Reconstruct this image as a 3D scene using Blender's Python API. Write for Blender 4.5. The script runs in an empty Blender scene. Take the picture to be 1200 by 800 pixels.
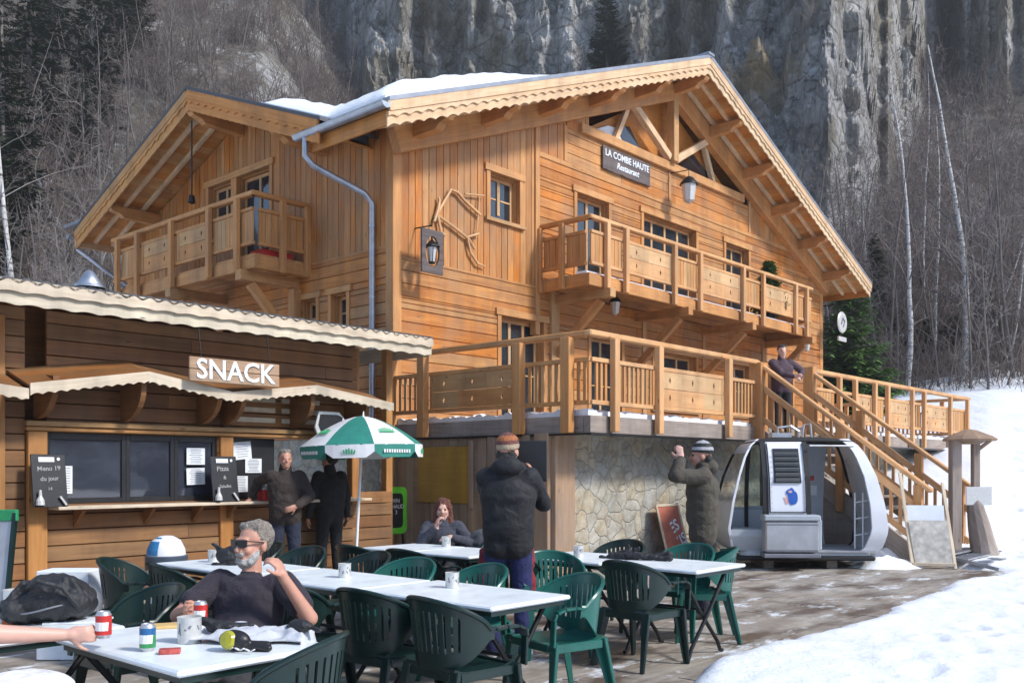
# Alpine chalet restaurant with snack terrace
SUNE, SKYS, EXPO = 2.4, 0.15, 1.08
import bpy, bmesh, math, random
import numpy as np
from mathutils import Vector, Matrix, noise
R = math.radians
rng = random.Random(7)
SC = bpy.context.scene
COL = SC.collection
# ---------------------------------------------------------------- frames
FPX, HOR, CAMH = 1108.0, 550.0, 1.5
AL = math.atan(990/1108)
U = Vector((math.sin(AL), math.cos(AL), 0)); V = Vector((-math.cos(AL), math.sin(AL), 0))
CO = Vector((92/1108*13.0, 13.0, 0))
PHI = math.pi/2-AL
BM = Matrix.Translation(CO) @ Matrix.Rotation(PHI, 4, 'Z')      # building frame -> world
def B2W(s, t, z=0): return BM @ Vector((s, t, z))
def W2B(p): return BM.inverted() @ Vector(p)
ORG = {}
# ---------------------------------------------------------------- scene graph helpers
def tag(o, label=None, cat=None, group=None, kind=None):
    if label: o['label'] = label
    if cat: o['category'] = cat
    if group: o['group'] = group
    if kind: o['kind'] = kind
    return o
def place(o, org, frame, rot):
    if frame == 'B': o.location = BM @ Vector(org); o.rotation_euler = (0, 0, PHI+rot)
    else: o.location = Vector(org); o.rotation_euler = (0, 0, rot)
def thing(name, label, cat, o=(0, 0, 0), frame='B', rot=0, group=None):
    e = bpy.data.objects.new(name, None); COL.objects.link(e)
    e.empty_display_size = .2
    place(e, o, frame, rot); tag(e, label, cat, group)
    ORG[e.name] = Vector(o) if frame in ('B', 'W') else Vector((0, 0, 0))
    return e
def copy_tree(o, parent=None):
    c = o.copy(); COL.objects.link(c); c.parent = parent
    ORG[c.name] = ORG.get(o.name, Vector())
    for ch in list(o.children): copy_tree(ch, c)
    return c
def mesh_from(verts, faces, name='m'):
    me = bpy.data.meshes.new(name); me.from_pydata([tuple(v) for v in verts], [], faces); return me
class MB:
    def __init__(s): s.v = []; s.f = []; s.uv = []; s.mi = []; s.m = 0
    def _add(s, vs, fs, uvf=None):
        b = len(s.v); vs = [Vector(v) for v in vs]; s.v += vs
        off = rng.random()*37
        for f in fs:
            s.f.append([b+i for i in f]); s.mi.append(s.m)
            for i in f: s.uv.append(uvf(vs[i], off) if uvf else (vs[i].x+off, vs[i].y+vs[i].z))
    def hexa(s, p, g=None):
        p = [Vector(q) for q in p]
        if g is None:
            e = [(p[1]-p[0]), (p[3]-p[0]), (p[4]-p[0])]
            g = max(e, key=lambda x: x.length)
        g = Vector(g).normalized()
        a = Vector((0, 0, 1)) if abs(g.z) < .8 else Vector((1, 0, 0))
        n1 = g.cross(a).normalized(); n2 = g.cross(n1)
        s._add(p, [(0, 3, 2, 1), (4, 5, 6, 7), (0, 1, 5, 4), (1, 2, 6, 5), (2, 3, 7, 6), (3, 0, 4, 7)],
               lambda q, o: (q.dot(g)+o, q.dot(n1)+q.dot(n2)+o*3))
    def box(s, x0, x1, y0, y1, z0, z1, g=None):
        s.hexa([(x0, y0, z0), (x1, y0, z0), (x1, y1, z0), (x0, y1, z0), (x0, y0, z1), (x1, y0, z1), (x1, y1, z1), (x0, y1, z1)], g)
    def beam(s, p, q, w, h, up=(0, 0, 1), w2=None, h2=None):
        p = Vector(p); q = Vector(q); d = (q-p).normalized(); up = Vector(up)
        if abs(d.dot(up)) > .98: up = Vector((1, 0, 0))
        sd = d.cross(up).normalized(); u = sd.cross(d).normalized()
        w2 = w if w2 is None else w2; h2 = h if h2 is None else h2
        P = []
        for c, ww, hh in ((p, w, h), (q, w2, h2)):
            P += [c-sd*ww/2-u*hh/2, c+sd*ww/2-u*hh/2, c+sd*ww/2+u*hh/2, c-sd*ww/2+u*hh/2]
        s.hexa(P, d)
    def tube(s, pts, r, n=8, cap=True):
        pts = [Vector(p) for p in pts]; N = len(pts)
        rs = list(r) if hasattr(r, '__len__') else [r]*N
        b = []; L = 0; fs = []; us = []
        up = None
        for i, p in enumerate(pts):
            d = (pts[min(i+1, N-1)]-pts[max(i-1, 0)]).normalized()
            if up is None or abs(d.dot(up)) > .95:
                up = Vector((0, 0, 1)) if abs(d.z) < .9 else Vector((1, 0, 0))
            sd = d.cross(up).normalized(); u = sd.cross(d).normalized(); up = u
            if i: L += (p-pts[i-1]).length
            for k in range(n):
                a = 2*math.pi*k/n
                b.append(p+(sd*math.cos(a)+u*math.sin(a))*rs[i]); us.append((L, k/n*2*math.pi*rs[i]))
        for i in range(N-1):
            for k in range(n):
                fs.append((i*n+k, i*n+(k+1) % n, (i+1)*n+(k+1) % n, (i+1)*n+k))
        if cap: fs.append(tuple(range(n-1, -1, -1))); fs.append(tuple((N-1)*n+k for k in range(n)))
        base = len(s.v); s.v += b
        for f in fs:
            s.f.append([base+i for i in f]); s.mi.append(s.m)
            for i in f: s.uv.append(us[i])
    def lathe(s, prof, c=(0, 0, 0), n=20, ax=None):
        c = Vector(c); vs = []; fs = []
        for r_, z in prof:
            for k in range(n):
                a = 2*math.pi*k/n; q = Vector((r_*math.cos(a), r_*math.sin(a), z))
                vs.append(c+(ax @ q if ax else q))
        for i in range(len(prof)-1):
            for k in range(n): fs.append((i*n+k, i*n+(k+1) % n, (i+1)*n+(k+1) % n, (i+1)*n+k))
        fs.append(tuple(range(n-1, -1, -1))); fs.append(tuple((len(prof)-1)*n+k for k in range(n)))
        s._add(vs, fs, lambda q, o: ((q-c).x, (q-c).z))
    def prism(s, poly, fn, d0, d1):
        n = len(poly); vs = [fn(a, b, d0) for a, b in poly]+[fn(a, b, d1) for a, b in poly]
        fs = [tuple(range(n-1, -1, -1)), tuple(range(n, 2*n))]+[(i, (i+1) % n, n+(i+1) % n, n+i) for i in range(n)]
        mp = {}
        base = len(s.v); vs = [Vector(v) for v in vs]; s.v += vs; off = rng.random()*31
        uvs = [(a+off, b) for a, b in poly]*2
        for f in fs:
            s.f.append([base+i for i in f]); s.mi.append(s.m)
            for i in f: s.uv.append(uvs[i])
    def mesh(s, name, org=Vector((0, 0, 0))):
        me = bpy.data.meshes.new(name)
        me.from_pydata([tuple(v-org) for v in s.v], [], s.f)
        uvl = me.uv_layers.new(name='UVMap')
        uvl.data.foreach_set('uv', np.array(s.uv, dtype=np.float32).ravel())
        me.polygons.foreach_set('material_index', np.array(s.mi, dtype=np.int32))
        return me
    def build(s, name, mat, parent=None, bevel=0, smooth=False, label=None, org=None, recalc=True):
        if org is None: org = ORG.get(parent.name, Vector()) if parent else Vector()
        me = s.mesh(name, Vector(org))
        if recalc:
            bm = bmesh.new(); bm.from_mesh(me); bmesh.ops.recalc_face_normals(bm, faces=bm.faces); bm.to_mesh(me); bm.free()
        for m in (mat if isinstance(mat, (list, tuple)) else [mat]): me.materials.append(m)
        o = bpy.data.objects.new(name, me); COL.objects.link(o)
        if parent: o.parent = parent
        ORG[o.name] = Vector(org)
        if smooth: shade(me)
        if bevel:
            b = o.modifiers.new('bevel', 'BEVEL'); b.width = bevel; b.segments = 1; b.limit_method = 'ANGLE'; b.angle_limit = R(35)
        if label: o['label'] = label
        return o
def shade(me, ang=40):
    me.polygons.foreach_set('use_smooth', np.ones(len(me.polygons), dtype=bool))
    try: me.set_sharp_from_angle(angle=R(ang))
    except Exception: pass
def solo(mb, name, mat, label, cat, o=(0, 0, 0), frame='B', rot=0, group=None, bevel=0, smooth=False, kind=None):
    ob = mb.build(name, mat, None, bevel, smooth, org=(Vector(o) if frame in ('B', 'W') else Vector()))
    place(ob, o, frame, rot)
    return tag(ob, label, cat, group, kind)
def text_part(name, txt, size, mat, M, parent, ext=.004, align='CENTER', label=None, shear=0):
    cu = bpy.data.curves.new('txt', 'FONT'); cu.body = txt; cu.size = size; cu.align_x = align; cu.align_y = 'CENTER'
    cu.extrude = ext; cu.resolution_u = 3; cu.shear = shear; cu.offset = size*.015
    t = bpy.data.objects.new('txt', cu); COL.objects.link(t)
    dg = bpy.context.evaluated_depsgraph_get()
    me = bpy.data.meshes.new_from_object(t.evaluated_get(dg)); me.name = name
    bpy.data.objects.remove(t); bpy.data.curves.remove(cu)
    me.transform(M); me.materials.clear(); me.materials.append(mat)
    o = bpy.data.objects.new(name, me); COL.objects.link(o); o.parent = parent
    return o
# ---------------------------------------------------------------- materials
class NT:
    def __init__(s, name):
        s.m = bpy.data.materials.new(name); s.m.use_nodes = True; s.t = s.m.node_tree; s.t.nodes.clear()
        s.out = s.n('ShaderNodeOutputMaterial'); s.b = s.n('ShaderNodeBsdfPrincipled'); s.l(s.b.outputs[0], s.out.inputs[0])
    def n(s, k, **kw):
        x = s.t.nodes.new(k)
        for a, b in kw.items(): setattr(x, a, b)
        return x
    def l(s, a, b): s.t.links.new(a, b)
    def setv(s, sock, v):
        if isinstance(v, bpy.types.NodeSocket): s.l(v, sock)
        else: sock.default_value = v
    def coord(s, k='Object'): return s.n('ShaderNodeTexCoord').outputs[k]
    def map(s, v, sc=(1, 1, 1), loc=(0, 0, 0)):
        m = s.n('ShaderNodeMapping'); s.l(v, m.inputs[0]); m.inputs['Scale'].default_value = sc; m.inputs['Location'].default_value = loc
        return m.outputs[0]
    def noise(s, v, sc, det=5, rough=.55, dist=0):
        x = s.n('ShaderNodeTexNoise'); s.l(v, x.inputs['Vector']); x.inputs['Scale'].default_value = sc
        x.inputs['Detail'].default_value = det; x.inputs['Roughness'].default_value = rough; x.inputs['Distortion'].default_value = dist
        return x.outputs[0]
    def voro(s, v, sc, feat='F1', out=0, rand=1):
        x = s.n('ShaderNodeTexVoronoi', feature=feat); s.l(v, x.inputs['Vector']); x.inputs['Scale'].default_value = sc
        x.inputs['Randomness'].default_value = rand
        return x.outputs[out]
    def ramp(s, v, stops):
        x = s.n('ShaderNodeValToRGB'); s.l(v, x.inputs[0]); e = x.color_ramp.elements
        while len(e) < len(stops): e.new(.5)
        for i, (p, c) in enumerate(stops):
            e[i].position = p; e[i].color = (c, c, c, 1) if not hasattr(c, '__len__') else (*c, 1)
        return x.outputs[0]
    def mix(s, f, a, b, mode='MIX'):
        x = s.n('ShaderNodeMix', data_type='RGBA', blend_type=mode)
        s.setv(x.inputs[0], f)
        for sk, v in ((x.inputs[6], a), (x.inputs[7], b)):
            if isinstance(v, bpy.types.NodeSocket): s.l(v, sk)
            else: sk.default_value = (*v, 1) if len(v) == 3 else v
        return x.outputs[2]
    def math(s, op, a, b=0, c=None):
        x = s.n('ShaderNodeMath', operation=op); s.setv(x.inputs[0], a); s.setv(x.inputs[1], b)
        if c is not None: s.setv(x.inputs[2], c)
        return x.outputs[0]
    def bump(s, h, st=.3, d=.01, nrm=None):
        x = s.n('ShaderNodeBump'); s.l(h, x.inputs['Height']); x.inputs['Strength'].default_value = st; x.inputs['Distance'].default_value = d
        if nrm: s.l(nrm, x.inputs['Normal'])
        s.l(x.outputs[0], s.b.inputs['Normal']); return x.outputs[0]
    def col(s, c):
        if isinstance(c, bpy.types.NodeSocket): s.l(c, s.b.inputs['Base Color'])
        else: s.b.inputs['Base Color'].default_value = (*c, 1)
    def rough(s, r): s.setv(s.b.inputs['Roughness'], r)
def wood(name, dark, light, weather=None, rough=.6, var=.22, knots=True, wamt=.5):
    t = NT(name); uv = t.coord('UV'); ob = t.coord('Object')
    geo = t.n('ShaderNodeNewGeometry'); isl = geo.outputs['Random Per Island']
    cm = t.n('ShaderNodeCombineXYZ'); t.l(isl, cm.inputs[2])
    sc = t.n('ShaderNodeVectorMath', operation='MULTIPLY_ADD'); t.l(cm.outputs[0], sc.inputs[0]); sc.inputs[1].default_value = (0, 0, 40)
    t.l(uv, sc.inputs[2]); co = sc.outputs[0]
    g = t.noise(t.map(co, (1.6, 26, 1)), 1.0, 6, .6, .6)
    g2 = t.noise(t.map(co, (.7, 6, 1)), 1.3, 3, .5, 1.0)
    mixv = t.math('ADD', t.math('MULTIPLY', g, .55), t.math('MULTIPLY', g2, .45))
    c = t.ramp(mixv, [(.30, dark), (.68, light)])
    if knots:
        k = t.voro(t.map(co, (2.2, 7.5, 1)), 1.0)
        km = t.ramp(k, [(.03, 1), (.11, 0)])
        c = t.mix(km, c, tuple(x*.38 for x in dark))
    v = t.math('MULTIPLY_ADD', isl, 2*var, 1-var)
    hs = t.n('ShaderNodeHueSaturation'); t.l(c, hs.inputs['Color']); t.l(v, hs.inputs['Value'])
    r2 = t.math('FRACT', t.math('MULTIPLY', isl, 17.3)); t.l(t.math('MULTIPLY_ADD', r2, .014, .494), hs.inputs['Hue'])
    t.l(t.math('MULTIPLY_ADD', r2, -.15, 1.08), hs.inputs['Saturation'])
    c = hs.outputs[0]
    if weather:
        w = t.ramp(t.noise(ob, .9, 5, .65), [(.42, 0), (.72, wamt)])
        c = t.mix(w, c, weather)
    st = t.ramp(t.noise(t.map(ob, (2, 2, .5)), 1.4, 4, .6), [(.33, .74), (.58, 1.0)])
    c = t.mix(1.0, c, st, 'MULTIPLY')
    t.col(c); t.rough(rough); t.bump(mixv, .35, .004)
    return t.m
def plain(name, c, rough=.5, metal=0, bump=None, var=.12, vs=8, spec=None, coat=0):
    t = NT(name); ob = t.coord('Object')
    n = t.noise(ob, vs, 5, .6)
    cc = t.mix(t.ramp(n, [(.3, 0), (.7, 1)]), tuple(x*(1-var) for x in c), tuple(min(1, x*(1+var)) for x in c))
    t.col(cc); t.b.inputs['Metallic'].default_value = metal
    t.l(t.math('MULTIPLY_ADD', n, .25, rough-.12), t.b.inputs['Roughness'])
    if spec is not None: t.b.inputs['Specular IOR Level'].default_value = spec
    if coat: t.b.inputs['Coat Weight'].default_value = coat
    if bump: t.bump(t.noise(ob, bump[0], 4, .6), bump[1], bump[2])
    return t.m
def fabric(name, c, sc=14, st=.6, rough=.85):
    t = NT(name); ob = t.coord('Object')
    n = t.noise(ob, sc, 4, .55, .8); w = t.noise(ob, 220, 2, .5)
    t.col(t.mix(t.ramp(n, [(.3, 0), (.7, 1)]), tuple(x*.8 for x in c), tuple(min(1, x*1.15) for x in c)))
    t.rough(rough); t.b.inputs['Sheen Weight'].default_value = .04
    t.bump(t.math('ADD', n, t.math('MULTIPLY', w, .12)), st, .03)
    return t.m
M = {}
M['wall'] = wood('larch_wall', (.34, .112, .026), (.62, .27, .068), (.36, .22, .12), .55, .17, wamt=.75)
M['rail'] = wood('pale_larch', (.50, .265, .11), (.70, .43, .21), (.42, .29, .18), .55, .12, wamt=.45)
M['barge'] = wood('barge_larch', (.56, .36, .19), (.74, .55, .35), None, .5, .06)
M['soffit'] = wood('soffit_larch', (.42, .17, .042), (.60, .29, .085), None, .5, .12)
M['timber'] = wood('timber', (.42, .19, .065), (.62, .34, .135), (.36, .20, .10), .55, .12)
M['hut'] = wood('hut_boards', (.15, .064, .022), (.30, .145, .052), (.17, .10, .055), .6, .26)
M['hutbeam'] = wood('hut_beam', (.34, .16, .05), (.48, .25, .09), None, .55, .12)
M['weather'] = wood('weathered_boards', (.48, .39, .28), (.74, .64, .48), (.36, .31, .26), .7, .16)
M['grey'] = wood('grey_timber', (.17, .14, .12), (.34, .28, .23), (.40, .37, .35), .75, .2)
M['oldpl'] = wood('old_planks', (.24, .15, .085), (.42, .29, .18), (.30, .27, .24), .7, .25)
M['ochre'] = wood('ochre_board', (.34, .19, .03), (.44, .27, .06), None, .6, .06, knots=False)
M['dkwood'] = wood('dark_sign_wood', (.05, .04, .04), (.16, .13, .12), None, .7, .15)
M['zinc'] = plain('zinc', (.42, .45, .50), .42, .85, None, .2, 5)
M['metalroof'] = plain('roof_sheet', (.30, .32, .36), .45, .6, None, .15, 3)
M['darkroof'] = plain('dark_roof_sheet', (.085, .085, .09), .5, .3, None, .2, 3)
M['black'] = plain('black_paint', (.012, .012, .014), .4)
M['iron'] = plain('black_iron', (.02, .022, .024), .45, .6)
M['white'] = plain('white_paint', (.78, .79, .80), .35, 0, None, .04, 6)
M['tabletop'] = plain('white_table_plastic', (.76, .81, .82), .34, 0, (60, .05, .002), .09, 7)
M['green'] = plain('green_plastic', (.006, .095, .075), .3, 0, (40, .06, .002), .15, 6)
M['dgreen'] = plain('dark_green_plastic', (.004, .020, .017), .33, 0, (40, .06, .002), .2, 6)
M['paper'] = plain('paper', (.72, .76, .80), .7, 0, None, .05, 12)
M['ink'] = plain('ink_grey', (.18, .19, .22), .7)
M['red'] = plain('red_paint', (.50, .025, .02), .35)
M['tin'] = plain('painted_tin', (.62, .62, .60), .35, .3, None, .1, 30)
M['rubber'] = plain('rubber', (.015, .015, .016), .7)
M['steel'] = plain('brushed_steel', (.50, .51, .53), .38, .7, None, .15, 4)
def glassmat(name, c=(.02, .025, .03), r=.04):
    t = NT(name); ob = t.coord('Object')
    n = t.noise(ob, 1.3, 3, .5)
    t.col(t.mix(n, tuple(x*.5 for x in c), tuple(x*1.6 for x in c))); t.rough(r); t.b.inputs['Specular IOR Level'].default_value = .9
    t.bump(t.noise(ob, 2.0, 2), .08, .01)
    return t.m
M['glass'] = glassmat('window_glass')
M['hutglass'] = glassmat('hut_window_glass', (.03, .035, .05), .03)
def clearglass(name, tint=(.75, .82, .80)):
    t = NT(name); t.col(tint); t.rough(.03); t.b.inputs['Transmission Weight'].default_value = 1; t.b.inputs['IOR'].default_value = 1.08
    return t.m
M['clear'] = clearglass('clear_glazing')
def snowmat():
    t = NT('snow'); ob = t.coord('Object')
    n = t.noise(ob, .6, 8, .6); n2 = t.noise(ob, 9, 6, .65)
    dirt = t.ramp(t.noise(ob, 1.7, 7, .7), [(.60, 0), (.80, .35)])
    c = t.mix(dirt, (.84, .865, .90), (.62, .62, .62))
    t.col(c); t.rough(.55); t.b.inputs['Subsurface Weight'].default_value = .15; t.b.inputs['Subsurface Radius'].default_value = (.03, .05, .08)
    t.bump(t.math('ADD', t.math('MULTIPLY', n, 2), n2), .45, .05)
    return t.m
M['snow'] = snowmat()
# ================================================================ CHALET
FT = 4.1                                   # facade plane (t); side wall plane is s = 0
SW = 16.85; APS = SW/2; APZ = 10.83; EAZ = 7.11; EAS = -1.05
SL = (APZ-EAZ)/(APS-EAS)
def roof_z(s): return APZ-SL*abs(s-APS)
CGT, CGZ, CSL = 8.6, 8.72, .385            # cross gable ridge
def croof_z(t): return CGZ-CSL*abs(t-CGT)
fr = lambda a, z, d=0: (a, FT-d, z)        # front wall mapping: a = s, d outwards
sd = lambda a, z, d=0: (-d, a, z)          # side wall mapping: a = t
def subtract(iv, cuts):
    out = [iv]
    for c0, c1 in cuts:
        nx = []
        for a, b in out:
            if c1 <= a or c0 >= b: nx.append((a, b)); continue
            if c0 > a: nx.append((a, c0))
            if c1 < b: nx.append((c1, b))
        out = nx
    return [(a, b) for a, b in out if b-a > .02]
def board(mb, mp, a0, a1, z0, z1, th=.03, ch=.012, grain='h', zt=None):
    """a chamfered board on a wall; zt = (z at a0, z at a1) for a sloped top"""
    za, zb = (z1, z1) if zt is None else zt
    c = ch
    back = [mp(a0, z0, 0), mp(a1, z0, 0), mp(a1, zb, 0), mp(a0, za, 0)]
    if grain == 'h': f = [mp(a0+.002, z0+c, th), mp(a1-.002, z0+c, th), mp(a1-.002, zb-c*.5, th), mp(a0+.002, za-c*.5, th)]
    else: f = [mp(a0+c, z0+.003, th), mp(a1-c, z0+.003, th), mp(a1-c, zb-.003, th), mp(a0+c, za-.003, th)]
    g = Vector(mp(1, 0, 0))-Vector(mp(0, 0, 0)) if grain == 'h' else Vector((0, 0, 1))
    mb.hexa(back+f, g)
def hsiding(mb, mp, a0, a1, z0, z1, h, ops=(), rngf=None, th=.03, joints=3.6):
    z = z0
    while z < z1-.02:
        zt = min(z+h, z1)
        br = sorted({z, zt} | {q for o in ops for q in (o[2], o[3]) if z+.02 < q < zt-.02})
        for b0, b1 in zip(br[:-1], br[1:]):
            lo, hi = (a0, a1) if rngf is None else rngf(b1)
            lo, hi = max(lo, a0), min(hi, a1)
            if hi-lo < .05: continue
            for p, q in subtract((lo, hi), [(o[0], o[1]) for o in ops if o[2] < b1-.01 and o[3] > b0+.01]):
                x = p
                while x < q-.01:
                    e = min(q, x+joints*(.5+rng.random()))
                    if q-e < .5: e = q
                    board(mb, mp, x, e, b0, b1, th*(.85+.3*rng.random()))
                    x = e
        z = zt
def vsiding(mb, mp, a0, a1, z0, z1, w, ops=(), top=None, th=.025):
    a = a0
    while a < a1-.02:
        b = min(a+w*(.9+.2*rng.random()), a1)
        if a1-b < .04: b = a1
        for lo, hi in subtract((z0, z1 if top is None else min(z1, max(top(a), top(b)))), [(o[2], o[3]) for o in ops if o[0] < b-.01 and o[1] > a+.01]):
            tp = None
            if top is not None and hi > min(top(a), top(b))-.001: tp = (min(hi, top(a)), min(hi, top(b)))
            board(mb, mp, a, b, lo, hi, th*(.8+.4*rng.random()), .008, 'v', tp)
        a = b
chalet = thing('chalet', 'large honey coloured wooden chalet restaurant with broad gable roof and balconies', 'chalet', (0, FT, 0))
ZB, ZM = 2.05, 5.03                        # foot of timber storey, board change
op_front = dict(door=(2.62, 3.85, 2.27, 4.38), w1=(2.32, 3.14, 6.15, 7.0), bd=(4.92, 6.02, 5.24, 7.18), bw=(7.35, 9.6, 5.24, 7.25),
                w3=(11.05, 12.25, 5.24, 7.25), lw=(5.4, 6.5, 2.27, 4.3), lw2=(7.8, 9.6, 2.9, 4.2), ld=(13.95, 14.85, 2.27, 4.3), lw3=(11.2, 12.4, 2.9, 4.2))
opf = list(op_front.values())
topf = lambda a: roof_z(a)-.30
def frng(z):
    w = (APZ-.30-z)/SL
    return (APS-w, APS+w)
TIE = 8.42                                 # bottom of glazed gable
mb = MB()
hsiding(mb, fr, .14, SW-.14, ZB, ZM, .215, opf)
hsiding(mb, fr, 3.72, SW-.14, ZM+.02, 7.62, .2, opf, frng)
hsiding(mb, fr, 4.6, 12.3, 7.72, TIE, .2, (), frng)
mb.build('front_boarding', M['wall'], chalet)
mb = MB()
vsiding(mb, fr, .14, 3.6, ZM+.02, 9, .17, opf, topf)
vsiding(mb, fr, 3.74, 4.58, 7.72, 9, .3, (), topf)
vsiding(mb, fr, 4.6, 5.35, TIE, 9.4, .3, (), topf)
mb.build('gable_boarding', M['wall'], chalet); mb = MB()
vsiding(mb, fr, 12.3, SW-.14, 7.72, 9, .3, (), topf)
mb.build('upper_vertical_boarding', M['wall'], chalet)
# side wall (s = 0)
op_side = dict(a=(7.62, 8.75, 5.6, 7.3), b=(8.95, 9.8, 6.2, 7.3), c=(5.28, 5.72, 3.95, 4.6), d=(6.15, 6.6, 3.95, 4.6))
ops_ = list(op_side.values())
tops = lambda a: max(roof_z(0), croof_z(a))-.30 if a > 4.9 else roof_z(0)-.3
mb = MB(); hsiding(mb, sd, FT+.14, 13.2, ZB, 5.22, .205, ops_); mb.build('side_boarding', M['wall'], chalet)
mb = MB(); vsiding(mb, sd, FT+.14, 13.2, 5.24, 9, .16, ops_, tops); mb.build('side_vertical_boarding', M['wall'], chalet)
# core behind the boards
mb = MB()
zc = topf(SW)
P = [(0.28, ZB), (SW-.02, ZB), (SW-.02, topf(SW)-.01), (SW-5.2, TIE-.1), (5.4, TIE-.1), (.28, topf(.28)-.01)]
mb.prism(P, lambda a, b, d: (a, FT+d, b), .24, .5)
Q = [(FT+.24, ZB), (13.2, ZB), (13.2, croof_z(13.2)-.31), (CGT, CGZ-.31), (5.0, roof_z(0)-.31), (FT+.24, roof_z(0)-.31)]
mb.prism(Q, lambda a, b, d: (d, a, b), .24, .5)
mb.box(0, SW, 13.2, 13.5, ZB, 7.0); mb.box(SW-.3, SW-.01, FT+.5, 13.2, ZB, 7.0)
mb.box(.5, SW-.3, FT+.5, 13.2, 5.0, 5.2)
mb.build('wall_core', M['wall'], chalet)
# posts, bands, trims
mb = MB()
mb.box(-.04, .15, FT-.045, FT+.15, ZB, roof_z(0)-.30)             # corner post
mb.box(SW-.15, SW+.04, FT-.045, FT+.15, ZB, roof_z(SW)-.30)
mb.box(3.6, 3.73, FT-.06, FT+.1, ZM-.9, topf(3.6)-.3)
mb.box(4.05, 4.3, FT-.09, FT+.1, ZB, ZM)
mb.box(.15, 3.6, FT-.05, FT, ZM-.01, ZM+.035)
mb.box(3.73, SW-.15, FT-.05, FT, 7.62, 7.72)
mb.box(4.5, 4.6, FT-.055, FT, 7.72, 8.45)
mb.box(12.25, 12.35, FT-.055, FT, 7.72, 8.7)
mb.box(APS-.05, APS+.05, FT-.055, FT, 7.72, TIE)
mb.box(-.035, .0, FT+.16, 13.2, 5.21, 5.245)
mb.box(13.0, 13.15, FT-.06, FT, ZB, 5.0); mb.box(9.9, 10.05, FT-.06, FT, ZB, 5.0); mb.box(7.3, 7.45, FT-.06, FT, ZB, 5.0)
mb.build('corner_posts_and_bands', M['timber'], chalet, .006)
# gable truss
mb = MB()
for sg in (-1, 1):
    a = APS+sg*(APS+.1); z = roof_z(a)-.30-.26
    mb.beam((a, FT-.12, roof_z(a)-.55), (APS+sg*.08, FT-.12, APZ-.30-.27), .20, .46)
mb.box(5.0, 11.9, FT-.12, FT+.05, TIE, TIE+.2)
mb.box(APS-.1, APS+.1, FT-.235, FT-.02, TIE+.2, 10.2)
mb.build('gable_truss', M['timber'], chalet, .012)
mb = MB()
for sg in (-1, 1):
    mb.beam((APS+sg*.12, FT-.10, TIE+.28), (APS+sg*1.75, FT-.10, 9.62), .14, .16)
    mb.beam((APS+sg*2.1, FT+.02, TIE+.2), (APS+sg*1.55, FT+.02, 9.6), .12, .12)
mb.build('truss_braces', M['barge'], chalet, .008)
mb = MB()
mb.prism([(5.0, TIE+.0), (11.9, TIE+.0), (APS, 10.25)], lambda a, b, d: (a, FT+d, b), .16, .19)
mb.build('gable_inner_boards', M['soffit'], chalet)
mb = MB(); mb.prism([(6.85, TIE+.2), (7.55, TIE+.2), (7.0, 9.12), (6.55, 8.98)], lambda a, b, d: (a, FT+d, b), .10, .115); g1 = mb.build('gable_glazing', M['glass'], chalet); mb = MB(); mb.prism([(8.85, TIE+.2), (11.0, TIE+.2), (9.7, 9.18)], lambda a, b, d: (a, FT+d, b), .10, .115)
gg = mb.build('gable_glazing', M['glass'], chalet)
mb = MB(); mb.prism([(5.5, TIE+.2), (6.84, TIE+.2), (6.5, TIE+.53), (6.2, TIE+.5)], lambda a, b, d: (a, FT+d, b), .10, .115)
mb.build('reflection_pane', M['paper'], gg, label='pane coloured as a white reflection at the left corner of the gable glazing')  # white reflection on the glazing, put in as an opaque pale pane
# windows ------------------------------------------------------------------
def window(nm, mp, o, nx=2, nz=1, mat=None, trim=.1, dep=.13, door=False, parent=None, split=None, glass=None):
    a0, a1, z0, z1 = o; parent = parent or chalet
    mb = MB()
    def bx(p0, p1, q0, q1, d0, d1):
        A = [mp(p0, q0, d0), mp(p1, q0, d0), mp(p1, q0, d1), mp(p0, q0, d1), mp(p0, q1, d0), mp(p1, q1, d0), mp(p1, q1, d1), mp(p0, q1, d1)]
        mb.hexa(A)
    t = trim
    bx(a0-t, a0, z0-.04, z1+t, -.05, .055); bx(a1, a1+t, z0-.04, z1+t, -.05, .055)
    bx(a0-t-.05, a1+t+.05, z1+.002, z1+t+.03, -.05, .075)
    if not door: bx(a0-t-.04, a1+t+.04, z0-.07, z0, -.05, .095)
    bx(a0, a0+.025, z0, z1, -.24, -.051); bx(a1-.025, a1, z0, z1, -.24, -.051); bx(a0+.025, a1-.025, z1-.025, z1, -.24, -.051); bx(a0+.025, a1-.025, z0, z0+.025, -.24, -.051)
    f = mb.build(nm, mat or M['timber'], parent, .004)
    mb = MB(); w = .06; A0, A1, Z0, Z1 = a0+.026, a1-.026, z0+.026, z1-.026
    bx(A0, A0+w, Z0, Z1, -dep-.05, -dep); bx(A1-w, A1, Z0, Z1, -dep-.05, -dep)
    bx(A0+w, A1-w, Z1-w, Z1, -dep-.05, -dep); bx(A0+w, A1-w, Z0, Z0+w*(1.8 if door else 1), -dep-.05, -dep)
    for i in range(1, nx):
        x = A0+(A1-A0)*i/nx; bx(x-.035, x+.035, Z0+w*1.81, Z1-w, -dep-.052, -dep+.002)
    for j in range(1, nz):
        z = Z0+(Z1-Z0)*j/nz
        for i in range(nx):
            x0 = A0+(A1-A0)*i/nx+.06; x1 = A0+(A1-A0)*(i+1)/nx-.06
            bx(x0, x1, z-.014, z+.014, -dep-.04, -dep-.008)
    mb.build('sash', M['rail'] if mat is None else mat, f)
    mb = MB(); bx(A0+.01, A1-.01, Z0+.01, Z1-.01, -dep-.032, -dep-.022); mb.build('pane', glass or M['glass'], f)
    return f
window('window', fr, op_front['w1'], 2, 2)
window('balcony_door', fr, op_front['bd'], 2, 1, door=True)
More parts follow.
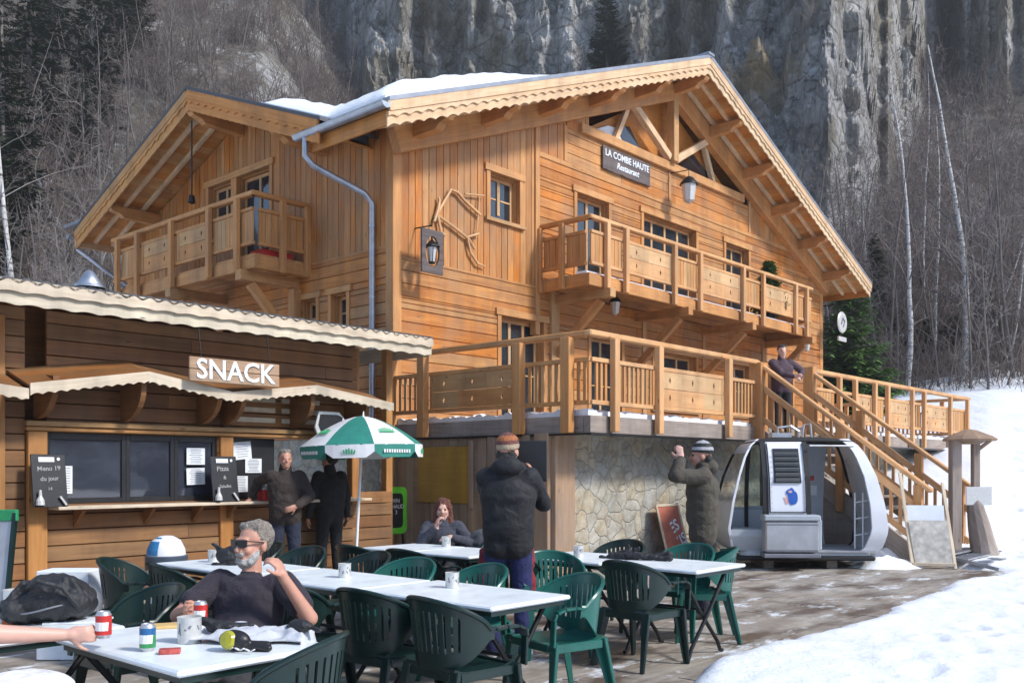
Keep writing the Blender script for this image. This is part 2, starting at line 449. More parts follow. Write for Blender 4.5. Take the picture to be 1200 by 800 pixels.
window('balcony_window', fr, op_front['bw'], 4, 2, door=True)
window('window', fr, op_front['w3'], 2, 1, door=True)
window('terrace_door', fr, op_front['door'], 3, 2, door=True)
window('window', fr, op_front['lw'], 2, 2, door=True)
window('window', fr, op_front['lw2'], 3, 2)
window('window', fr, op_front['lw3'], 2, 2)
window('entrance_door', fr, op_front['ld'], 1, 1, door=True)
window('window', sd, op_side['a'], 2, 1, door=True)
window('window', sd, op_side['b'], 2, 1)
window('small_window', sd, op_side['c'], 1, 2, trim=.08)
window('small_window', sd, op_side['d'], 1, 2, trim=.08)
# roof ---------------------------------------------------------------------
TF, TBk = 3.0, 14.2
def slope_slab(mb, s0, s1, t0, t1, top, th):
    """slab following the main roof between s0..s1 (one side)"""
    mb.hexa([(s0, t0, roof_z(s0)-top-th), (s1, t0, roof_z(s1)-top-th), (s1, t1, roof_z(s1)-top-th), (s0, t1, roof_z(s0)-top-th),
             (s0, t0, roof_z(s0)-top), (s1, t0, roof_z(s1)-top), (s1, t1, roof_z(s1)-top), (s0, t1, roof_z(s0)-top)], (0, 1, 0))
mb = MB()
for sg in (-1, 1):                        # soffit boarding laid across the rafters
    n = 60; e = EAS+.04 if sg < 0 else SW-EAS-.04
    for i in range(n):
        x0 = APS+(e-APS)*i/n; x1 = APS+(e-APS)*(i+1)/n
        slope_slab(mb, min(x0, x1)+.002, max(x0, x1)-.002, TF+.05, (TBk if sg > 0 or x1 > .5 else 5.0 if x1 < .1 else 5.6), .235, .03)
roof = mb.build('roof', M['soffit'], chalet, label='boarded underside of the broad roof')
mb = MB()
for sg in (-1, 1):
    e = EAS if sg < 0 else SW-EAS
    if sg > 0:
        slope_slab(mb, APS, e, TF-.03, TBk+.05, .0, .07); slope_slab(mb, APS, e, TF+.02, TBk, .072, .12); continue
    slope_slab(mb, e, APS, TF-.03, 4.6, .0, .07); slope_slab(mb, e, APS, TF+.02, 4.6, .072, .12)
    nst = 56
    for i in range(nst):                      # behind: only above the valleys with the side gable
        ta = 4.6+(TBk+.05-4.6)*i/nst; tb_ = 4.6+(TBk+.05-4.6)*(i+1)/nst
        zc_ = max(croof_z((ta+tb_)/2), EAZ); sm = max(e, APS-(APZ-zc_)/SL)
        slope_slab(mb, sm-.05, APS, ta, tb_, .0, .07)
mb.box(APS-.12, APS+.12, TF-.05, TBk+.06, APZ-.03, APZ+.03)
mb.build('roof_covering', M['metalroof'], roof)
mb = MB()                                   # rafters under the soffit
for sg in (-1, 1):
    e = EAS+.1 if sg < 0 else SW-EAS-.1
    for t in (3.42, 3.82):
        mb.beam((e, t, roof_z(e)-.31), (APS, t, APZ-.31), .07, .09)
mb.build('rafters', M['barge'], roof, .004)
for off in (0, -1.6, -3.25, -4.85, -6.45, -8.1, 1.6, 3.25, 4.85, 6.45, 8.1):
    mb = MB(); s = APS+off; zt = roof_z(s)-.36 if off else APZ-.42
    prof = [(3.10, zt-.02), (3.05, zt-.07), (3.10, zt-.13), (3.24, zt-.16), (3.34, zt-.24), (FT, zt-.26), (FT, zt+.0), (3.10, zt+.0)]
    mb.prism(prof, lambda a, b, d: (s+d, a, b), -.085, .085)
    mb.build('purlin', M['timber'], roof, .006)
def scallop_board(mb, p, q, top, h, th, up, out, amp=.045, wl=.26, off=0):
    """board hanging below the line p-q with a scalloped lower edge, wide direction 'up', thickness along 'out'"""
    p = Vector(p); q = Vector(q); L = (q-p).length; d = (q-p)/L; up = Vector(up); out = Vector(out).normalized()
    n = max(2, int(L/wl*6)); poly = [(0, -top), (L, -top)]
    for i in range(n, -1, -1):
        x = L*i/n; poly.append((x, -top-h+amp*abs(math.sin(math.pi*x/wl+off))))
    mb.prism(poly, lambda a, b, dd: p+d*a+up*b+out*dd, 0, th)
mb = MB(); mb2 = MB()
for sg in (-1, 1):
    e = EAS if sg < 0 else SW-EAS
    p = (e, TF, roof_z(e)); q = (APS, TF, APZ)
    mb.beam((e, TF+.0, roof_z(e)-.07-.075), (APS, TF+.0, APZ-.07-.075), .045, .15)
    scallop_board(mb2, (e, TF+.025, roof_z(e)), (APS, TF+.025, APZ), .22, .24, .03, (0, 0, 1), (0, 1, 0), .04, .27)
    scallop_board(mb, (e, TF-.005, roof_z(e)), (APS, TF-.005, APZ), .225, .11, .026, (0, 0, 1), (0, 1, 0), .05, .27, .8)
mb.build('barge_board', M['barge'], roof, .003)
mb2.build('inner_barge_board', M['barge'], roof, .003)
mb = MB()                                   # eaves boards
for e, sg in ((EAS, 1), (SW-EAS, -1)):
    mb.box(min(e, e+sg*.04), max(e, e+sg*.04), TF+.05, 4.9 if sg > 0 else TBk, roof_z(e)-.42, roof_z(e)-.08)
    mb.build('eaves_board', M['soffit'], roof); mb = MB()
# gutters and downpipe
def gutter(name, p, q, r=.085):
    mb = MB(); p = Vector(p); q = Vector(q); d = (q-p).normalized(); sdv = d.cross(Vector((0, 0, 1)))
    n = 10; poly = [(r*math.cos(math.pi+math.pi*i/n), r*math.sin(math.pi+math.pi*i/n)) for i in range(n+1)]
    poly += [((r-.008)*math.cos(2*math.pi-math.pi*i/n), (r-.008)*math.sin(2*math.pi-math.pi*i/n)) for i in range(n+1)]
    mb.prism(poly, lambda a, b, dd: p+d*dd+sdv*a+Vector((0, 0, b)), 0, (q-p).length)
    mb.tube([p+sdv*r, q+sdv*r], .012, 6); mb.tube([p-sdv*r, q-sdv*r], .010, 6)
    mb.prism(poly[:n+1], lambda a, b, dd: p+d*dd+sdv*a+Vector((0, 0, b)), -.004, .004)
    return mb.build(name, M['zinc'], roof, smooth=True)
gutter('gutter', (EAS-.1, 2.93, 6.98), (EAS-.1, 5.2, 6.98))
mb = MB()
mb.tube([(EAS-.1, 4.95, 6.92), (EAS-.1, 4.95, 6.62), (EAS+.02, 4.9, 6.48), (-.22, 4.58, 6.14), (-.1, 4.52, 5.98), (-.1, 4.52, 2.3)], .052, 12)
for z in (5.6, 4.4, 3.2): mb.tube([(-.1, 4.52, z-.015), (-.1, 4.52, z+.015)], .062, 12)
mb.build('downpipe', M['zinc'], chalet, smooth=True)
# cross gable over the side
mb = MB()
def cslab(mb, t0, t1, s0, s1, top, th):
    a, b = sorted((t0, t1))
    mb.hexa([(s0, a, croof_z(a)-top-th), (s1, a, croof_z(a)-top-th), (s1, b, croof_z(b)-top-th), (s0, b, croof_z(b)-top-th),
             (s0, a, croof_z(a)-top), (s1, a, croof_z(a)-top), (s1, b, croof_z(b)-top), (s0, b, croof_z(b)-top)], (1, 0, 0))
CT0, CT1, CSF = 4.62, 13.45, -1.2
for a, b in ((CT0, CGT), (CGT, CT1)):
    n = 28
    for i in range(n):
        x0 = a+(b-a)*i/n; x1 = a+(b-a)*(i+1)/n
        cslab(mb, x0+.002, x1-.002, CSF+.05, .1 if b == CGT else .6, .235, .03)
croof = mb.build('cross_roof', M['soffit'], chalet, label='boarded underside of the side gable roof')
mb = MB()
cslab(mb, 4.45, CGT, CSF-.03, 3.0, 0, .06); cslab(mb, CGT, CT1, CSF-.03, 3.6, 0, .06)
cslab(mb, 4.7, CGT, CSF+.02, 2.6, .062, .12); cslab(mb, CGT, CT1, CSF+.02, 3.6, .062, .12)
mb.build('dark_roof_covering', M['darkroof'], croof)
mb = MB(); mb2 = MB()
for a in (4.55, CT1):
    mb.beam((CSF, a, croof_z(a)-.14), (CSF, CGT, CGZ-.14), .045, .15)
    scallop_board(mb2, (CSF+.025, a, croof_z(a)), (CSF+.025, CGT, CGZ), .21, .24, .03, (0, 0, 1), (1, 0, 0), .012, .2)
    scallop_board(mb, (CSF-.005, a, croof_z(a)), (CSF-.005, CGT, CGZ), .215, .10, .026, (0, 0, 1), (1, 0, 0), .05, .27, .8)
mb.build('barge_board', M['soffit'], croof, .003); mb2.build('inner_barge_board', M['soffit'], croof, .003)
mb = MB()
for a in (5.2, CT1-.15):
    for s in (-.8, -.4): mb.beam((s, a, croof_z(a)-.30), (s, CGT, CGZ-.30), .07, .08)
mb.box(CSF, 3.0, CT1-.06, CT1-.02, croof_z(CT1)-.4, croof_z(CT1)-.07)
mb.build('rafters', M['barge'], croof, .004)
for t in (CGT, 5.9, 11.9):
    mb = MB(); zt = croof_z(t)-.34 if t != CGT else CGZ-.4
    prof = [(-1.1, zt-.02), (-1.16, zt-.07), (-1.1, zt-.12), (-.95, zt-.15), (-.85, zt-.22), (-.02, zt-.24), (-.02, zt), (-1.1, zt)]
    mb.prism(prof, lambda a, b, d: (a, t+d, b), -.085, .085); mb.build('purlin', M['timber'], croof, .006)
gutter('gutter', (CSF-.12, CT1+.07, croof_z(CT1)-.14), (1.0, CT1+.07, croof_z(CT1)-.14))
mb = MB(); x = CSF+.1; mb.tube([(x, CT1+.07, croof_z(CT1)-.2), (x, CT1+.07, croof_z(CT1)-.42), (x+.5, CT1-.1, croof_z(CT1)-.8), (x+1.0, CT1-.2, croof_z(CT1)-1.1)], .05, 10)
mb.build('downpipe', M['zinc'], chalet, smooth=True)
# ---------------------------------------------------------------- balconies and railings
def diamond_board(mb, mp, a0, a1, z0, z1, cols, th=.025):
    w = (a1-a0)/cols; cz = (z0+z1)/2
    for i in range(cols):
        x0 = a0+w*i; x1 = x0+w; cx = (x0+x1)/2; r = .028; rz = .062
        o = [(x0, z0), (x1, z0), (x1, z1), (x0, z1)]; d = [(cx, cz-rz), (cx+r, cz), (cx, cz+rz), (cx-r, cz)]
        vs = [mp(a, z, 0) for a, z in o+d]+[mp(a, z, th) for a, z in o+d]
        tr = [(0, 1, 4), (1, 5, 4), (1, 2, 5), (2, 6, 5), (2, 3, 6), (3, 7, 6), (3, 0, 7), (0, 4, 7)]
        fs = [t for t in tr]+[tuple(x+8 for x in t[::-1]) for t in tr]
        fs += [(4+k, 4+(k+1) % 4, 12+(k+1) % 4, 12+k) for k in range(4)]
        fs += [(0, 1, 9, 8), (2, 3, 11, 10)]
        if i == 0: fs.append((3, 0, 8, 11))
        if i == cols-1: fs.append((1, 2, 10, 9))
        g = (Vector(mp(1, 0, 0))-Vector(mp(0, 0, 0))).normalized()
        mb._add(vs, fs, lambda q, o_: (q.dot(g), q.z))
def railing(parent, mp, a0, a1, zf, posts, fills, mat, hang=.2, top=1.08, slat_w=.05, pw=.11, ends=(0, 0), round_top=True):
    """mp(a,z,d) d outward. fills: (a0,a1,kind)"""
    zt = zf+top
    mb = MB(); f = lambda p0, p1, q0, q1, d0, d1, b=mb: b.hexa([mp(p0, q0, d0), mp(p1, q0, d0), mp(p1, q0, d1), mp(p0, q0, d1), mp(p0, q1, d0), mp(p1, q1, d0), mp(p1, q1, d1), mp(p0, q1, d1)])
    f(a0-ends[0], a1+ends[1], zt-.085, zt, -.07, .06)
    mb.build('handrail', mat, parent, .018)
    mb = MB(); f(a0, a1, zf+.74, zf+.80, -.035, .035, mb); mb.build('middle_rail', mat, parent, .005)
    mb = MB(); f(a0, a1, zf+.15, zf+.21, -.035, .035, mb); mb.build('bottom_rail', mat, parent, .005)
    for a in posts:
        mb = MB(); f(a-pw/2, a+pw/2, zf-hang, zt-.086, .036, .036+pw*.8, mb); mb.build('post', mat, parent, .008)
    for k0, k1, kind in fills:
        mb = MB()
        if kind.startswith('diam'):
            cols = int(kind[4:]) if len(kind) > 4 else 3
            m = .0; hh = (.53)/2
            for j in range(2): diamond_board(mb, mp, k0+m, k1-m, zf+.212+j*hh+.004, zf+.212+(j+1)*hh-.004, cols)
            f(k0, k0+.07, zf+.212, zf+.738, .026, .035, mb); f(k1-.07, k1, zf+.212, zf+.738, .026, .035, mb)
            mb.build('cutout_panel', mat, parent)
        elif kind == 'vert':
            n = max(1, round((k1-k0)/.14)); w = (k1-k0)/n
            for i in range(n): board(mb, lambda a, z, d: mp(a, z, d-.01), k0+i*w, k0+(i+1)*w, zf+.212, zf+.738, .025, .006, 'v')
            mb.build('boarded_panel', M['timber'] if mat is M['rail'] else mat, parent)
        else:
            n = max(2, round((k1-k0)/.115)); w = (k1-k0)/n
            for i in range(n):
                c = k0+(i+.5)*w; f(c-slat_w/2, c+slat_w/2, zf+.212, zf+.738, -.012, .014, mb)
            mb.build('slats', M['timber'] if mat is M['rail'] else mat, parent)
def bracket(parent, p_wall_low, p_out, mat=None, w=.13):
    mb = MB(); mb.beam(p_wall_low, p_out, w, .15); mb.build('bracket', mat or M['timber'], parent, .008)
# upper front balcony
BT, B0, B1, BZ = 2.85, 3.77, 13.35, 5.2
mb = MB()
for i in range(9): mb.box(B0, B1, BT+.02+i*.137, BT+.02+(i+1)*.137-.006, BZ-.04, BZ)
bal = mb.build('front_balcony', M['timber'], chalet)
mb = MB()
mb.box(B0-.03, B1+.03, BT-.0, BT+.1, BZ-.24, BZ-.045); mb.box(B0-.03, B0+.07, BT+.1, FT, BZ-.24, BZ-.045); mb.box(B1-.07, B1+.03, BT+.1, FT, BZ-.24, BZ-.045)
for s in (4.28, 7.1, 9.95, 13.2): mb.box(s-.09, s+.09, BT-.16, FT+.05, BZ-.42, BZ-.245)
mb.build('floor_beams', M['timber'], bal, .008)
for s in (4.28, 7.1, 9.95, 13.2): bracket(bal, (s, FT-.0, BZ-1.45), (s, BT+.12, BZ-.45))
mb = MB(); mb.box(B0+.02, B1-.02, BT+.1, BT+.35, BZ+.002, BZ+.05); mb.build('snow', M['snow'], bal)
mpf = lambda T: (lambda a, z, d=0: (a, T-d, z))
mps = lambda S_: (lambda a, z, d=0: (S_-d, a, z))
railing(bal, mpf(BT), B0, B1, BZ, (4.21, 4.83, 6.59, 7.62, 9.55, 10.54, 12.3, 12.94),
        [(B0, 4.16, 'vert'), (4.26, 4.78, 'vert'), (4.83, 6.56, 'diam2'), (6.65, 7.57, 'vert'), (7.67, 9.5, 'diam2'), (9.6, 10.49, 'vert'), (10.59, 12.25, 'diam2'), (12.35, B1, 'vert')], M['rail'], .26, ends=(.05, .05))
railing(bal, mps(B0), BT+.1, FT, BZ, (BT+.62, FT-.07), [(BT+.1, BT+.56, 'vert'), (BT+.68, FT-.12, 'vert')], M['timber'], .26, ends=(.15, 0))
railing(bal, lambda a, z, d=0: (B1+d, a, z), BT+.1, FT, BZ, (BT+.6,), [(BT+.1, FT-.1, 'vert')], M['rail'], .26)
# side balcony
LS, L0, L1, LZ = -1.15, 6.45, 11.65, 5.27
mb = MB()
for i in range(8): mb.box(LS+.02+i*.14, LS+.02+(i+1)*.14-.006, L0, L1, LZ-.04, LZ)
bal2 = mb.build('side_balcony', M['timber'], chalet)
mb = MB()
mb.box(LS, LS+.1, L0-.03, L1+.03, LZ-.26, LZ-.045); mb.box(LS+.1, 0, L0-.03, L0+.07, LZ-.26, LZ-.045)
for t in (6.75, 9.2, 11.3): mb.box(LS-.12, .05, t-.09, t+.09, LZ-.45, LZ-.265)
mb.box(-.2, -.02, 6.6, 6.8, 3.5, LZ-.46)
mb.build('floor_beams', M['timber'], bal2, .008)
for t in (6.75, 9.2, 11.3): bracket(bal2, (-.05, t, LZ-1.5), (LS+.12, t, LZ-.48))
railing(bal2, mps(LS), L0, L1, LZ, (6.85, 7.78, 9.13, 10.49, 11.34),
        [(L0, 6.8, 'vert'), (6.9, 7.73, 'vert'), (7.83, 9.0, 'diam2'), (9.2, 10.4, 'diam2'), (10.55, 11.29, 'vert'), (11.39, L1, 'vert')], M['timber'], .28, ends=(.05, .05))
railing(bal2, lambda a, z, d=0: (a, L0-d, z), LS+.1, 0, LZ, (LS+.55, -.07), [(LS+.1, LS+.49, 'vert'), (LS+.61, -.12, 'vert')], M['timber'], .28, ends=(.15, 0))
mb = MB(); mb.box(LS+.25, LS+.9, L0+.12, L0+.5, LZ+.001, LZ+.14)
mb.build('red_crate', M['red'], bal2, .01)
# lower storey under the deck: rough stone and old planks
def stone():
    t = NT('rubble_stone'); ob = t.coord('Object')
    d = t.n('ShaderNodeVectorMath', operation='MULTIPLY_ADD')
    nz = t.n('ShaderNodeTexNoise'); t.l(ob, nz.inputs['Vector']); nz.inputs['Scale'].default_value = 2.2; nz.inputs['Detail'].default_value = 4
    t.l(nz.outputs[1], d.inputs[0]); d.inputs[1].default_value = (.32, .32, .32); t.l(ob, d.inputs[2]); co = d.outputs[0]
    e = t.voro(co, 3.9, 'DISTANCE_TO_EDGE'); cell = t.voro(co, 3.9, 'F1', 1)
    hs = t.ramp(t.n('ShaderNodeSeparateColor').outputs[0], [(0, 0), (1, 1)])
    sep = t.n('ShaderNodeSeparateColor'); t.l(cell, sep.inputs[0])
    c = t.ramp(sep.outputs[0], [(0, (.36, .36, .33)), (.3, (.45, .43, .36)), (.55, (.50, .44, .33)), (.75, (.40, .41, .39)), (1, (.53, .50, .43))])
    st = t.ramp(t.noise(ob, 7, 6, .65), [(.3, (.55, .5, .42)), (.65, (1, 1, 1))])
    c = t.mix(1, c, st, 'MULTIPLY')
    rust = t.ramp(t.noise(ob, 2.3, 6, .65), [(.56, 0), (.7, .5)])
    c = t.mix(rust, c, (.42, .27, .12))
    mort = t.ramp(e, [(.008, .85), (.030, 0)])
    c = t.mix(mort, c, (.33, .31, .28)); t.col(c); t.rough(.85)
    h = t.ramp(e, [(.0, 0), (.06, .85), (.3, 1)])
    t.bump(t.math('ADD', h, t.math('MULTIPLY', t.noise(ob, 9, 6, .65), .5)), .6, .04)
    return t.m
M['stone'] = stone()
mb = MB()
ns = 60
for i in range(ns):
    for j in range(12):
        pass
mb.box(.45, SW-.3, .75, 1.05, -.3, 2.02)
stw = mb.build('stone_base_wall', M['stone'], chalet)
mb = MB(); vsiding(mb, sd, .95, FT-.0, 0, 2.0, .2, ((2.3, 3.45, .98, 1.86),)); 
for p, q in (((.45, .85), (.02, 0)),): pass
mb.build('old_plank_wall', M['oldpl'], chalet)
mb = MB(); mb.box(-.015, .3, .8, FT, 0, 1.99); mb.build('plank_wall_core', M['oldpl'], chalet)
mb = MB(); mb.box(.02, .4, FT+.0, 13.4, 0, ZB); mb.build('side_base_wall', M['stone'], chalet)
mb = MB(); mb.box(-.05, -.02, 2.3, 3.45, .98, 1.86); mb.build('ochre_shutter', M['ochre'], chalet, .004)
mb = MB()
mb.box(-.08, .0, .7, .96, 0, 2.02); mb.box(.0, .46, .62, .74, 0, 2.02); mb.box(-.07, -.028, 2.2, 2.29, .9, 1.95); mb.box(-.07, -.028, 1.05, 1.2, 0, 2.0); mb.box(-.06, -.028, 1.75, 1.9, 0, 2.0)
mb.build('old_posts', M['oldpl'], chalet, .01)
# snow on the roof
def snow_heap(name, f, label, parent=None, nu=60, nv=30):
    vs = []; fs = []
    for i in range(nu+1):
        for j in range(nv+1): vs.append(f(i/nu, j/nv, 1))
    for i in range(nu+1):
        for j in range(nv+1): vs.append(f(i/nu, j/nv, 0))
    k = (nu+1)*(nv+1); I = lambda i, j: i*(nv+1)+j
    for i in range(nu):
        for j in range(nv):
            fs.append((I(i, j), I(i+1, j), I(i+1, j+1), I(i, j+1))); fs.append((k+I(i, j), k+I(i, j+1), k+I(i+1, j+1), k+I(i+1, j)))
    for i in range(nu):
        fs.append((I(i, 0), k+I(i, 0), k+I(i+1, 0), I(i+1, 0))); fs.append((I(i+1, nv), k+I(i+1, nv), k+I(i, nv), I(i, nv)))
    for j in range(nv):
        fs.append((I(0, j+1), k+I(0, j+1), k+I(0, j), I(0, j))); fs.append((I(nu, j), k+I(nu, j), k+I(nu, j+1), I(nu, j+1)))
    mb = MB(); mb._add(vs, fs); return mb
def roofsnow(u, v, top):
    s = EAS+.02+u*4.6; t = TF+.1+v*3.3
    lim = .05*noise.noise(Vector((s*1.5, t*1.5, 0)))
    e = min(1, min(u, 1-u)*9+.0)**.5*min(1, min(v*14, (1-v)*14))**.5
    taper = max(0, 1-(u*1.02)**2.2)
    h = (.29+.07*noise.noise(Vector((s*.8, t*.8, 3)))+.04*noise.noise(Vector((s*4, t*4, 3))))*taper*max(.12, e)
    return (s, t, max(roof_z(s), croof_z(t) if t > 4.5 and s < 3 else 0)+.004+(h if top else 0))
mb = snow_heap('s', roofsnow, '')
solo(mb, 'roof_snow', M['snow'], 'thick white snow lying on the left slope of the chalet roof', 'snow', (0, TF, 7.1), smooth=True)
# ================================================================ RAISED DECK
DZ = 2.25
deck = thing('raised_deck', 'raised wooden dining deck with cut-out balustrade panels in front of the chalet', 'deck', (0, 0, 0))
mb = MB()
for i in range(29): mb.box(.05, SW, .03+i*.14, .03+(i+1)*.14-.006, DZ-.05, DZ)
mb.build('deck_boards', M['grey'], deck)
mb = MB()
mb.box(-.0, 5.0, -.0, .12, DZ-.24, DZ-.0); mb.box(6.85, SW+.1, 0, .12, DZ-.24, DZ); mb.box(0, .12, .125, 4.15, DZ-.24, DZ)
for i in range(22):
    s = .5+i*.75; mb.box(s, s+.1, .13, FT-.05, DZ-.23, DZ-.055)
mb.box(.1, SW, .8, .95, DZ-.42, DZ-.235)
mb.box(5.0, 6.85, .02, .12, DZ-.24, DZ)
mb.build('deck_fascia', M['grey'], deck, .006)
mb = MB(); mb.box(-.06, SW+.1, -.06, .0, DZ-.27, DZ-.245); mb.box(-.06, 0, 0, 4.15, DZ-.27, DZ-.245); mb.build('drip_edge', M['black'], deck)
mb = MB()
def decksnow(u, v, top):
    a = u*4.9+.03
    h = .07+.05*noise.noise(Vector((a*5, v, 0)))+.03*noise.noise(Vector((a*17, v, 0)))
    return (a, .06+v*.3, DZ+.003+(max(.01, h) if top else 0))
def decksnow2(u, v, top):
    a = u*3.9+.1
    h = .07+.05*noise.noise(Vector((a*5, v, 4)))+.03*noise.noise(Vector((a*17, v, 0)))
    return (.06+v*.3, a+.3, DZ+.003+(max(.01, h) if top else 0))
def decksnow3(u, v, top):
    a = u*9.9+6.95
    h = .07+.05*noise.noise(Vector((a*5, v, 0)))+.03*noise.noise(Vector((a*17, v, 0)))
    return (a, .06+v*.3, DZ+.003+(max(.01, h) if top else 0))
for fn, lab in ((decksnow, 'front'), (decksnow2, 'side'), (decksnow3, 'r')):
    snow_heap('x', fn, '', nu=110, nv=6).build('snow_ridge', M['snow'], deck, smooth=True)
railing(deck, mpf(0), -.0, 4.8, DZ, (.46, 1.59, 3.69), [(.08, .40, 'slat'), (.52, 1.53, 'slat'), (1.65, 3.63, 'diam3'), (3.75, 4.68, 'slat')], M['rail'], .22, top=1.17, pw=.12, ends=(.07, 0))
railing(deck, mps(0), 0.0, 4.14, DZ, (.33, 1.23, 3.27), [(.04, .26, 'slat'), (.42, 1.16, 'slat'), (1.32, 3.18, 'diam3'), (3.36, 4.1, 'slat')], M['timber'], .24, top=1.17, pw=.16, ends=(.0, 0))
mb = MB()
for q in ((4.72, 4.98, -.14, .1, DZ-.26, DZ+1.12), (5.72, 5.86, .1, .24, DZ-.2, DZ+1.15), (6.86, 7.04, -.12, .08, DZ-.26, DZ+1.22), (-.14, -.0, 4.05, 4.22, 0, DZ+1.0)):
    mb = MB(); mb.box(*q); mb.build('newel_post', M['timber'], deck, .01)
railing(deck, mpf(0), 7.05, SW+.1, DZ+.05, (8.2, 9.0, 10.08, 10.83, 12.39, 13.2, 15.18, 16.6), [(7.3, 8.1, 'vert'), (9.05, 10.03, 'diam3'), (10.13, 10.75, 'vert'), (10.9, 12.33, 'diam3'), (12.45, 13.15, 'slat'), (13.3, 15.1, 'diam3'), (15.25, 16.5, 'vert')], M['rail'], .28, top=1.15, pw=.11)
railing(deck, lambda a, z, d=0: (SW+.1+d, a, z), .05, FT, DZ+.05, (.7, 2, 3.4), [(.05, FT, 'slat')], M['rail'], .28, top=1.15)
# ================================================================ STAIRCASE
stair = thing('staircase', 'wooden outdoor staircase with sloping handrails leading from the snow up to the deck', 'staircase', (4.8, -2.9, 0))
S0, S1, RUN = 4.84, 6.95, 2.9
zs = lambda t: DZ+t*(DZ-.05)/RUN          # t negative going down
mb = MB()
for s in (S0+.05, S1-.05): mb = MB(); mb.beam((s, 0, zs(0)-.14), (s, -RUN, zs(-RUN)-.10), .06, .28); mb.build('stringer', M['grey'], stair, .005)
for i in range(12):
    t = -RUN*(i+.5)/12; mb = MB(); mb.box(S0+.08, S1-.08, t-.15, t+.13, zs(t)-.05, zs(t)-.01); mb.build('tread', M['grey'], stair, .005)
for s, off in ((S0, 0), (S1, .02)):
    mb = MB(); mb.beam((s, .02, zs(0)+1.15+off), (s, -RUN-.05, zs(-RUN)+1.11+off), .12, .07); mb.build('handrail', M['rail'], stair, .015)
    mb = MB(); mb.beam((s, .02, zs(0)+.78), (s, -RUN, zs(-RUN)+.74), .06, .10); mb.build('middle_rail', M['rail'], stair, .006)
    mb = MB(); mb.beam((s, .02, zs(0)+.24), (s, -RUN, zs(-RUN)+.2), .05, .09); mb.build('bottom_rail', M['rail'], stair, .006)
    for t in ((-2.75, -1.5) if s == S0 else (-2.75, -2.05, -1.0)):
        mb = MB(); mb.box(s-.065, s+.065, t-.065, t+.065, max(0, zs(t)-.3), zs(t)+1.1); mb.build('post', M['timber'], stair, .008)
    mb = MB()
    for k in range(19):
        t = -.15-k*.145; mb.box(s-.018, s+.018, t-.025, t+.025, zs(t)+.2, zs(t)+.78)
    mb.build('balusters', M['timber'], stair)
mb = MB()
for k in range(3):
    t = -RUN-.1-.28*k; z = .16-.05*k
    mb.box(S0+.2, S1, t-.14, t+.13, z, z+.02)
    for q in range(14): mb.box(S0+.25+q*.14, S0+.26+q*.14, t-.13, t+.12, z+.02, z+.03)
for s in (S0+.2, S1): mb.beam((s, -RUN, .2), (s, -RUN-.95, .0), .03, .05)
mb.build('metal_grating', M['steel'], stair)
# under-stair dark cladding
mb = MB(); mb.prism([(0, 0), (-RUN+.5, 0), (-RUN+.5, .25), (0, zs(0)-.32)], lambda a, b, d: (S0+.1+d, a, b), 0, .03); mb.build('side_cladding', M['grey'], stair)
# ================================================================ SNACK HUT
HT = 2.6; HS0, HS1 = -9.5, -1.35
hut = thing('snack_hut', 'dark stained wooden snack hut with scalloped eaves and a serving counter', 'hut', (-5, HT, 0))
hm = lambda a, z, d=0: (a, HT-d, z)
wo = (-6.22, -4.17, 1.13, 1.9); oo = (-3.96, -2.0, 1.13, 1.95)
mb = MB()
hsiding(mb, hm, HS0, -6.42, 0, 3.2, .17, (), th=.035, joints=3)
hsiding(mb, hm, -6.2, -2.0, 0, 3.2, .17, (wo, oo), th=.035, joints=2.5)
hsiding(mb, hm, -2.0, HS1, 0, 1.2, .17, (), th=.035)
mb.build('log_boarding', M['hut'], hut)
mb = MB()
mb.box(HS0, -3.96, HT+.35, HT+.5, 0, 3.3); mb.box(HS0, HS1, 5.6, 5.75, 0, 3.6)
mb.box(HS1-.05, HS1, HT+.02, 4.0, 0, 1.1); mb.box(-4.0, HS1, HT+.4, HT+1.0, 0, 1.05); mb.box(-3.96, -2.0, HT+.01, HT+.2, 1.97, 3.25); mb.box(-3.96, -2.0, HT+.01, HT+.3, 0, 1.1)
mb.build('inner_wall', M['hut'], hut)
mb = MB()
mb.box(-6.41, -6.21, HT-.09, HT+.06, 0, 1.905); mb.box(-4.15, -3.97, HT-.075, HT+.06, 0, 1.905)
mb.box(-6.43, -1.95, HT-.10, HT+.05, 1.91, 1.955); mb.box(-6.44, -1.95, HT-.13, HT+.05, 1.96, 2.015)
mb.box(-2.08, -1.95, HT-.03, HT+.1, 0, 3.2); mb.box(-6.75, -6.62, HT-.06, HT, 0, 3.1); mb.box(-1.45, -1.33, HT-.02, HT+.1, 0, 3.3)
mb.build('posts_and_beam', M['hutbeam'], hut, .008)
mb = MB(); mb.box(-6.2, -1.98, HT-.34, HT-.04, 1.075, 1.11); mb.build('counter_shelf', M['weather'], hut, .006)
for s in (-5.9, -5.1, -4.5, -4.05, -3.2, -2.4):
    mb = MB(); mb.prism([(0, 1.07), (-.24, 1.07), (0, .87)], lambda a, b, d: (s+d, HT-.036+a, b), -.02, .02); mb.build('shelf_bracket', M['hut'], hut)
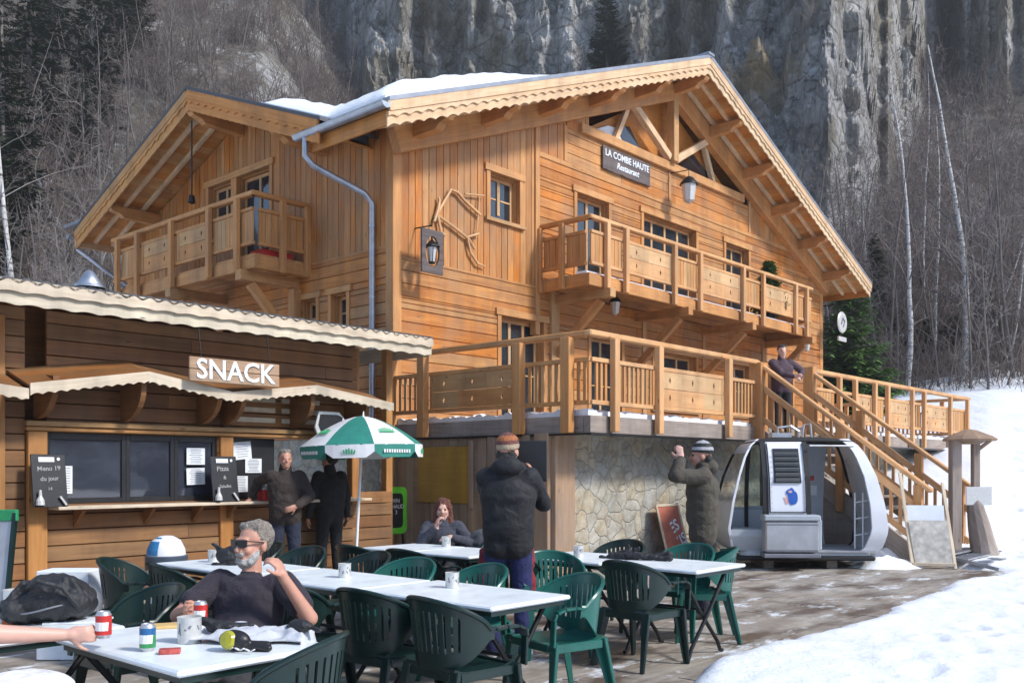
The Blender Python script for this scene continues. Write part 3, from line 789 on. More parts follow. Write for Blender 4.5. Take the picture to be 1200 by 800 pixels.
# three black framed sliding windows
for a, b in ((-6.2, -5.31), (-5.31, -4.72), (-4.72, -4.17)):
    mb = MB(); w = .05
    mb.box(a, a+w, HT-.0, HT+.05, 1.13, 1.9); mb.box(b-w, b, HT-.0, HT+.05, 1.13, 1.9); mb.box(a+w, b-w, HT, HT+.05, 1.83, 1.9); mb.box(a+w, b-w, HT, HT+.05, 1.13, 1.19)
    f = mb.build('window', M['black'], hut, .004)
    mb = MB(); mb.box(a+w, b-w, HT+.025, HT+.032, 1.19, 1.83); mb.build('pane', M['hutglass'], f)
mb = MB(); mb.box(-3.96, -3.3, HT+.05, HT+.09, 1.12, 1.9); mb.build('dark_shutter', M['black'], hut)
# roof
def hz(t): return 3.38+(t-1.9)*.16
mb = MB()
for i in range(26):
    t0 = 1.93+i*.15; mb.hexa([(-10.2, t0, hz(t0)-.09), (-1.25, t0, hz(t0)-.09), (-1.25, t0+.146, hz(t0+.146)-.09), (-10.2, t0+.146, hz(t0+.146)-.09),
                              (-10.2, t0, hz(t0)-.06), (-1.25, t0, hz(t0)-.06), (-1.25, t0+.146, hz(t0+.146)-.06), (-10.2, t0+.146, hz(t0+.146)-.06)], (1, 0, 0))
hr = mb.build('roof', M['hut'], hut)
mb = MB()
n = 120
prof = []
vs = []; fs = []
for i in range(n*4+1):
    s = -10.25+9.05*i/(n*4); w = .018*math.cos(s*2*math.pi/.18)
    for t in (1.86, 5.9): vs += [(s, t, hz(t)-.02+w), (s, t, hz(t)-.045+w)]
for i in range(n*4):
    a = i*4; b = a+4
    fs += [(a, b, b+2, a+2), (a+1, a+3, b+3, b+1), (a, a+1, b+1, b), (a+2, b+2, b+3, a+3)]
mb._add(vs, fs); mb.build('corrugated_sheet', M['darkroof'], hr)
mb = MB()
scallop_board(mb, (-10.2, 1.86, 3.35), (-1.2, 1.86, 3.35), 0, .13, .03, (0, 0, 1), (0, 1, 0), .018, .27)
scallop_board(mb, (-10.2, 1.90, 3.35), (-1.2, 1.90, 3.35), .05, .20, .03, (0, 0, 1), (0, 1, 0), .022, .27, .6)
mb.build('scalloped_fascia', M['weather'], hr)
mb = MB(); mb.box(-1.23, -1.2, 1.94, 5.8, 3.1, 3.3)
mb.build('end_board', M['weather'], hr)
mb = MB()
for s in np.arange(-9.6, -1.3, .9): mb.beam((s, 1.95, hz(1.95)-.15), (s, 5.5, hz(5.5)-.15), .07, .11)
mb.build('rafters', M['hut'], hr)
# little peaked canopy over the counter
def canopy(pts, t0=1.95, mat=None):
    mb = MB(); mf = MB()
    for (a, za), (b, zb) in zip(pts[:-1], pts[1:]):
        for k in range(4):
            u0 = t0+.05+k*.15; dz = .05*k
            mb.hexa([(a, u0, za-.04+dz), (b, u0, zb-.04+dz), (b, u0+.148, zb-.04+dz+.05), (a, u0+.148, za-.04+dz+.05),
                     (a, u0, za-.015+dz), (b, u0, zb-.015+dz), (b, u0+.148, zb-.015+dz+.05), (a, u0+.148, za-.015+dz+.05)], (1, 0, 0))
        scallop_board(mf, (a, t0+.01, za), (b, t0+.01, zb), 0, .125, .03, (0, 0, 1), (0, 1, 0), .022, .12)
    c = mb.build('canopy', M['hut'], hut); mf.build('scalloped_edge', M['weather'] if mat is None else mat, c)
    return c
c1 = canopy([(-6.6, 2.36), (-5.36, 2.57), (-4.33, 2.41)])
c2 = canopy([(-4.33, 2.41), (-3.13, 2.57), (-1.85, 2.41)])
canopy([(-8.5, 2.5), (-6.64, 2.30)], 1.88)
for s in (-6.3, -5.36, -4.42, -4.1, -3.1, -2.2):
    mb = MB(); pts = []
    for i in range(9):
        a = math.pi/2*i/8; pts.append((-.5*(math.sin(a)), 2.03+.36*(1-math.cos(a))))
    poly = pts+[(-.5, 2.46), (0, 2.52)]
    mb.prism(poly, lambda a, b, d: (s+d, HT-.02+a, b), -.03, .03); mb.build('canopy_bracket', M['hut'], hut)
# pale lath panel under second canopy
mb = MB()
for i in range(3):
    for j in range(2): mb.box(-4.0+j*.75, -3.35+j*.7, HT-.05, HT-.01, 2.1+i*.13, 2.16+i*.13)
mb.build('pale_laths', M['weather'], hut)
mb = MB(); mb.box(-1.9, -.9, 3.9, 3.95, 1.2, 1.24); mb.box(-2.0, -1.3, 2.7, 2.76, 1.0, 1.04)
mb.build('back_counter', M['grey'], hut)
# chimney cowl standing on the hut roof
mb = MB(); mb.lathe([(.10, 0), (.10, .14), (.17, .15), (.17, .17), (.06, .34), (.02, .36), (.0, .36)], (0, 0, 0), 20)
mb.lathe([(.21, .12), (.21, .15), (.19, .16), (.19, .12)], (0, 0, 0), 20)
solo(mb, 'chimney_cowl', M['zinc'], 'grey conical metal chimney cowl on the snack hut roof', 'chimney', (-4.65, 5.0, 3.85), smooth=True, frame='B') if False else None
def local_solo(mb, name, mat, label, cat, wpos, rot=0, group=None, bevel=0, smooth=False, kind=None):
    ob = mb.build(name, mat, None, bevel, smooth, org=Vector()); ob.location = wpos; ob.rotation_euler = (0, 0, rot)
    return tag(ob, label, cat, group, kind)
local_solo(mb, 'chimney_cowl', M['zinc'], 'grey conical metal chimney cowl on the snack hut roof', 'chimney', B2W(-4.65, 5.0, hz(5.0)-.03), smooth=True)
# ---------------------------------------------------------------- SNACK sign
def face_M(org, up=Vector((0, 0, 1)), right=None, nrm=None):
    right = Vector(right).normalized(); up = Vector(up).normalized(); n = right.cross(up)
    m = Matrix.Identity(4)
    for i in range(3): m[i][0] = right[i]; m[i][1] = up[i]; m[i][2] = n[i]; m[i][3] = org[i]
    return m
sg = thing('snack_sign', 'pale plank sign with white capitals reading SNACK under the hut eaves', 'sign', (-4.36, 1.86, 2.62))
mb = MB(); mb.box(-4.95, -3.77, 1.84, 1.875, 2.49, 2.625); mb.box(-4.95, -3.77, 1.842, 1.873, 2.63, 2.765); pl = mb.build('plank', M['oldpl'], sg, .008)
mt = Matrix.Translation((0, 0, 0)) @ face_M((0, -.022, .005), (0, 0, 1), (1, 0, 0))
text_part('lettering', 'SNACK', .315, M['white'], mt, sg, .008)
mb = MB(); mb.m = 0
lt = text_part('letter_shadow', 'SNACK', .315, M['black'], face_M((.012, -.0175, -.006), (0, 0, 1), (1, 0, 0)), sg, .002)
for s in (-4.8, -3.9): mb = MB(); mb.tube([(s, 1.86, 2.765), (s, 1.93, 3.2)], .006, 5); mb.build('hanger', M['iron'], sg)
# ---------------------------------------------------------------- name board on the gable, lantern plaque, tool, lamp
nb = thing('name_board', 'dark weathered name board with pale lettering reading LA COMBE HAUTE Restaurant', 'sign', (6.65, FT-.1, 8.12))
mb = MB(); n = 16; top = [(5.76+1.78*i/n, 8.36+.025*noise.noise(Vector((i*.9, 0, 0)))) for i in range(n+1)]; bot = [(5.76+1.78*i/n, 7.86+.03*noise.noise(Vector((i*.7, 5, 0)))) for i in range(n, -1, -1)]
mb.prism(top+bot, lambda a, b, d: (a, FT-.055-d, b), 0, .035); mb.build('board', M['dkwood'], nb, .004)
text_part('lettering', 'LA COMBE HAUTE', .20, M['paper'], face_M((0, .004, .10), (0, 0, 1), (1, 0, 0)), nb, .006)
text_part('lettering', 'Restaurant', .19, M['paper'], face_M((0, .004, -.10), (0, 0, 1), (1, 0, 0)), nb, .006, shear=.3)
LPT = FT-.45; LPZ = 5.13; LPS = .46
lp = thing('lantern_plaque', 'grey board with an oval cut-out and lantern hanging by the front corner of the chalet', 'lantern', (LPS, LPT, LPZ))

mb = MB()
out = [(-.30, -.42), (.30, -.42), (.30, .42), (-.30, .42)]; ov = [(.20*math.cos(2*math.pi*i/24-math.pi*.75), .30*math.sin(2*math.pi*i/24-math.pi*.75)) for i in range(24)]
sq = []
for i in range(24):
    k = i//6; f = (i % 6)/6; a = out[k]; b = out[(k+1) % 4]; sq.append((a[0]+(b[0]-a[0])*f, a[1]+(b[1]-a[1])*f))
for d0, d1 in ((-.02, .02),):
    vs = [(LPS+p[0]*.80, LPT+d, LPZ+p[1]*.86) for d in (d0, d1) for p in sq]+[(LPS+p[0]*.80, LPT+d, LPZ+p[1]*.86) for d in (d0, d1) for p in ov]
    fs = []
    for i in range(24):
        j = (i+1) % 24
        fs += [(i, j, 48+j, 48+i), (24+i, 72+i, 72+j, 24+j), (48+i, 48+j, 72+j, 72+i), (i, 24+i, 24+j, j)]
    mb._add(vs, fs)
mb.build('board', M['dkwood'], lp)
mb = MB(); mb.tube([(LPS, LPT, LPZ+.44), (LPS, FT-.02, LPZ+.46)], .012, 6); mb.tube([(LPS, LPT, LPZ+.42), (LPS, LPT, LPZ+.52), (LPS, LPT-.05, LPZ+.56)], .01, 6); mb.build('iron_arm', M['iron'], lp)
mb = MB(); mb.lathe([(.0, .27), (.015, .26), (.02, .2), (.13, .10), (.14, .08), (.10, .075), (.09, .08)], (LPS, LPT, LPZ), 8)
mb.lathe([(.05, -.2), (.06, -.17), (.03, -.2)], (LPS, LPT, LPZ), 8)
for k in range(6):
    a = k*math.pi/3; mb.tube([(LPS+.10*math.cos(a), LPT+.10*math.sin(a), LPZ+.08), (LPS+.055*math.cos(a), LPT+.055*math.sin(a), LPZ-.18)], .006, 4)
mb.build('lantern', M['iron'], lp)
mb = MB(); mb.lathe([(.088, .07), (.05, -.17)], (LPS, LPT, LPZ), 12); mb.build('lantern_glass', M['tin'], lp, smooth=True)
mb = MB()
d = FT-.09
def ft(x, z): return (.85+(x-1.15)*.72, d, 5.2+(z-4.98)*.74)
K = lambda px, py: None
# old plough / hay tool frame hanging on the wall
mb.tube([ft(1.15, 5.75), ft(1.28, 6.05), ft(1.33, 6.28), ft(1.30, 6.36)], [.03, .035, .03, .02], 8)
mb.tube([ft(1.25, 5.95), ft(1.72, 6.62), ft(1.95, 6.6), ft(2.2, 6.45), ft(2.75, 6.22)], .028, 8)
mb.tube([ft(1.28, 5.92), ft(1.9, 5.72), ft(2.35, 5.55), ft(2.55, 5.35)], .026, 8)
mb.tube([ft(2.2, 6.62), ft(2.9, 6.72)], .016, 6); mb.tube([ft(2.72, 6.65), ft(2.68, 6.2), ft(2.6, 5.6)], .014, 6)
mb.tube([ft(2.3, 5.55), ft(2.4, 5.25), ft(2.65, 5.02), ft(2.95, 4.98)], [.02, .024, .024, .012], 8)
mb.tube([ft(1.25, 5.98), ft(1.38, 5.55), ft(1.5, 5.5)], [.03, .025, .03], 8); mb.tube([ft(2.3, 5.6), ft(2.7, 5.75)], .02, 6)
solo(mb, 'hay_cradle', M['rail'], 'old bleached wooden farm tool with curved handles hanging on the chalet front', 'farm tool', (1.4, d, 5.8), smooth=True)
def wall_lamp(s, t, z, label, big=1.0, chain=False):
    th = thing('wall_lamp', label, 'lamp', (s, t, z)); r = .13*big
    mb = MB(); mb.lathe([(.02, r*1.5), (r*.5, r*1.3), (r*1.0, r*.7), (r*1.05, r*.55), (r*.9, r*.55)], (s, t, z), 12); mb.tube([(s, t, z+r*1.4), (s, t, z+r*2.2), (s, FT-.03 if not chain else t, z+r*2.3 if not chain else z+r*3.4)], .012, 6)
    mb.build('shade', M['iron'], th, smooth=True)
    mb = MB(); mb.lathe([(r*.85, r*.55), (r*.6, -r*1.2), (r*.2, -r*1.5), (0, -r*1.5)], (s, t, z), 8); mb.build('glass_body', M['tin'], th, smooth=False)
wall_lamp(8.43, FT-.55, 7.9, 'large white glazed lantern hanging from the middle of the gable truss', 1.6)
wall_lamp(5.9, FT-.3, 4.95, 'small lamp on the shaded wall below the front balcony', 1.0)
wall_lamp(15.3, FT-.25, 5.05, 'small dark lamp on the wall beside the far end of the front balcony', 1.0)
mb = MB(); mb.tube([(-1.1, CGT, CGZ-.62), (-1.1, CGT, CGZ-2.0)], .014, 6); mb.lathe([(.0, 0), (.07, .03), (.05, .16), (.0, .2)], (-1.1, CGT, CGZ-2.2), 10)
solo(mb, 'hanging_lamp', M['iron'], 'dark lamp hanging on a long rod under the side gable', 'lamp', (-1.1, CGT, CGZ-2))
rs = thing('round_sign', 'round grey hanging sign with small plate below at the far corner of the chalet', 'sign', (SW+.35, FT-.6, 5.95))
x, y, z = SW+.10, FT-.6, 5.85
mb = MB(); mb.lathe([(.0, -.03), (.29, -.03), (.32, 0), (.29, .03), (0, .03)], (x, y, z), 28, Matrix.Rotation(math.pi/2, 3, 'X')); mb.build('disc', M['tin'], rs)
mb = MB(); mb.lathe([(.21, -.05), (.24, -.05), (.24, -.03), (.21, -.03)], (x, y, z), 28, Matrix.Rotation(math.pi/2, 3, 'X')); mb.tube([(x-.13, y-.04, z-.07), (x-.03, y-.04, z+.13), (x+.1, y-.04, z+.03), (x+.01, y-.04, z-.13)], .02, 6); mb.build('emblem', M['ink'], rs)
mb = MB(); mb.box(x-.28, x+.28, y-.02, y+.02, z-.56, z-.43); mb.build('name_plate', M['tin'], rs)
mb = MB(); mb.tube([(x, FT-.03, z+.55), (x, y-.1, z+.55)], .02, 6); mb.tube([(x, y, z+.55), (x, y, z-.55)], .01, 6); mb.build('iron_arm', M['iron'], rs)
# A small evergreen in a pot is placed on the balcony with the trees
# ---------------------------------------------------------------- counter things
M['chalk'] = plain('chalk', (.34, .34, .33), .9, 0, None, .5, 60)
def chalkboard(s, label, lines, grp=None):
    th = thing('chalkboard', label, 'chalkboard', (s, 2.3, 1.111))
    mb = MB(); mb.hexa([(s-.175, 2.28, 1.111), (s+.175, 2.28, 1.111), (s+.175, 2.30, 1.111), (s-.175, 2.30, 1.111), (s-.175, 2.36, 1.66), (s+.175, 2.36, 1.66), (s+.175, 2.38, 1.66), (s-.175, 2.38, 1.66)]); mb.build('board', M['black'], th, .004)
    def at(x, z): return face_M((x, -.022+.08*(z/.55)-.002, z), (0, .144, .99), (1, 0, .04))
    mb = MB(); z = .47; y = 2.276+.08*z/.55
    mb.hexa([(s-.1, y, 1.111+z), (s+.06, y, 1.111+z), (s+.06, y+.004, 1.111+z), (s-.1, y+.004, 1.111+z), (s-.1, y+.0075, 1.111+z+.05), (s+.06, y+.0075, 1.111+z+.05), (s+.06, y+.0115, 1.111+z+.05), (s-.1, y+.0115, 1.111+z+.05)])
    mb.lathe([(.018, 0), (.018, .004)], (s+.1, y+.003, 1.111+z+.03), 8, Matrix.Rotation(math.pi/2, 3, 'X')); mb.build('header_label', M['paper'], th)
    for k, (tx, sz, x) in enumerate(lines): text_part('chalk_writing', tx, sz*.9, M['chalk'], at(x, .40-.105*k), th, .001)
    mb = MB(); mb.lathe([(.045, 0), (.04, .05), (.018, .09), (.014, .15), (.0, .16)], (s-.115, 2.262, 1.135), 10); mb.build('painted_bottle', M['tin'], th)
    mb = MB(); mb.beam((s+.09, 2.272, 1.22), (s+.15, 2.262, 1.13), .03, .02); mb.build('painted_glass', M['tin'], th)
chalkboard(-6.27, 'black chalkboard menu on the left end of the counter shelf', [('Menu 19', .075, 0), ('du jour', .07, 0), ('14', .05, 0)])
chalkboard(-4.22, 'black chalkboard on the counter shelf in front of the hut post', [('Pizza', .09, -.02), ('&', .07, 0), ('Salades', .06, 0)])
def paper(s, z, w, h, label, rot=0, t=HT-.012, lines=8):
    th = thing('notice', label, 'paper notice', (s, t, z)); mb = MB()
    c, n = math.cos(rot), math.sin(rot)
    P = [(-w/2, -h/2), (w/2, -h/2), (w/2, h/2), (-w/2, h/2)]
    mb.prism([(s+a*c-b*n, z+a*n+b*c) for a, b in P], lambda a, b, d: (a, t-d, b), 0, .003); mb.build('sheet', M['paper'], th)
    mb = MB()
    for i in range(lines):
        zz = h/2-(i+1)*h/(lines+1); L = w*.36*(.7+.3*rng.random())
        mb.prism([(s+a*c-b*n, z+a*n+b*c) for a, b in ((-L, zz), (L, zz), (L, zz+.006), (-L, zz+.006))], lambda a, b, d: (a, t-d, b), .0035, .0045)
    mb.build('printed_lines', M['ink'], th)
paper(-5.98, 1.39, .12, .30, 'narrow white sheet in the window right of the left chalkboard', lines=10)
paper(-4.45, 1.66, .24, .20, 'white sheet taped to the upper part of the right hut window')
paper(-4.45, 1.42, .24, .20, 'white sheet taped below another in the right hut window', .03)
paper(-3.78, 1.74, .26, .22, 'tilted white sheet at the top of the dark hut shutter', .1, HT+.04, 6)
paper(-3.62, 1.55, .24, .18, 'white sheet in the middle of the dark hut shutter', .0, HT+.036, 9)
paper(-3.80, 1.32, .20, .20, 'lowest white sheet on the dark hut shutter', .0, HT+.04, 9)
mb = MB(); mb.lathe([(0, 0), (.06, 0), (.065, .02), (.065, .16), (.05, .20), (.04, .24), (.045, .25), (.045, .29), (0, .30)], (0, 0, 0), 16)
jd = thing('drink_dispenser', 'red drinks jug with pale lid on the counter beside the standing man', 'jug', (-3.62, 2.38, 1.111))
jm = MB(); jm.lathe([(0, 0), (.085, 0), (.09, .02), (.09, .14), (0, .14)], (-3.62, 2.38, 1.111), 16); jm.build('red_drink', M['red'], jd, smooth=True)
jm = MB(); jm.lathe([(.092, .14), (.08, .19), (.05, .22), (.04, .25), (0, .26)], (-3.62, 2.38, 1.111), 16); jm.build('lid', M['tin'], jd, smooth=True)
# TV like display above the parasol
tv = thing('menu_panel', 'white rimmed dark advertising panel above the parasol on the hut', 'panel', (-2.5, 2.2, 2.05))
mb = MB(); mb.prism([(-2.93, 1.90), (-2.55, 1.90), (-2.50, 2.16), (-2.6, 2.26), (-2.93, 2.26), (-2.99, 2.05)], lambda a, b, d: (a, 2.22-d, b), 0, .03); mb.build('rim', M['tin'], tv, .004)
mb = MB(); mb.prism([(-2.9, 2.0), (-2.58, 2.0), (-2.55, 2.19), (-2.63, 2.22), (-2.91, 2.22), (-2.94, 2.08)], lambda a, b, d: (a, 2.189-d, b), 0, .006); mb.build('dark_face', M['black'], tv)
# green board by the dark corner
gb = thing('drinks_board', 'bright green framed blackboard hanging in the dark corner behind the parasol', 'chalkboard', (-.58, 3.4, .8))
def wob(w, h, e=.12): 
    out = []
    for i in range(40):
        a = 2*math.pi*i/40; c, s_ = math.cos(a), math.sin(a); x = w*(abs(c)**.35)*(1 if c > 0 else -1); z = h*(abs(s_)**.35)*(1 if s_ > 0 else -1)
        x *= 1-e*math.cos(z/h*math.pi/2); out.append((x, z))
    return out
mg = plain('lime_green', (.12, .50, .03), .4)
mb = MB(); mb.prism(wob(.26, .37), lambda a, b, d: (-.58+a, 3.4-d, .86+b), 0, .03); mb.build('frame', mg, gb, .005)
mb = MB(); mb.prism(wob(.15, .27, .05), lambda a, b, d: (-.58+a, 3.369-d, .86+b), 0, .006); mb.build('blackboard', M['black'], gb)
text_part('chalk_writing', 'VIN\nCHAUD\n3', .09, M['tin'], face_M((0, -.04, .12), (0, 0, 1), (1, 0, 0)), gb, .001)
mb = MB(); mb.beam((-.8, 3.43, .0), (-.74, 3.43, 1.2), .03, .03); mb.beam((-.36, 3.43, .0), (-.42, 3.43, 1.2), .03, .03); mb.build('stand', M['iron'], gb)
# ---------------------------------------------------------------- umbrella
def umbrella(wx, wy):
    um = thing('parasol', 'small green and white parasol with a thin white pole between the tables and the hut', 'parasol', (wx, wy, 0), 'W')
    Rr, z0, zt, n = .78, 1.80, 2.18, 8
    tilt = Matrix.Rotation(R(-1.5), 3, 'Y')
    def pt(k, f, dz=0):
        a = 2*math.pi*(k)/n+R(22.5)+R(-3); r = Rr*f; z = zt-(zt-z0)*(f**1.6)
        ph = (k % 1); r *= (1-.03*math.sin(math.pi*ph)) if ph else 1
        v = tilt @ Vector((r*math.cos(a), r*math.sin(a), z-z0+dz)); return Vector((wx, wy, z0))+v
    for colr, par, nm in ((0, 0, 'white_panel'), (1, 1, 'green_panel')):
        mb = MB()
        for k in range(n):
            if k % 2 != par: continue
            for i in range(8):
                for j in range(4):
                    f0, f1 = i/8, (i+1)/8; k0, k1 = k+j/4, k+(j+1)/4
                    vs = [pt(k0, f0), pt(k1, f0), pt(k1, f1), pt(k0, f1)]
                    vs += [v-Vector((0, 0, .006)) for v in vs]
                    mb._add(vs, [(0, 1, 2, 3), (7, 6, 5, 4), (0, 4, 5, 1), (1, 5, 6, 2), (2, 6, 7, 3), (3, 7, 4, 0)])
        mb.build(nm, [M['white'], M['pgreen']][colr], um, smooth=True)
    for k in range(n):                                 # valances, colours swapped
        mb = MB()
        for j in range(6):
            k0, k1 = k+j/6, k+(j+1)/6
            dr = [.16 if 0 < q < 6 else .09 for q in (j, j+1)]
            vs = [pt(k0, 1, -dr[0]), pt(k1, 1, -dr[1]), pt(k1, 1), pt(k0, 1)]; c = Vector((wx, wy, 0))
            vs += [v+((Vector((v.x, v.y, 0))-c).normalized()*-.005) for v in vs]
            mb._add(vs, [(0, 1, 2, 3), (7, 6, 5, 4), (0, 4, 5, 1), (3, 2, 6, 7)])
        mb.build('valance', M['pgreen'] if k % 2 == 0 else M['white'], um)
        # small emblem on panels (plain leaf mark), text strip on valances
        a0 = pt(k+.5, .72); a1 = pt(k+.5, .60); nrm = (pt(k+.9, .7)-pt(k+.1, .7)).normalized(); up = (pt(k+.5, .5)-pt(k+.5, .9)).normalized(); out = nrm.cross(up)
        mb = MB()
        cc = pt(k+.5, .70)+(out if out.z > 0 else -out)*.016
        for q in range(-3, 4):
            p0 = cc+nrm*(q*.028)-up*.04; mb.beam(p0, p0+up*(.10-.012*abs(q))+nrm*(q*.006), .017, .004, out)
        mb.beam(cc-nrm*.11-up*.04, cc+nrm*.11-up*.04, .02, .004, out)
        if k % 2 == 0: mb.build('emblem', M['egreen'], um)
        v0 = pt(k+.5, 1, -.085); o2 = Vector((v0.x-wx, v0.y-wy, 0)).normalized(); rt = Vector((0, 0, 1)).cross(o2)
        mb = MB()
        if k % 2 == 0:
            for q in range(-5, 6): mb.beam(v0+o2*.008+rt*(q*.036)-Vector((0, 0, .02)), v0+o2*.008+rt*(q*.036)+Vector((0, 0, .02)), .022, .003, o2)
            mb.build('valance_lettering', M['white'], um)
        else:
            for q in range(-2, 3): mb.beam(v0+o2*.008+rt*(q*.03)-Vector((0, 0, .03)), v0+o2*.008+rt*(q*.035)+Vector((0, 0, .04-.01*abs(q))), .018, .003, o2)
            mb.build('emblem', M['egreen'], um)
    mb = MB(); mb.tube([(wx-.10, wy, .02), (wx+.01, wy, 2.15), (wx+.015, wy, 2.24)], [.02, .018, .006], 10); mb.build('pole', M['white'], um, smooth=True)
    mb = MB(); mb.lathe([(.24, 0), (.24, .06), (.05, .10), (.03, .3), (0, .3)], (wx-.10, wy, .02), 20); mb.build('base', M['dgreen'], um, smooth=True)
    mb = MB()
    for k in range(n): mb.tube([pt(k, .05, -.02), pt(k, .98, -.015)], .006, 5)
    mb.build('ribs', M['tin'], um)
M['pgreen'] = plain('parasol_green', (.02, .20, .155), .6); M['egreen'] = plain('emblem_green', (.05, .38, .16), .6)
umbrella(-1.9, 12.0)
# ---------------------------------------------------------------- people-free furniture around: bin, boxes, boards
tb = thing('litter_bin', 'round litter bin with white and blue domed lid against the snack hut', 'bin', (-3.29, 9.0, 0), 'W')
x, y = -3.29, 9.0
mb = MB(); mb.lathe([(.15, 0), (.16, .02), (.175, .6), (.165, .62), (.0, .62)], (x, y, 0), 24); mb.build('body', M['white'], tb, smooth=True)
mb = MB(); mb.lathe([(.19, .56), (.195, .58), (.195, .68), (.18, .69), (.0, .69)], (x, y, 0), 24); mb.build('collar', plain('slate_plastic', (.06, .08, .11), .4), tb, smooth=True)
mb = MB(); mb.lathe([(.178, .69), (.17, .75), (.13, .83), (.06, .87), (0, .875)], (x, y, 0), 24); mb.build('dome_lid', M['white'], tb, smooth=True)
mb = MB()
for i in range(8):
    for j in range(4):
        q = []
        for di, dj in ((0, 0), (1, 0), (1, 1), (0, 1)):
            a = R(200+8*(i+di)); h = .70+.04*(j+dj); rr = np.interp(h, [.69, .75, .83, .87], [.178, .17, .13, .06])+.004
            q.append((x+rr*math.cos(a), y+rr*math.sin(a), h))
        mb._add(q+[(a_, b_, c_-.003) for a_, b_, c_ in q], [(0, 1, 2, 3), (7, 6, 5, 4)])
mb.build('blue_flap', plain('blue_plastic', (.03, .20, .42), .4), tb)
cb = thing('cardboard_carton', 'white cardboard carton with red printing behind the black backpack', 'carton', (-3.55, 7.5, 0), 'W')
mb = MB(); mb.box(-3.75, -3.34, 7.45, 7.72, 0, .70); mb.build('carton_body', M['paper'], cb, .006)
mb = MB(); mb.prism([(-3.72, .66), (-3.58, .66), (-3.62, .58), (-3.66, .60)], lambda a, b, d: (a, 7.45-d, b), .002, .005); mb.build('red_print', M['red'], cb)
mb = MB(); mb.prism([(-3.70, .6), (-3.4, .62), (-3.38, .45), (-3.5, .5), (-3.6, .4)], lambda a, b, d: (a, 7.45-d, b), .002, .005); mb.build('grey_print', M['ink'], cb)
gp = thing('display_board', 'tall dark board with green top edge leaning at the left end of the hut', 'panel', (-4.45, 8.2, 0), 'W'); gp.location.x -= .16
mb = MB(); mb.beam((-4.60, 8.1, 0), (-4.60, 8.3, 1.12), .05, .03); mb.beam((-4.20, 8.1, 0), (-4.20, 8.3, 1.12), .05, .03); mb.build('frame', M['dgreen'], gp)
mb = MB(); mb.beam((-4.62, 8.3, 1.1), (-4.18, 8.3, 1.1), .05, .10); mb.build('green_top', plain('mid_green', (.02, .26, .10), .4), gp, .006)
mb = MB(); mb.hexa([(-4.58, 8.12, .05), (-4.22, 8.12, .05), (-4.22, 8.13, .05), (-4.58, 8.13, .05), (-4.58, 8.29, 1.05), (-4.22, 8.29, 1.05), (-4.22, 8.30, 1.05), (-4.58, 8.30, 1.05)]); mb.build('panel_face', M['steel'], gp)
# red sign leaning on the stone wall
rsn = thing('red_sign', 'faded red painted board with white lettering leaning on the stone wall', 'sign', (0, 0, 0), 'L')
rsn.location = B2W(2.85, .45, 0); rsn.rotation_euler = (0, 0, PHI)
mb = MB()
mb.hexa([(-.32, -.12, .0), (.32, -.12, .0), (.32, -.10, .0), (-.32, -.10, .0), (-.32, .14, .92), (.32, .14, .92), (.32, .16, .92), (-.32, .16, .92)])
fr_ = mb.build('board', plain('faded_red', (.44, .13, .08), .6, 0, None, .2, 5), rsn, org=Vector())
mb = MB()
for p, q in (((-.32, 0), (-.32, .92)), ((-.32, .92), (.32, .92)), ((.32, 0), (.32, .92))):
    mb.beam((p[0], -.125+.26*p[1]/.92, p[1]), (q[0], -.125+.26*q[1]/.92, q[1]), .04, .02, (0, -1, .2))
mb.build('edge', M['weather'], rsn, org=Vector())
text_part('lettering', 'LES\nSKIS', .26, M['paper'], face_M((.05, -.0, .42), (-.35, .25, .9), (.9, .0, .38)), rsn, .002)
# information board leaning at the stair foot
ib = thing('leaning_notice', 'framed leaning notice board with worn poster at the foot of the stairs', 'notice board', (0, 0, 0), 'L'); ib.location = (6.45, 14.55, 0); ib.rotation_euler = (0, 0, R(-12))
mb = MB(); L = [(-.27, -.2, 0), (.27, -.2, 0), (.13, .12, 1.25), (-.33, .12, 1.25)]
mb.beam((-.3, -.2, 0), (-.42, .18, 1.45), .05, .03); mb.beam((.3, -.2, 0), (.20, .18, 1.3), .05, .03); mb.beam((-.3, -.2, .06), (.3, -.2, .06), .03, .05)
mb.build('frame', M['weather'], ib, .004, org=Vector())
mb = MB(); mb.hexa([(-.27, -.19, .08), (.27, -.19, .08), (.27, -.18, .08), (-.27, -.18, .08), (-.34, -.05, .72), (.22, -.05, .72), (.22, -.04, .72), (-.34, -.04, .72)]); mb.build('poster', plain('worn_poster', (.50, .47, .42), .7, 0, None, .35, 9), ib, org=Vector())
mb = MB(); mb.hexa([(-.34, -.052, .5), (.2, -.052, .5), (.2, -.05, .5), (-.34, -.05, .5), (-.36, .045, .95), (.19, .045, .95), (.19, .047, .95), (-.36, .047, .95)]); mb.build('white_header', M['paper'], ib, org=Vector())
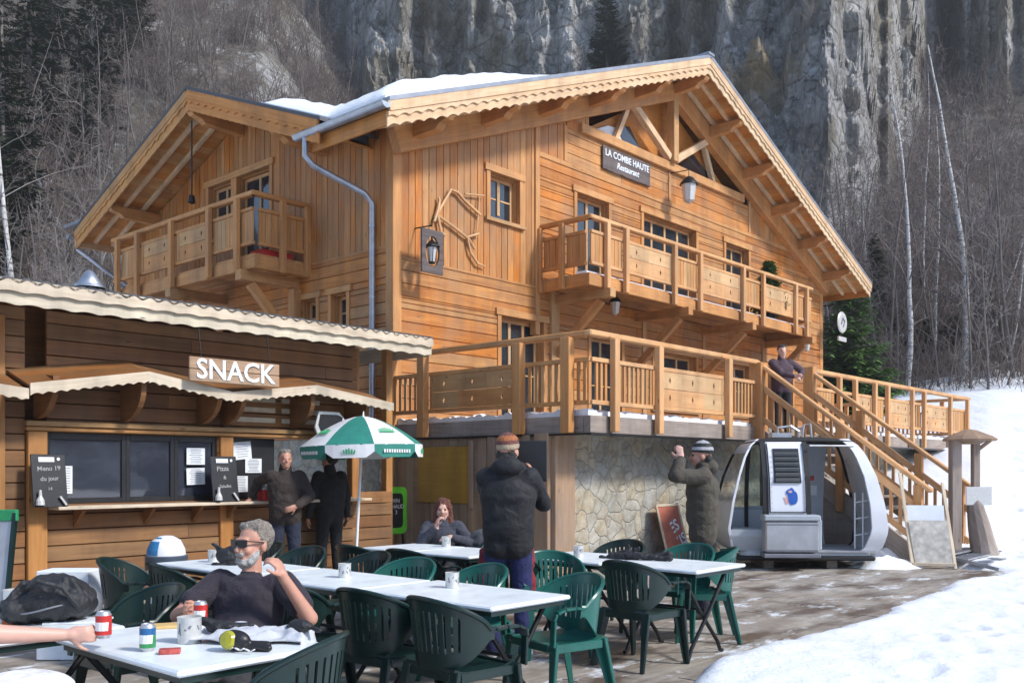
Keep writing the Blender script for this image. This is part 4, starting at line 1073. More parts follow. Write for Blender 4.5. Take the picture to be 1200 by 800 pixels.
# rustic post with small roof (at the right of the stairs)
kp = thing('rustic_shelter', 'rustic wooden post shelter with small shingled cap standing in the snow', 'post', (0, 0, 0), 'L')
gy = 15.6; kp.location = (7.75, gy, 0)
mb = MB(); mb.tube([(.05, 0, 0), (.02, 0, .25), (-.05, 0, .6), (-.12, 0, .95), (-.1, 0, 1.0)], [.26, .2, .17, .12, .1], 10)
mb.build('carved_trunk_base', M['grey'], kp, .01, org=Vector())
mb = MB(); mb.box(-.16, -.05, -.06, .06, .9, 1.98); mb.box(-.52, -.36, -.08, .08, 0, 1.98); mb.build('posts', M['grey'], kp, .01, org=Vector())
mb = MB(); mb.lathe([(.0, .17), (.1, .15), (.34, .05), (.42, .0), (.4, -.03), (.1, -.0), (0, 0)], (-.20, 0, 2.0), 11); mb.lathe([(.16, -.08), (.30, -.01), (0, 0)], (-.20, 0, 2.0), 11); mb.build('shingle_cap', M['oldpl'], kp, org=Vector())
mb = MB(); mb.beam((-.1, 0, 1.8), (.14, 0, 1.98), .05, .05); mb.build('brace', M['oldpl'], kp, org=Vector())
mb = MB(); mb.box(-.30, .12, -.10, -.08, .92, 1.22); mb.build('small_grey_sign', M['tin'], kp, .004, org=Vector())
# ================================================================ TERRACE, SNOW, MOUNTAIN
mb = MB()
def tedge(s): return -4.05+.05*(s+4.5)+.06*math.sin(s*1.3)
row = 0; t = -5.4
while t < 2.6:
    s = -12.0-rng.random()*2
    while s < 4.9:
        L = 2.2+2*rng.random(); e = min(s+L, 4.95-.15*math.sin(t*3))
        dz = .006*rng.random(); tilt = .004*(rng.random()-.5)
        mb.hexa([(s+.003, t, -.05), (e-.003, t, -.05), (e-.003, t+.141, -.05), (s+.003, t+.141, -.05),
                 (s+.003, t, -.006+dz), (e-.003, t, -.006+dz+tilt), (e-.003, t+.141, -.006+dz+tilt), (s+.003, t+.141, -.006+dz)], (1, 0, 0))
        s = s+L
    t += .152
def terr():
    m = wood('terrace_boards', (.20, .165, .13), (.40, .35, .29), (.48, .46, .43), .75, .15, wamt=.6)
    nt = m.node_tree; b = [n for n in nt.nodes if n.type == 'BSDF_PRINCIPLED'][0]
    old = b.inputs['Base Color'].links[0].from_socket
    tc = nt.nodes.new('ShaderNodeTexCoord'); mp = nt.nodes.new('ShaderNodeMapping'); nt.links.new(tc.outputs['Object'], mp.inputs[0]); mp.inputs['Scale'].default_value = (.55, 1.2, 1)
    n1 = nt.nodes.new('ShaderNodeTexNoise'); nt.links.new(mp.outputs[0], n1.inputs['Vector']); n1.inputs['Scale'].default_value = 1.4; n1.inputs['Detail'].default_value = 7; n1.inputs['Roughness'].default_value = .62
    r1 = nt.nodes.new('ShaderNodeValToRGB'); nt.links.new(n1.outputs[0], r1.inputs[0]); r1.color_ramp.elements[0].position = .48; r1.color_ramp.elements[1].position = .62
    mx = nt.nodes.new('ShaderNodeMix'); mx.data_type = 'RGBA'; nt.links.new(r1.outputs[0], mx.inputs[0]); nt.links.new(old, mx.inputs[6]); mx.inputs[7].default_value = (.12, .085, .06, 1)
    n2 = nt.nodes.new('ShaderNodeTexNoise'); nt.links.new(mp.outputs[0], n2.inputs['Vector']); n2.inputs['Scale'].default_value = 2.6; n2.inputs['Detail'].default_value = 9; n2.inputs['Roughness'].default_value = .7
    r2 = nt.nodes.new('ShaderNodeValToRGB'); nt.links.new(n2.outputs[0], r2.inputs[0]); r2.color_ramp.elements[0].position = .555; r2.color_ramp.elements[1].position = .64
    mx2 = nt.nodes.new('ShaderNodeMix'); mx2.data_type = 'RGBA'; nt.links.new(r2.outputs[0], mx2.inputs[0]); nt.links.new(mx.outputs[2], mx2.inputs[6]); mx2.inputs[7].default_value = (.66, .68, .70, 1)
    nt.links.new(mx2.outputs[2], b.inputs['Base Color'])
    rr = nt.nodes.new('ShaderNodeMath'); rr.operation = 'MULTIPLY_ADD'; nt.links.new(r1.outputs[0], rr.inputs[0]); rr.inputs[1].default_value = -.35; rr.inputs[2].default_value = .75
    nt.links.new(rr.outputs[0], b.inputs['Roughness'])
    return m
M['terrace'] = terr()
solo(mb, 'terrace', M['terrace'], None, None, (0, 0, 0), kind='structure')
mb = MB(); mb.box(-14, 5.2, -6, 4.0, -.12, -.055); solo(mb, 'terrace_bed', M['black'], None, None, (0, 0, 0), kind='structure')
def smooth(x): x = max(0, min(1, x)); return x*x*(3-2*x)
def snow_h(X, Y):
    q = W2B((X, Y, 0)); s, t = q.x, q.y
    ramp = .25*max(min(Y-15.8, (s-6.3)*.9), Y-27, 0)
    n = .10*noise.noise(Vector((X*.35, Y*.35, 0)))+.035*noise.noise(Vector((X*1.3, Y*1.3, 5)))+.018*noise.noise(Vector((X*5, Y*5, 9)))+.008*noise.noise(Vector((X*14, Y*14, 2)))
    ed = tedge(s)+.16*noise.noise(Vector((s*1.1, t*1.1, 7)))+.06*noise.noise(Vector((s*5, t*5, 7)))
    a = (ed-t)                                   # >0 beyond the terrace edge
    b = s-4.75+.15*noise.noise(Vector((s*2, t*2, 3)))
    if s < 4.9 or b < .6:
        d = max(a, b) if t < 2 else -1
        if t < 2: d = max(a, b)
    else: d = max(a, b)
    edge = smooth((d+.05)/.55)
    base = -.22+(.30+.35*smooth(a/5)*0)*edge
    h = base+ramp*(1 if d > -.2 else 0)+n*edge
    if d < -.1 and Y < 24: h = -.25
    return h
def grid_mesh(xs, ys, f):
    nx, ny = len(xs), len(ys); v = [(x, y, f(x, y)) for y in ys for x in xs]
    fs = [(j*nx+i, j*nx+i+1, (j+1)*nx+i+1, (j+1)*nx+i) for j in range(ny-1) for i in range(nx-1)]
    return v, fs
def land(name, v, fs, mat, kind='structure'):
    me = mesh_from(v, fs, name); me.materials.append(mat); shade(me, 180)
    o = bpy.data.objects.new(name, me); COL.objects.link(o); o['kind'] = kind; return o
xs = list(np.concatenate([np.arange(-70, -12, 1.5), np.arange(-12, 0, .5), np.arange(0, 16, .07), np.arange(16, 26, .2), np.arange(26, 90, 1.2)]))
ys = list(np.concatenate([np.arange(-60, -6, 1.5), np.arange(-6, 4, .4), np.arange(4, 19, .08), np.arange(19, 30, .25), np.arange(30, 58, .8)]))
v, fs = grid_mesh(xs, ys, snow_h)
va = np.array(v); r_ = random.Random(3); pr = []
for (x0, y0, x1, y1, n) in ((2.0, 5.5, 9.5, 15.5, 24), (1.2, 4.4, 5.0, 6.2, 9), (6.6, 12.9, 12.5, 9.0, 16), (8.2, 15.0, 14, 26, 24), (4.5, 7.5, 11, 11, 16), (3.0, 6.0, 8.0, 8.6, 13)):
    for i in range(n):
        f = (i+.5)/n; dx, dy_ = x1-x0, y1-y0; L_ = math.hypot(dx, dy_); o_ = (.13 if i % 2 else -.13)+r_.uniform(-.05, .05)
        pr.append((x0+dx*f-dy_/L_*o_+r_.uniform(-.08, .08), y0+dy_*f+dx/L_*o_+r_.uniform(-.08, .08), math.atan2(dy_, dx)+r_.uniform(-.3, .3)))
for (px_, py_, an) in pr:
    m_ = (abs(va[:, 0]-px_) < .5) & (abs(va[:, 1]-py_) < .5); q_ = va[m_]; a_ = (q_[:, 0]-px_)*math.cos(an)+(q_[:, 1]-py_)*math.sin(an); b_ = -(q_[:, 0]-px_)*math.sin(an)+(q_[:, 1]-py_)*math.cos(an)
    e_ = (a_/.17)**2+(b_/.085)**2; q_[:, 2] += -.055*np.exp(-e_**1.5)+.018*np.exp(-(np.sqrt(e_)-1.7)**2*5); va[m_] = q_
v = va.tolist(); land('snow_ground', v, fs, M['snow'])
# ---- mountain in rings around the valley floor
def foot(x):
    K = [(-900, .72), (230, .70), (300, .62), (360, .50), (430, .37), (600, .30), (880, .25), (980, .22), (1040, .27), (1080, .34), (1108, .40), (1130, .36), (1180, .34), (1250, .38), (1600, .45), (2400, .4)]
    return float(np.interp(x, [k[0] for k in K], [k[1] for k in K]))
def mslope(x): return float(np.interp(x, [-900, 300, 420, 700, 2400], [.82, .80, .62, .55, .55]))
def ridged(p, sc, oc=4):
    a = 1; s = 0; w = 0
    for _ in range(oc):
        s += a*(1-abs(noise.noise(p*sc)*2)); w += a; a *= .55; sc *= 2.1
    return s/w
def mount_pt(az, j, foot_n=110, cl_n=250):
    xi = 600+FPX*math.tan(az); k = mslope(xi); ef = min(foot(xi)+.035*noise.noise(Vector((xi*.012, 3, 0)))+.02*noise.noise(Vector((xi*.05, 7, 0))), k-.07)
    df = min((k*36-1.2)/(k-ef), 125); d0 = 36
    if j <= foot_n:
        d = d0+(df-d0)*(j/foot_n)**1.1; z = 2.2+k*(d-d0)
        fl = 1.0; w = smooth((d-d0)/12)
        X, Y = d*math.sin(az), d*math.cos(az)
        z += w*(2.2*noise.noise(Vector((X*.07, Y*.07, 0)))+1.0*noise.noise(Vector((X*.3, Y*.3, 1)))+.2*noise.noise(Vector((X*1.2, Y*1.2, 1))))
        return (X, Y, z)
    c = (j-foot_n)/(cl_n); H = 85*c; z = 2.2+k*(df-d0)+H; d = df+H*.55
    X, Y = d*math.sin(az), d*math.cos(az); p = Vector((X, Y, z*.55))
    w = smooth(c*14)
    wq = noise.noise_vector(Vector((X*.06, Y*.06, z*.06)))*2.5; r1 = ridged(Vector((X*.05, Y*.05, z*.04)), 1, 3); r2 = ridged(Vector((X*.13+5+wq.x*.2+z*.05, Y*.13, z*.14+X*.05+wq.y*.2)), 1, 4); r3 = ridged(Vector((X*.5+z*.25, Y*.5, z*.62+wq.z)), 1, 4)
    st = math.floor(z*.22+2*noise.noise(p*.05))-z*.22
    r4 = ridged(Vector((X*1.7+z*.6, Y*1.7, z*1.5)), 1, 2)
    disp = w*(4.2*(r1-.6)+2.6*(r2-.6)+.75*(r3-.5)+.22*(r4-.5)+.3*st)
    d2 = d-disp
    return (d2*math.sin(az), d2*math.cos(az), z+.5*disp+w*.6*noise.noise(p*.3))
az0, az1, NA = R(-62), R(62), 950
vs = []; azs = np.concatenate([np.linspace(az0, R(-31), 90)[:-1], np.linspace(R(-31), R(31), 760), np.linspace(R(31), az1, 90)[1:]]); NA = len(azs); NJ = 361
for a in azs:
    for j in range(NJ): vs.append(mount_pt(float(a), j))
vs = np.array(vs, dtype=np.float32)
idx = np.arange(NA*NJ).reshape(NA, NJ); q = np.stack([idx[:-1, :-1], idx[1:, :-1], idx[1:, 1:], idx[:-1, 1:]], -1).reshape(-1, 4)
def np_mesh(name, V_, Q):
    me = bpy.data.meshes.new(name); me.vertices.add(len(V_)); me.vertices.foreach_set('co', V_.astype(np.float32).ravel())
    k = Q.shape[1]; me.loops.add(Q.size); me.loops.foreach_set('vertex_index', Q.astype(np.int32).ravel())
    me.polygons.add(len(Q)); me.polygons.foreach_set('loop_start', np.arange(0, Q.size, k, dtype=np.int32)); me.polygons.foreach_set('loop_total', np.full(len(Q), k, dtype=np.int32))
    me.update(calc_edges=True); return me
MV = vs.reshape(NA, NJ, 3)
def rockmat():
    t = NT('mountain_rock'); ob = t.coord('Object'); geo = t.n('ShaderNodeNewGeometry')
    sep = t.n('ShaderNodeSeparateXYZ'); t.l(geo.outputs['Normal'], sep.inputs[0])
    a = t.math('ADD', t.math('MULTIPLY', t.noise(t.map(ob, (.5, .5, .75)), .35, 14, .74, .9), .5), t.math('MULTIPLY', t.noise(t.map(ob, (1, 1, 1.4), (3, 8, 1)), .9, 12, .8, 1.2), .5)); b = t.noise(t.map(ob, (1, 1, 1.3), (5, 3, 1)), .8, 12, .78); big = t.noise(ob, .035, 4, .6, .5)
    rock = t.ramp(a, [(.39, (.09, .088, .086)), (.45, (.34, .335, .325)), (.505, (.55, .54, .52)), (.58, (.84, .82, .80))])
    crk = t.voro(t.map(t.n('ShaderNodeTexCoord').outputs['Object'], (.5, .42, .6)), .9, 'DISTANCE_TO_EDGE'); crk2 = t.ramp(crk, [(.0, .35), (.07, 1)])
    rock = t.mix(.7, rock, crk2, 'MULTIPLY')
    och = t.ramp(t.noise(t.map(ob, (1, 1, .7), (9, 9, 9)), .11, 8, .7), [(.46, 0), (.60, .85)])
    rock = t.mix(och, rock, t.ramp(b, [(.38, (.09, .078, .05)), (.60, (.36, .30, .19))]))
    ds = t.n('ShaderNodeVectorMath', operation='DISTANCE'); t.l(ob, ds.inputs[0]); ds.inputs[1].default_value = SCAR
    scar = t.ramp(t.math('ADD', t.math('MULTIPLY', ds.outputs['Value'], .125), t.math('MULTIPLY', b, .9)), [(.55, 1), (.95, 0)])
    rock = t.mix(scar, rock, (.46, .34, .19))
    veg = t.ramp(b, [(.36, (.06, .048, .038)), (.5, (.165, .135, .105)), (.64, (.32, .27, .22))])
    green = t.ramp(t.noise(ob, .16, 6, .6), [(.5, 0), (.66, .7)]); veg = t.mix(green, veg, (.04, .05, .028))
    f = t.ramp(t.math('ADD', sep.outputs[2], t.math('MULTIPLY', t.math('SUBTRACT', b, .5), 1.3)), [(.54, 0), (.72, 1)])
    c = t.mix(f, rock, veg)
    zz = t.n('ShaderNodeSeparateXYZ'); t.l(ob, zz.inputs[0])
    low = t.math('SUBTRACT', 1, t.math('MULTIPLY', zz.outputs[2], .055)); 
    sn = t.ramp(t.math('ADD', t.noise(ob, .35, 8, .68), t.math('MULTIPLY', low, .12)), [(.60, 0), (.66, 1)])
    c = t.mix(t.math('MULTIPLY', sn, f), c, (.66, .70, .76))
    t.col(c); t.rough(.9); t.bump(t.math('ADD', t.math('ADD', a, t.math('MULTIPLY', t.noise(t.map(ob, (1, 1, .4)), 2.4, 8, .75), .4)), t.math('MULTIPLY', crk2, .3)), 1.0, 1.1)
    return t.m
def mount_at(xi, yi):
    """mountain point seen under image direction (for planting on the slope)"""
    az = math.atan((xi-600)/FPX); i = int(np.argmin(abs(azs-az))); col = MV[i]
    el = (col[:, 2]-CAMH)/np.hypot(col[:, 0], col[:, 1])*1/math.cos(az); j = int(np.argmax(el >= (HOR-yi)/FPX)) or NJ-1
    return Vector(col[j].tolist())
SCAR = tuple(mount_at(885, 92))
me = np_mesh('mountain', vs, q); me.materials.append(rockmat()); me.polygons.foreach_set('use_smooth', np.zeros(len(me.polygons), dtype=bool))
mo = bpy.data.objects.new('mountain', me); COL.objects.link(mo); mo['kind'] = 'structure'
# ================================================================ TREES
def tubes_np(segs, n=3):
    """segs: list of (p,q,r0,r1) -> verts, quads"""
    P = np.array([s[0] for s in segs]); Q = np.array([s[1] for s in segs]); r0 = np.array([s[2] for s in segs]); r1 = np.array([s[3] for s in segs])
    d = Q-P; d /= np.linalg.norm(d, axis=1)[:, None]+1e-9
    ref = np.where(abs(d[:, 2:3]) < .9, np.array([[0, 0, 1.]]), np.array([[1., 0, 0]])); a = np.cross(d, ref); a /= np.linalg.norm(a, axis=1)[:, None]; b = np.cross(d, a)
    out = np.zeros((len(segs), 2*n, 3))
    for k in range(n):
        th = 2*math.pi*k/n; w = a*math.cos(th)+b*math.sin(th)
        out[:, k] = P+w*r0[:, None]; out[:, n+k] = Q+w*r1[:, None]
    base = (np.arange(len(segs))*2*n)[:, None]
    F = [np.concatenate([base+k, base+(k+1) % n, base+n+(k+1) % n, base+n+k], 1) for k in range(n)]
    return out.reshape(-1, 3), np.concatenate(F)
def rv(r, s=1): return Vector((r.uniform(-s, s), r.uniform(-s, s), r.uniform(-s, s)))
def grow(r, segs, p, d, L, rad, lvl, maxl, gn, upb=.25, nb=5, spread=.9):
    n = max(2, int(5-lvl)); pts = [p]; rr = [rad]
    for i in range(n):
        d = (d+rv(r, gn)+Vector((0, 0, upb*.3))).normalized(); p2 = pts[-1]+d*(L/n); r2 = rad*(1-.75*(i+1)/n)
        segs.append((tuple(pts[-1]), tuple(p2), rr[-1], max(r2, .006))); pts.append(p2); rr.append(r2)
    if lvl >= maxl: return
    for b in range(nb):
        f = .25+.75*(b+r.random())/nb; i = min(n-1, int(f*n)); q = pts[i].lerp(pts[i+1], f*n-i)
        ax = (pts[i+1]-pts[i]).normalized(); sdv = ax.cross(rv(r)).normalized()
        dd = (ax*(1-spread*.6)+sdv*spread+Vector((0, 0, upb))).normalized()
        grow(r, segs, q, dd, L*r.uniform(.38, .6)*(1.15-f*.5), max(rr[i]*.5, .008), lvl+1, maxl, gn*1.1, upb, max(3, nb-1), spread)
def bare_mesh(seed, h, rad, lean=.05, nb=9, style='shrub', trunks=1):
    r = random.Random(seed); tr = []; br = []
    for k in range(trunks):
        p = Vector((r.uniform(-.3, .3)*(trunks > 1), r.uniform(-.3, .3)*(trunks > 1), -.6)); d = (Vector((r.uniform(-1, 1)*lean, r.uniform(-1, 1)*lean, 1))).normalized()
        n = 12; pts = [p]; H = h*(1 if k == 0 else r.uniform(.6, .95))
        for i in range(n):
            d = (d+Vector((r.uniform(-.07, .07), r.uniform(-.07, .07), .05))).normalized(); p2 = pts[-1]+d*((H+.6)/n)
            a, b = (rad*(1-.85*(i/n)**.9), rad*(1-.85*((i+1)/n)**.9)); tr.append((tuple(pts[-1]), tuple(p2), a, b)); pts.append(p2)
        for b in range(nb if trunks == 1 else max(5, nb//2)):
            f = .22+.76*(b+r.random())/nb if trunks == 1 else r.uniform(.2, .95); i = min(n-1, int(f*n)); q = pts[i].lerp(pts[i+1], f*n-i); a = r.uniform(0, 6.28)
            el = r.uniform(.3, 1.2) if style == 'shrub' else r.uniform(.5, 1.4)
            dd = Vector((math.cos(a), math.sin(a), el)).normalized()
            grow(r, br, q, dd, H*r.uniform(.16, .30)*(1.25-f*.7), rad*.34*(1.1-f), 1, 3, .22, .22, 5)
    return tr, br
def tree_obj(name, label, tr, br, mt, mbk, group=None, far=False):
    Vt, Ft = tubes_np(tr, 8 if not far else 5); Vb, Fb = tubes_np(br, 3)
    root = bpy.data.objects.new(name, None); COL.objects.link(root); tag(root, label, 'tree', group)
    for nm, V_, F_, m in (('trunk', Vt, Ft, mt), ('crown', Vb, Fb, mbk)):
        me = np_mesh(nm, V_, F_); me.materials.append(m); me.polygons.foreach_set('use_smooth', np.ones(len(me.polygons), dtype=bool))
        o = bpy.data.objects.new(nm, me); COL.objects.link(o); o.parent = root
    return root
def barkmat(name, c1, c2, birch=False):
    t = NT(name); ob = t.coord('Object'); n = t.noise(t.map(ob, (6, 6, 1.2)), 1.5, 6, .65)
    c = t.ramp(n, [(.3, c1), (.7, c2)])
    if birch:
        k = t.noise(t.map(ob, (2.5, 2.5, 14)), 1.0, 4, .6); c = t.mix(t.ramp(k, [(.56, 0), (.62, .85)]), c, (.03, .028, .028))
    t.col(c); t.rough(.85); t.bump(n, .5, .01); return t.m
M['bark'] = barkmat('grey_bark', (.07, .06, .055), (.20, .175, .16)); M['twig'] = barkmat('twigs', (.075, .056, .048), (.19, .15, .135))
M['paletwig'] = barkmat('pale_twigs', (.16, .14, .13), (.30, .27, .25)); M['birch'] = barkmat('birch_bark', (.40, .39, .37), (.66, .65, .63), True); M['birchtwig'] = barkmat('birch_twigs', (.10, .075, .07), (.22, .17, .155))
def needlemat(name, a, b):
    t = NT(name); ob = t.coord('Object'); geo = t.n('ShaderNodeNewGeometry')
    n = t.noise(ob, 1.1, 5, .6); c = t.mix(t.math('ADD', t.math('MULTIPLY', n, .6), t.math('MULTIPLY', geo.outputs['Random Per Island'], .4)), a, b)
    t.col(c); t.rough(.65); t.b.inputs['Specular IOR Level'].default_value = .25; return t.m
M['needle'] = needlemat('needles', (.04, .085, .022), (.15, .27, .07)); M['dneedle'] = needlemat('dark_needles', (.014, .026, .012), (.055, .085, .032))
def conifer(seed, h, rad, droop=.25, dens=1.0):
    r = random.Random(seed); tr = [((0, 0, -.5), (0, 0, h*.5), h*.018, h*.011), ((0, 0, h*.5), (0, 0, h), h*.011, .01)]; br = []; nd = []
    z = h*.06
    while z < h*.985:
        f = z/h; R0 = rad*(1-f)**.82*r.uniform(.8, 1.1)+.08; nbr = int((5+4*(1-f))*dens)+2
        for k in range(nbr):
            a = r.uniform(0, 6.28); L = R0*r.uniform(.65, 1.12); d = Vector((math.cos(a), math.sin(a), r.uniform(-.05, .3)-droop*(1-f)*.6))
            p = Vector((0, 0, z+r.uniform(-.08, .08)*h*.1)); e = p+d*L; e.z += .10*L
            br.append((tuple(p), tuple(e), .012+.004*L, .004))
            m = int(6+L*13*dens)
            for i in range(m):
                g = .15+.85*i/m; q = p.lerp(e, g); q.z -= .12*L*math.sin(g*3.1); w = (.10+.24*L*(1-abs(g-.45)*1.1))*r.uniform(.5, 1.2)
                b_ = a+r.uniform(-1.4, 1.4); o = Vector((math.cos(b_), math.sin(b_), r.uniform(-.55, .25)))*w; s_ = Vector((-math.sin(b_), math.cos(b_), r.uniform(-.3, .3)))*w*.22
                nd.append((q-s_, q+s_, q+o+s_*.3, q+o-s_*.3))
        z += h*.024*r.uniform(.7, 1.3)/dens**.5
    N = np.array([[tuple(c) for c in f] for f in nd]).reshape(-1, 3); F = np.arange(len(N)).reshape(-1, 4)
    return tr, br, N, F
def conifer_obj(name, label, spec, mat, cat='conifer', group=None):
    tr, br, N, F = spec; root = bpy.data.objects.new(name, None); COL.objects.link(root); tag(root, label, 'tree', group)
    Vt, Ft = tubes_np(tr+br, 5)
    for nm, V_, F_, m in (('trunk', Vt, Ft, M['bark']), ('crown', N, F, mat)):
        me = np_mesh(nm, V_, F_); me.materials.append(m); o = bpy.data.objects.new(nm, me); COL.objects.link(o); o.parent = root
    return root
def setpos(o, p, rot=0, sc=1, tilt=(0, 0)):
    o.location = p; o.rotation_euler = (tilt[0], tilt[1], rot); o.scale = (sc, sc, sc)
def gz(X, Y): return snow_h(X, Y)
def dirp(xi, Y): return (xi-600)/FPX*Y
# --- birches on the right
def ground_any(X, Y):
    az = math.atan2(X, Y); d = math.hypot(X, Y); i = int(np.argmin(abs(azs-az))); col = MV[i]; j = int(np.argmin(abs(np.hypot(col[:111, 0], col[:111, 1])-d)))
    return max(float(col[j, 2]) if d > 36 else -9, snow_h(X, Y))
bspec = [(1062, 35, 12.5, .13, (.0, -.02), 'straight birch with white trunk nearest the chalet, on the snowy slope'),
         (1128, 36, 13.5, .17, (.0, .05), 'tallest white birch with spotted leaning trunk at the edge of the snow'),
         (1095, 39, 10.5, .09, (.0, .10), 'thin birch between the two tall birches on the slope'),
         (1150, 37, 8.5, .09, (.0, .25), 'slender birch leaning right behind the tall spotted birch'),
         (1176, 36, 10, .10, (.0, .17), 'pale birch leaning right near the right edge of the wood'),
         (1020, 41, 10, .08, (.0, .03), 'thin pale birch standing just behind the dark spruce'),
         (1200, 38, 9, .10, (.0, .1), 'pale birch cut by the right edge of the picture'),
         (1083, 43, 12, .08, (.0, -.06), 'farther slim birch with forked top behind the tall pair')]
for k, (xi, Y, h, rad, tl, lab) in enumerate(bspec):
    tr, br = bare_mesh(100+k, h, rad*.95, .09, 24, 'birch'); o = tree_obj('birch_tree', lab, tr, br, M['birch'], M['birchtwig'], 'birches on the right slope')
    X = dirp(xi, Y); setpos(o, (X, Y, ground_any(X, Y)-.1), 0, 1, tl)
lspec = [(20, 27, 15, .13, (0, .08), 'M', 'white trunked birch at the far left above the snack hut'),
         (62, 26, 9, .09, (0, 0), 'b', 'grey bare tree with forked crown behind the left end of the hut'),
         (88, 25, 8.5, .16, (0, -.03), 'b', 'dark trunked bare tree directly left of the chalet'),
         (45, 29, 8, .08, (0, .1), 'b', 'thin bare tree leaning right behind the hut'),
         (110, 33, 12, .12, (0, .02), 'b', 'tall bare tree rising behind the side gable'),
         (-15, 25, 8, .1, (0, .06), 'b', 'bare tree cut by the left edge of the picture')]
for k, (xi, Y, h, rad, tl, kd, lab) in enumerate(lspec):
    tr, br = bare_mesh(200+k, h, rad, .06, 17 if kd == 'b' else 12, 'shrub', 1 if k != 1 else 2); o = tree_obj('birch_tree' if kd == 'M' else 'bare_tree', lab, tr, br, M['birch'] if kd == 'M' else M['bark'], M['paletwig'], 'trees beside the hut')
    X = dirp(xi, Y); setpos(o, (X, Y, ground_any(X, Y)-.1), 0, 1, tl)
cs = [(996, 31, 5.4, 1.75, M['needle'], 'broad dark green spruce standing right beside the chalet'),
      (1025, 40, 5.5, 1.4, M['dneedle'], 'smaller dark spruce behind the broad one by the chalet'),
      (1120, 40, 1.5, .9, M['dneedle'], 'low green bush under the birches on the snow line'),
      (1086, 40, 1.3, 1.1, M['dneedle'], 'low dark conifer bush between the birch trunks')]
for k, (xi, Y, h, rad, m, lab) in enumerate(cs):
    o = conifer_obj('spruce_tree', lab, conifer(300+k, h, rad, .25, 1.25), m); X = dirp(xi, Y); setpos(o, (X, Y, ground_any(X, Y)-.1), k)
cA = conifer(320, 11, 2.1, .35, .8); 
lft = [(2, 42, 1.15), (34, 50, 1.15), (108, 55, 1.1), (132, 62, 1.15), (98, 48, .55), (150, 66, 1.1), (60, 60, .9), (-30, 36, 1.2)]
labsC = ['dark spruce at the far left edge under the birch', 'dark spruce second from the left edge on the slope', 'tall dark spruce above the left corner of the side gable', 'dark spruce just right of the tall one above the gable', 'smaller dark spruce low on the left slope', 'dark spruce high on the slope between the left ones', 'narrow dark spruce in the middle of the left wood', 'dark spruce outside the left edge']
proto = None
for (xi, Y, sc), lab in zip(lft, labsC):
    o = conifer_obj('spruce_tree', lab, cA, M['dneedle'], group='dark spruces on the left slope') if proto is None else copy_tree(proto)
    proto = proto or o; o['label'] = lab; X = dirp(xi, Y); setpos(o, (X, Y, ground_any(X, Y)-.3), xi, sc)
o = conifer_obj('spruce_tree', 'lone dark conifer on the cliff just above the chalet roof', conifer(330, 7.5, 1.9, .2, .9), M['dneedle'])
p = mount_at(712, 85); o.location = p-Vector((p.x, p.y, 0)).normalized()*.6
# potted evergreen on the front balcony
pe = thing('potted_evergreen', 'small potted evergreen standing on the front balcony near its far end', 'plant', (11.9, 3.3, BZ+.002))
mb = MB(); mb.lathe([(.13, 0), (.17, .3), (.15, .3), (0, .28)], (11.9, 3.3, BZ+.002), 12); mb.build('pot', M['iron'], pe)
tr, br, N, F = conifer(340, 1.35, .42, .1, 1.3)
me = np_mesh('foliage', N+np.array([[0, 0, .25]]), F); me.materials.append(M['needle']); fo = bpy.data.objects.new('foliage', me); COL.objects.link(fo); fo.parent = pe
# --- woodland on the slopes
vars_ = [bare_mesh(400+k, [9, 8, 10, 7, 11, 8][k], [.08, .07, .09, .06, .10, .07][k], .1, [12, 13, 12, 11, 13, 12][k], 'shrub', [1, 2, 1, 2, 1, 1][k]) for k in range(6)]
protos = []
labs = ['bare grey-brown tree in the wood covering the steep slope behind', 'bare forked tree in the leafless wood behind the chalet', 'tall bare tree in the leafless wood on the slope']
rr = random.Random(5); count = 0
def slope_spot(xi, f):
    az = math.atan((xi-600)/FPX); i = int(np.argmin(abs(azs-az))); return Vector(MV[i][int(2+f*108)].tolist())
mats_ = [(M['bark'], M['twig']), (M['bark'], M['twig']), (M['bark'], M['paletwig'])]
GW = 'bare trees in the wood behind the chalet'
spots = [(rr.uniform(-30, 470), rr.random()**.9) for _ in range(150)]+[(rr.uniform(900, 1230), .62*rr.random()**1.1) for _ in range(90)]
for xi, f in spots:
    k = rr.randrange(6)
    if len(protos) <= k: 
        while len(protos) <= k:
            kk = len(protos); tr, br = vars_[kk]; protos.append([tree_obj('bare_tree', '', tr, br, mats_[kk % 3][0], mats_[kk % 3][1], GW, True), False])
    o, used = protos[k]; o = o if not used else copy_tree(o); protos[k][1] = True
    o['label'] = 'one of the many leafless grey-brown trees of the wood on the slopes behind'
    setpos(o, slope_spot(xi, f)-Vector((0, 0, .3)), rr.uniform(0, 6.28), rr.uniform(.7, 1.1)*(1.05-.45*f), (rr.uniform(-.06, .06), rr.uniform(-.06, .06)))
for xi, yy in ((-9, -16), (-4, -20), (2, -17), (7, -22), (-15, -22), (12, -18), (-21, -18), (17, -25), (-2, -30), (-12, -32)):
    o = copy_tree(protos[rr.randrange(6)][0]); setpos(o, (xi, yy, -.2), rr.uniform(0, 6), rr.uniform(.9, 1.2)); o['label'] = 'unseen bare tree added behind the viewpoint for the window reflections'; o['group'] = 'unseen trees added for window reflections'  # out-of-view trees, added for the hut panes to reflect
bx_, by_ = list(np.linspace(-170, 170, 90)), list(np.linspace(-170, -42, 50))
hv_, hf_ = grid_mesh(bx_, by_, lambda X, Y: -1.0+max(0, math.hypot(X, Y)-52)*.34+3*noise.noise(Vector((X*.04, Y*.04, 0)))+1.0*noise.noise(Vector((X*.2, Y*.2, 0))))
land('added_reflection_hill', hv_, hf_, mo.data.materials[0])  # unseen slope added behind the camera to darken the window reflections
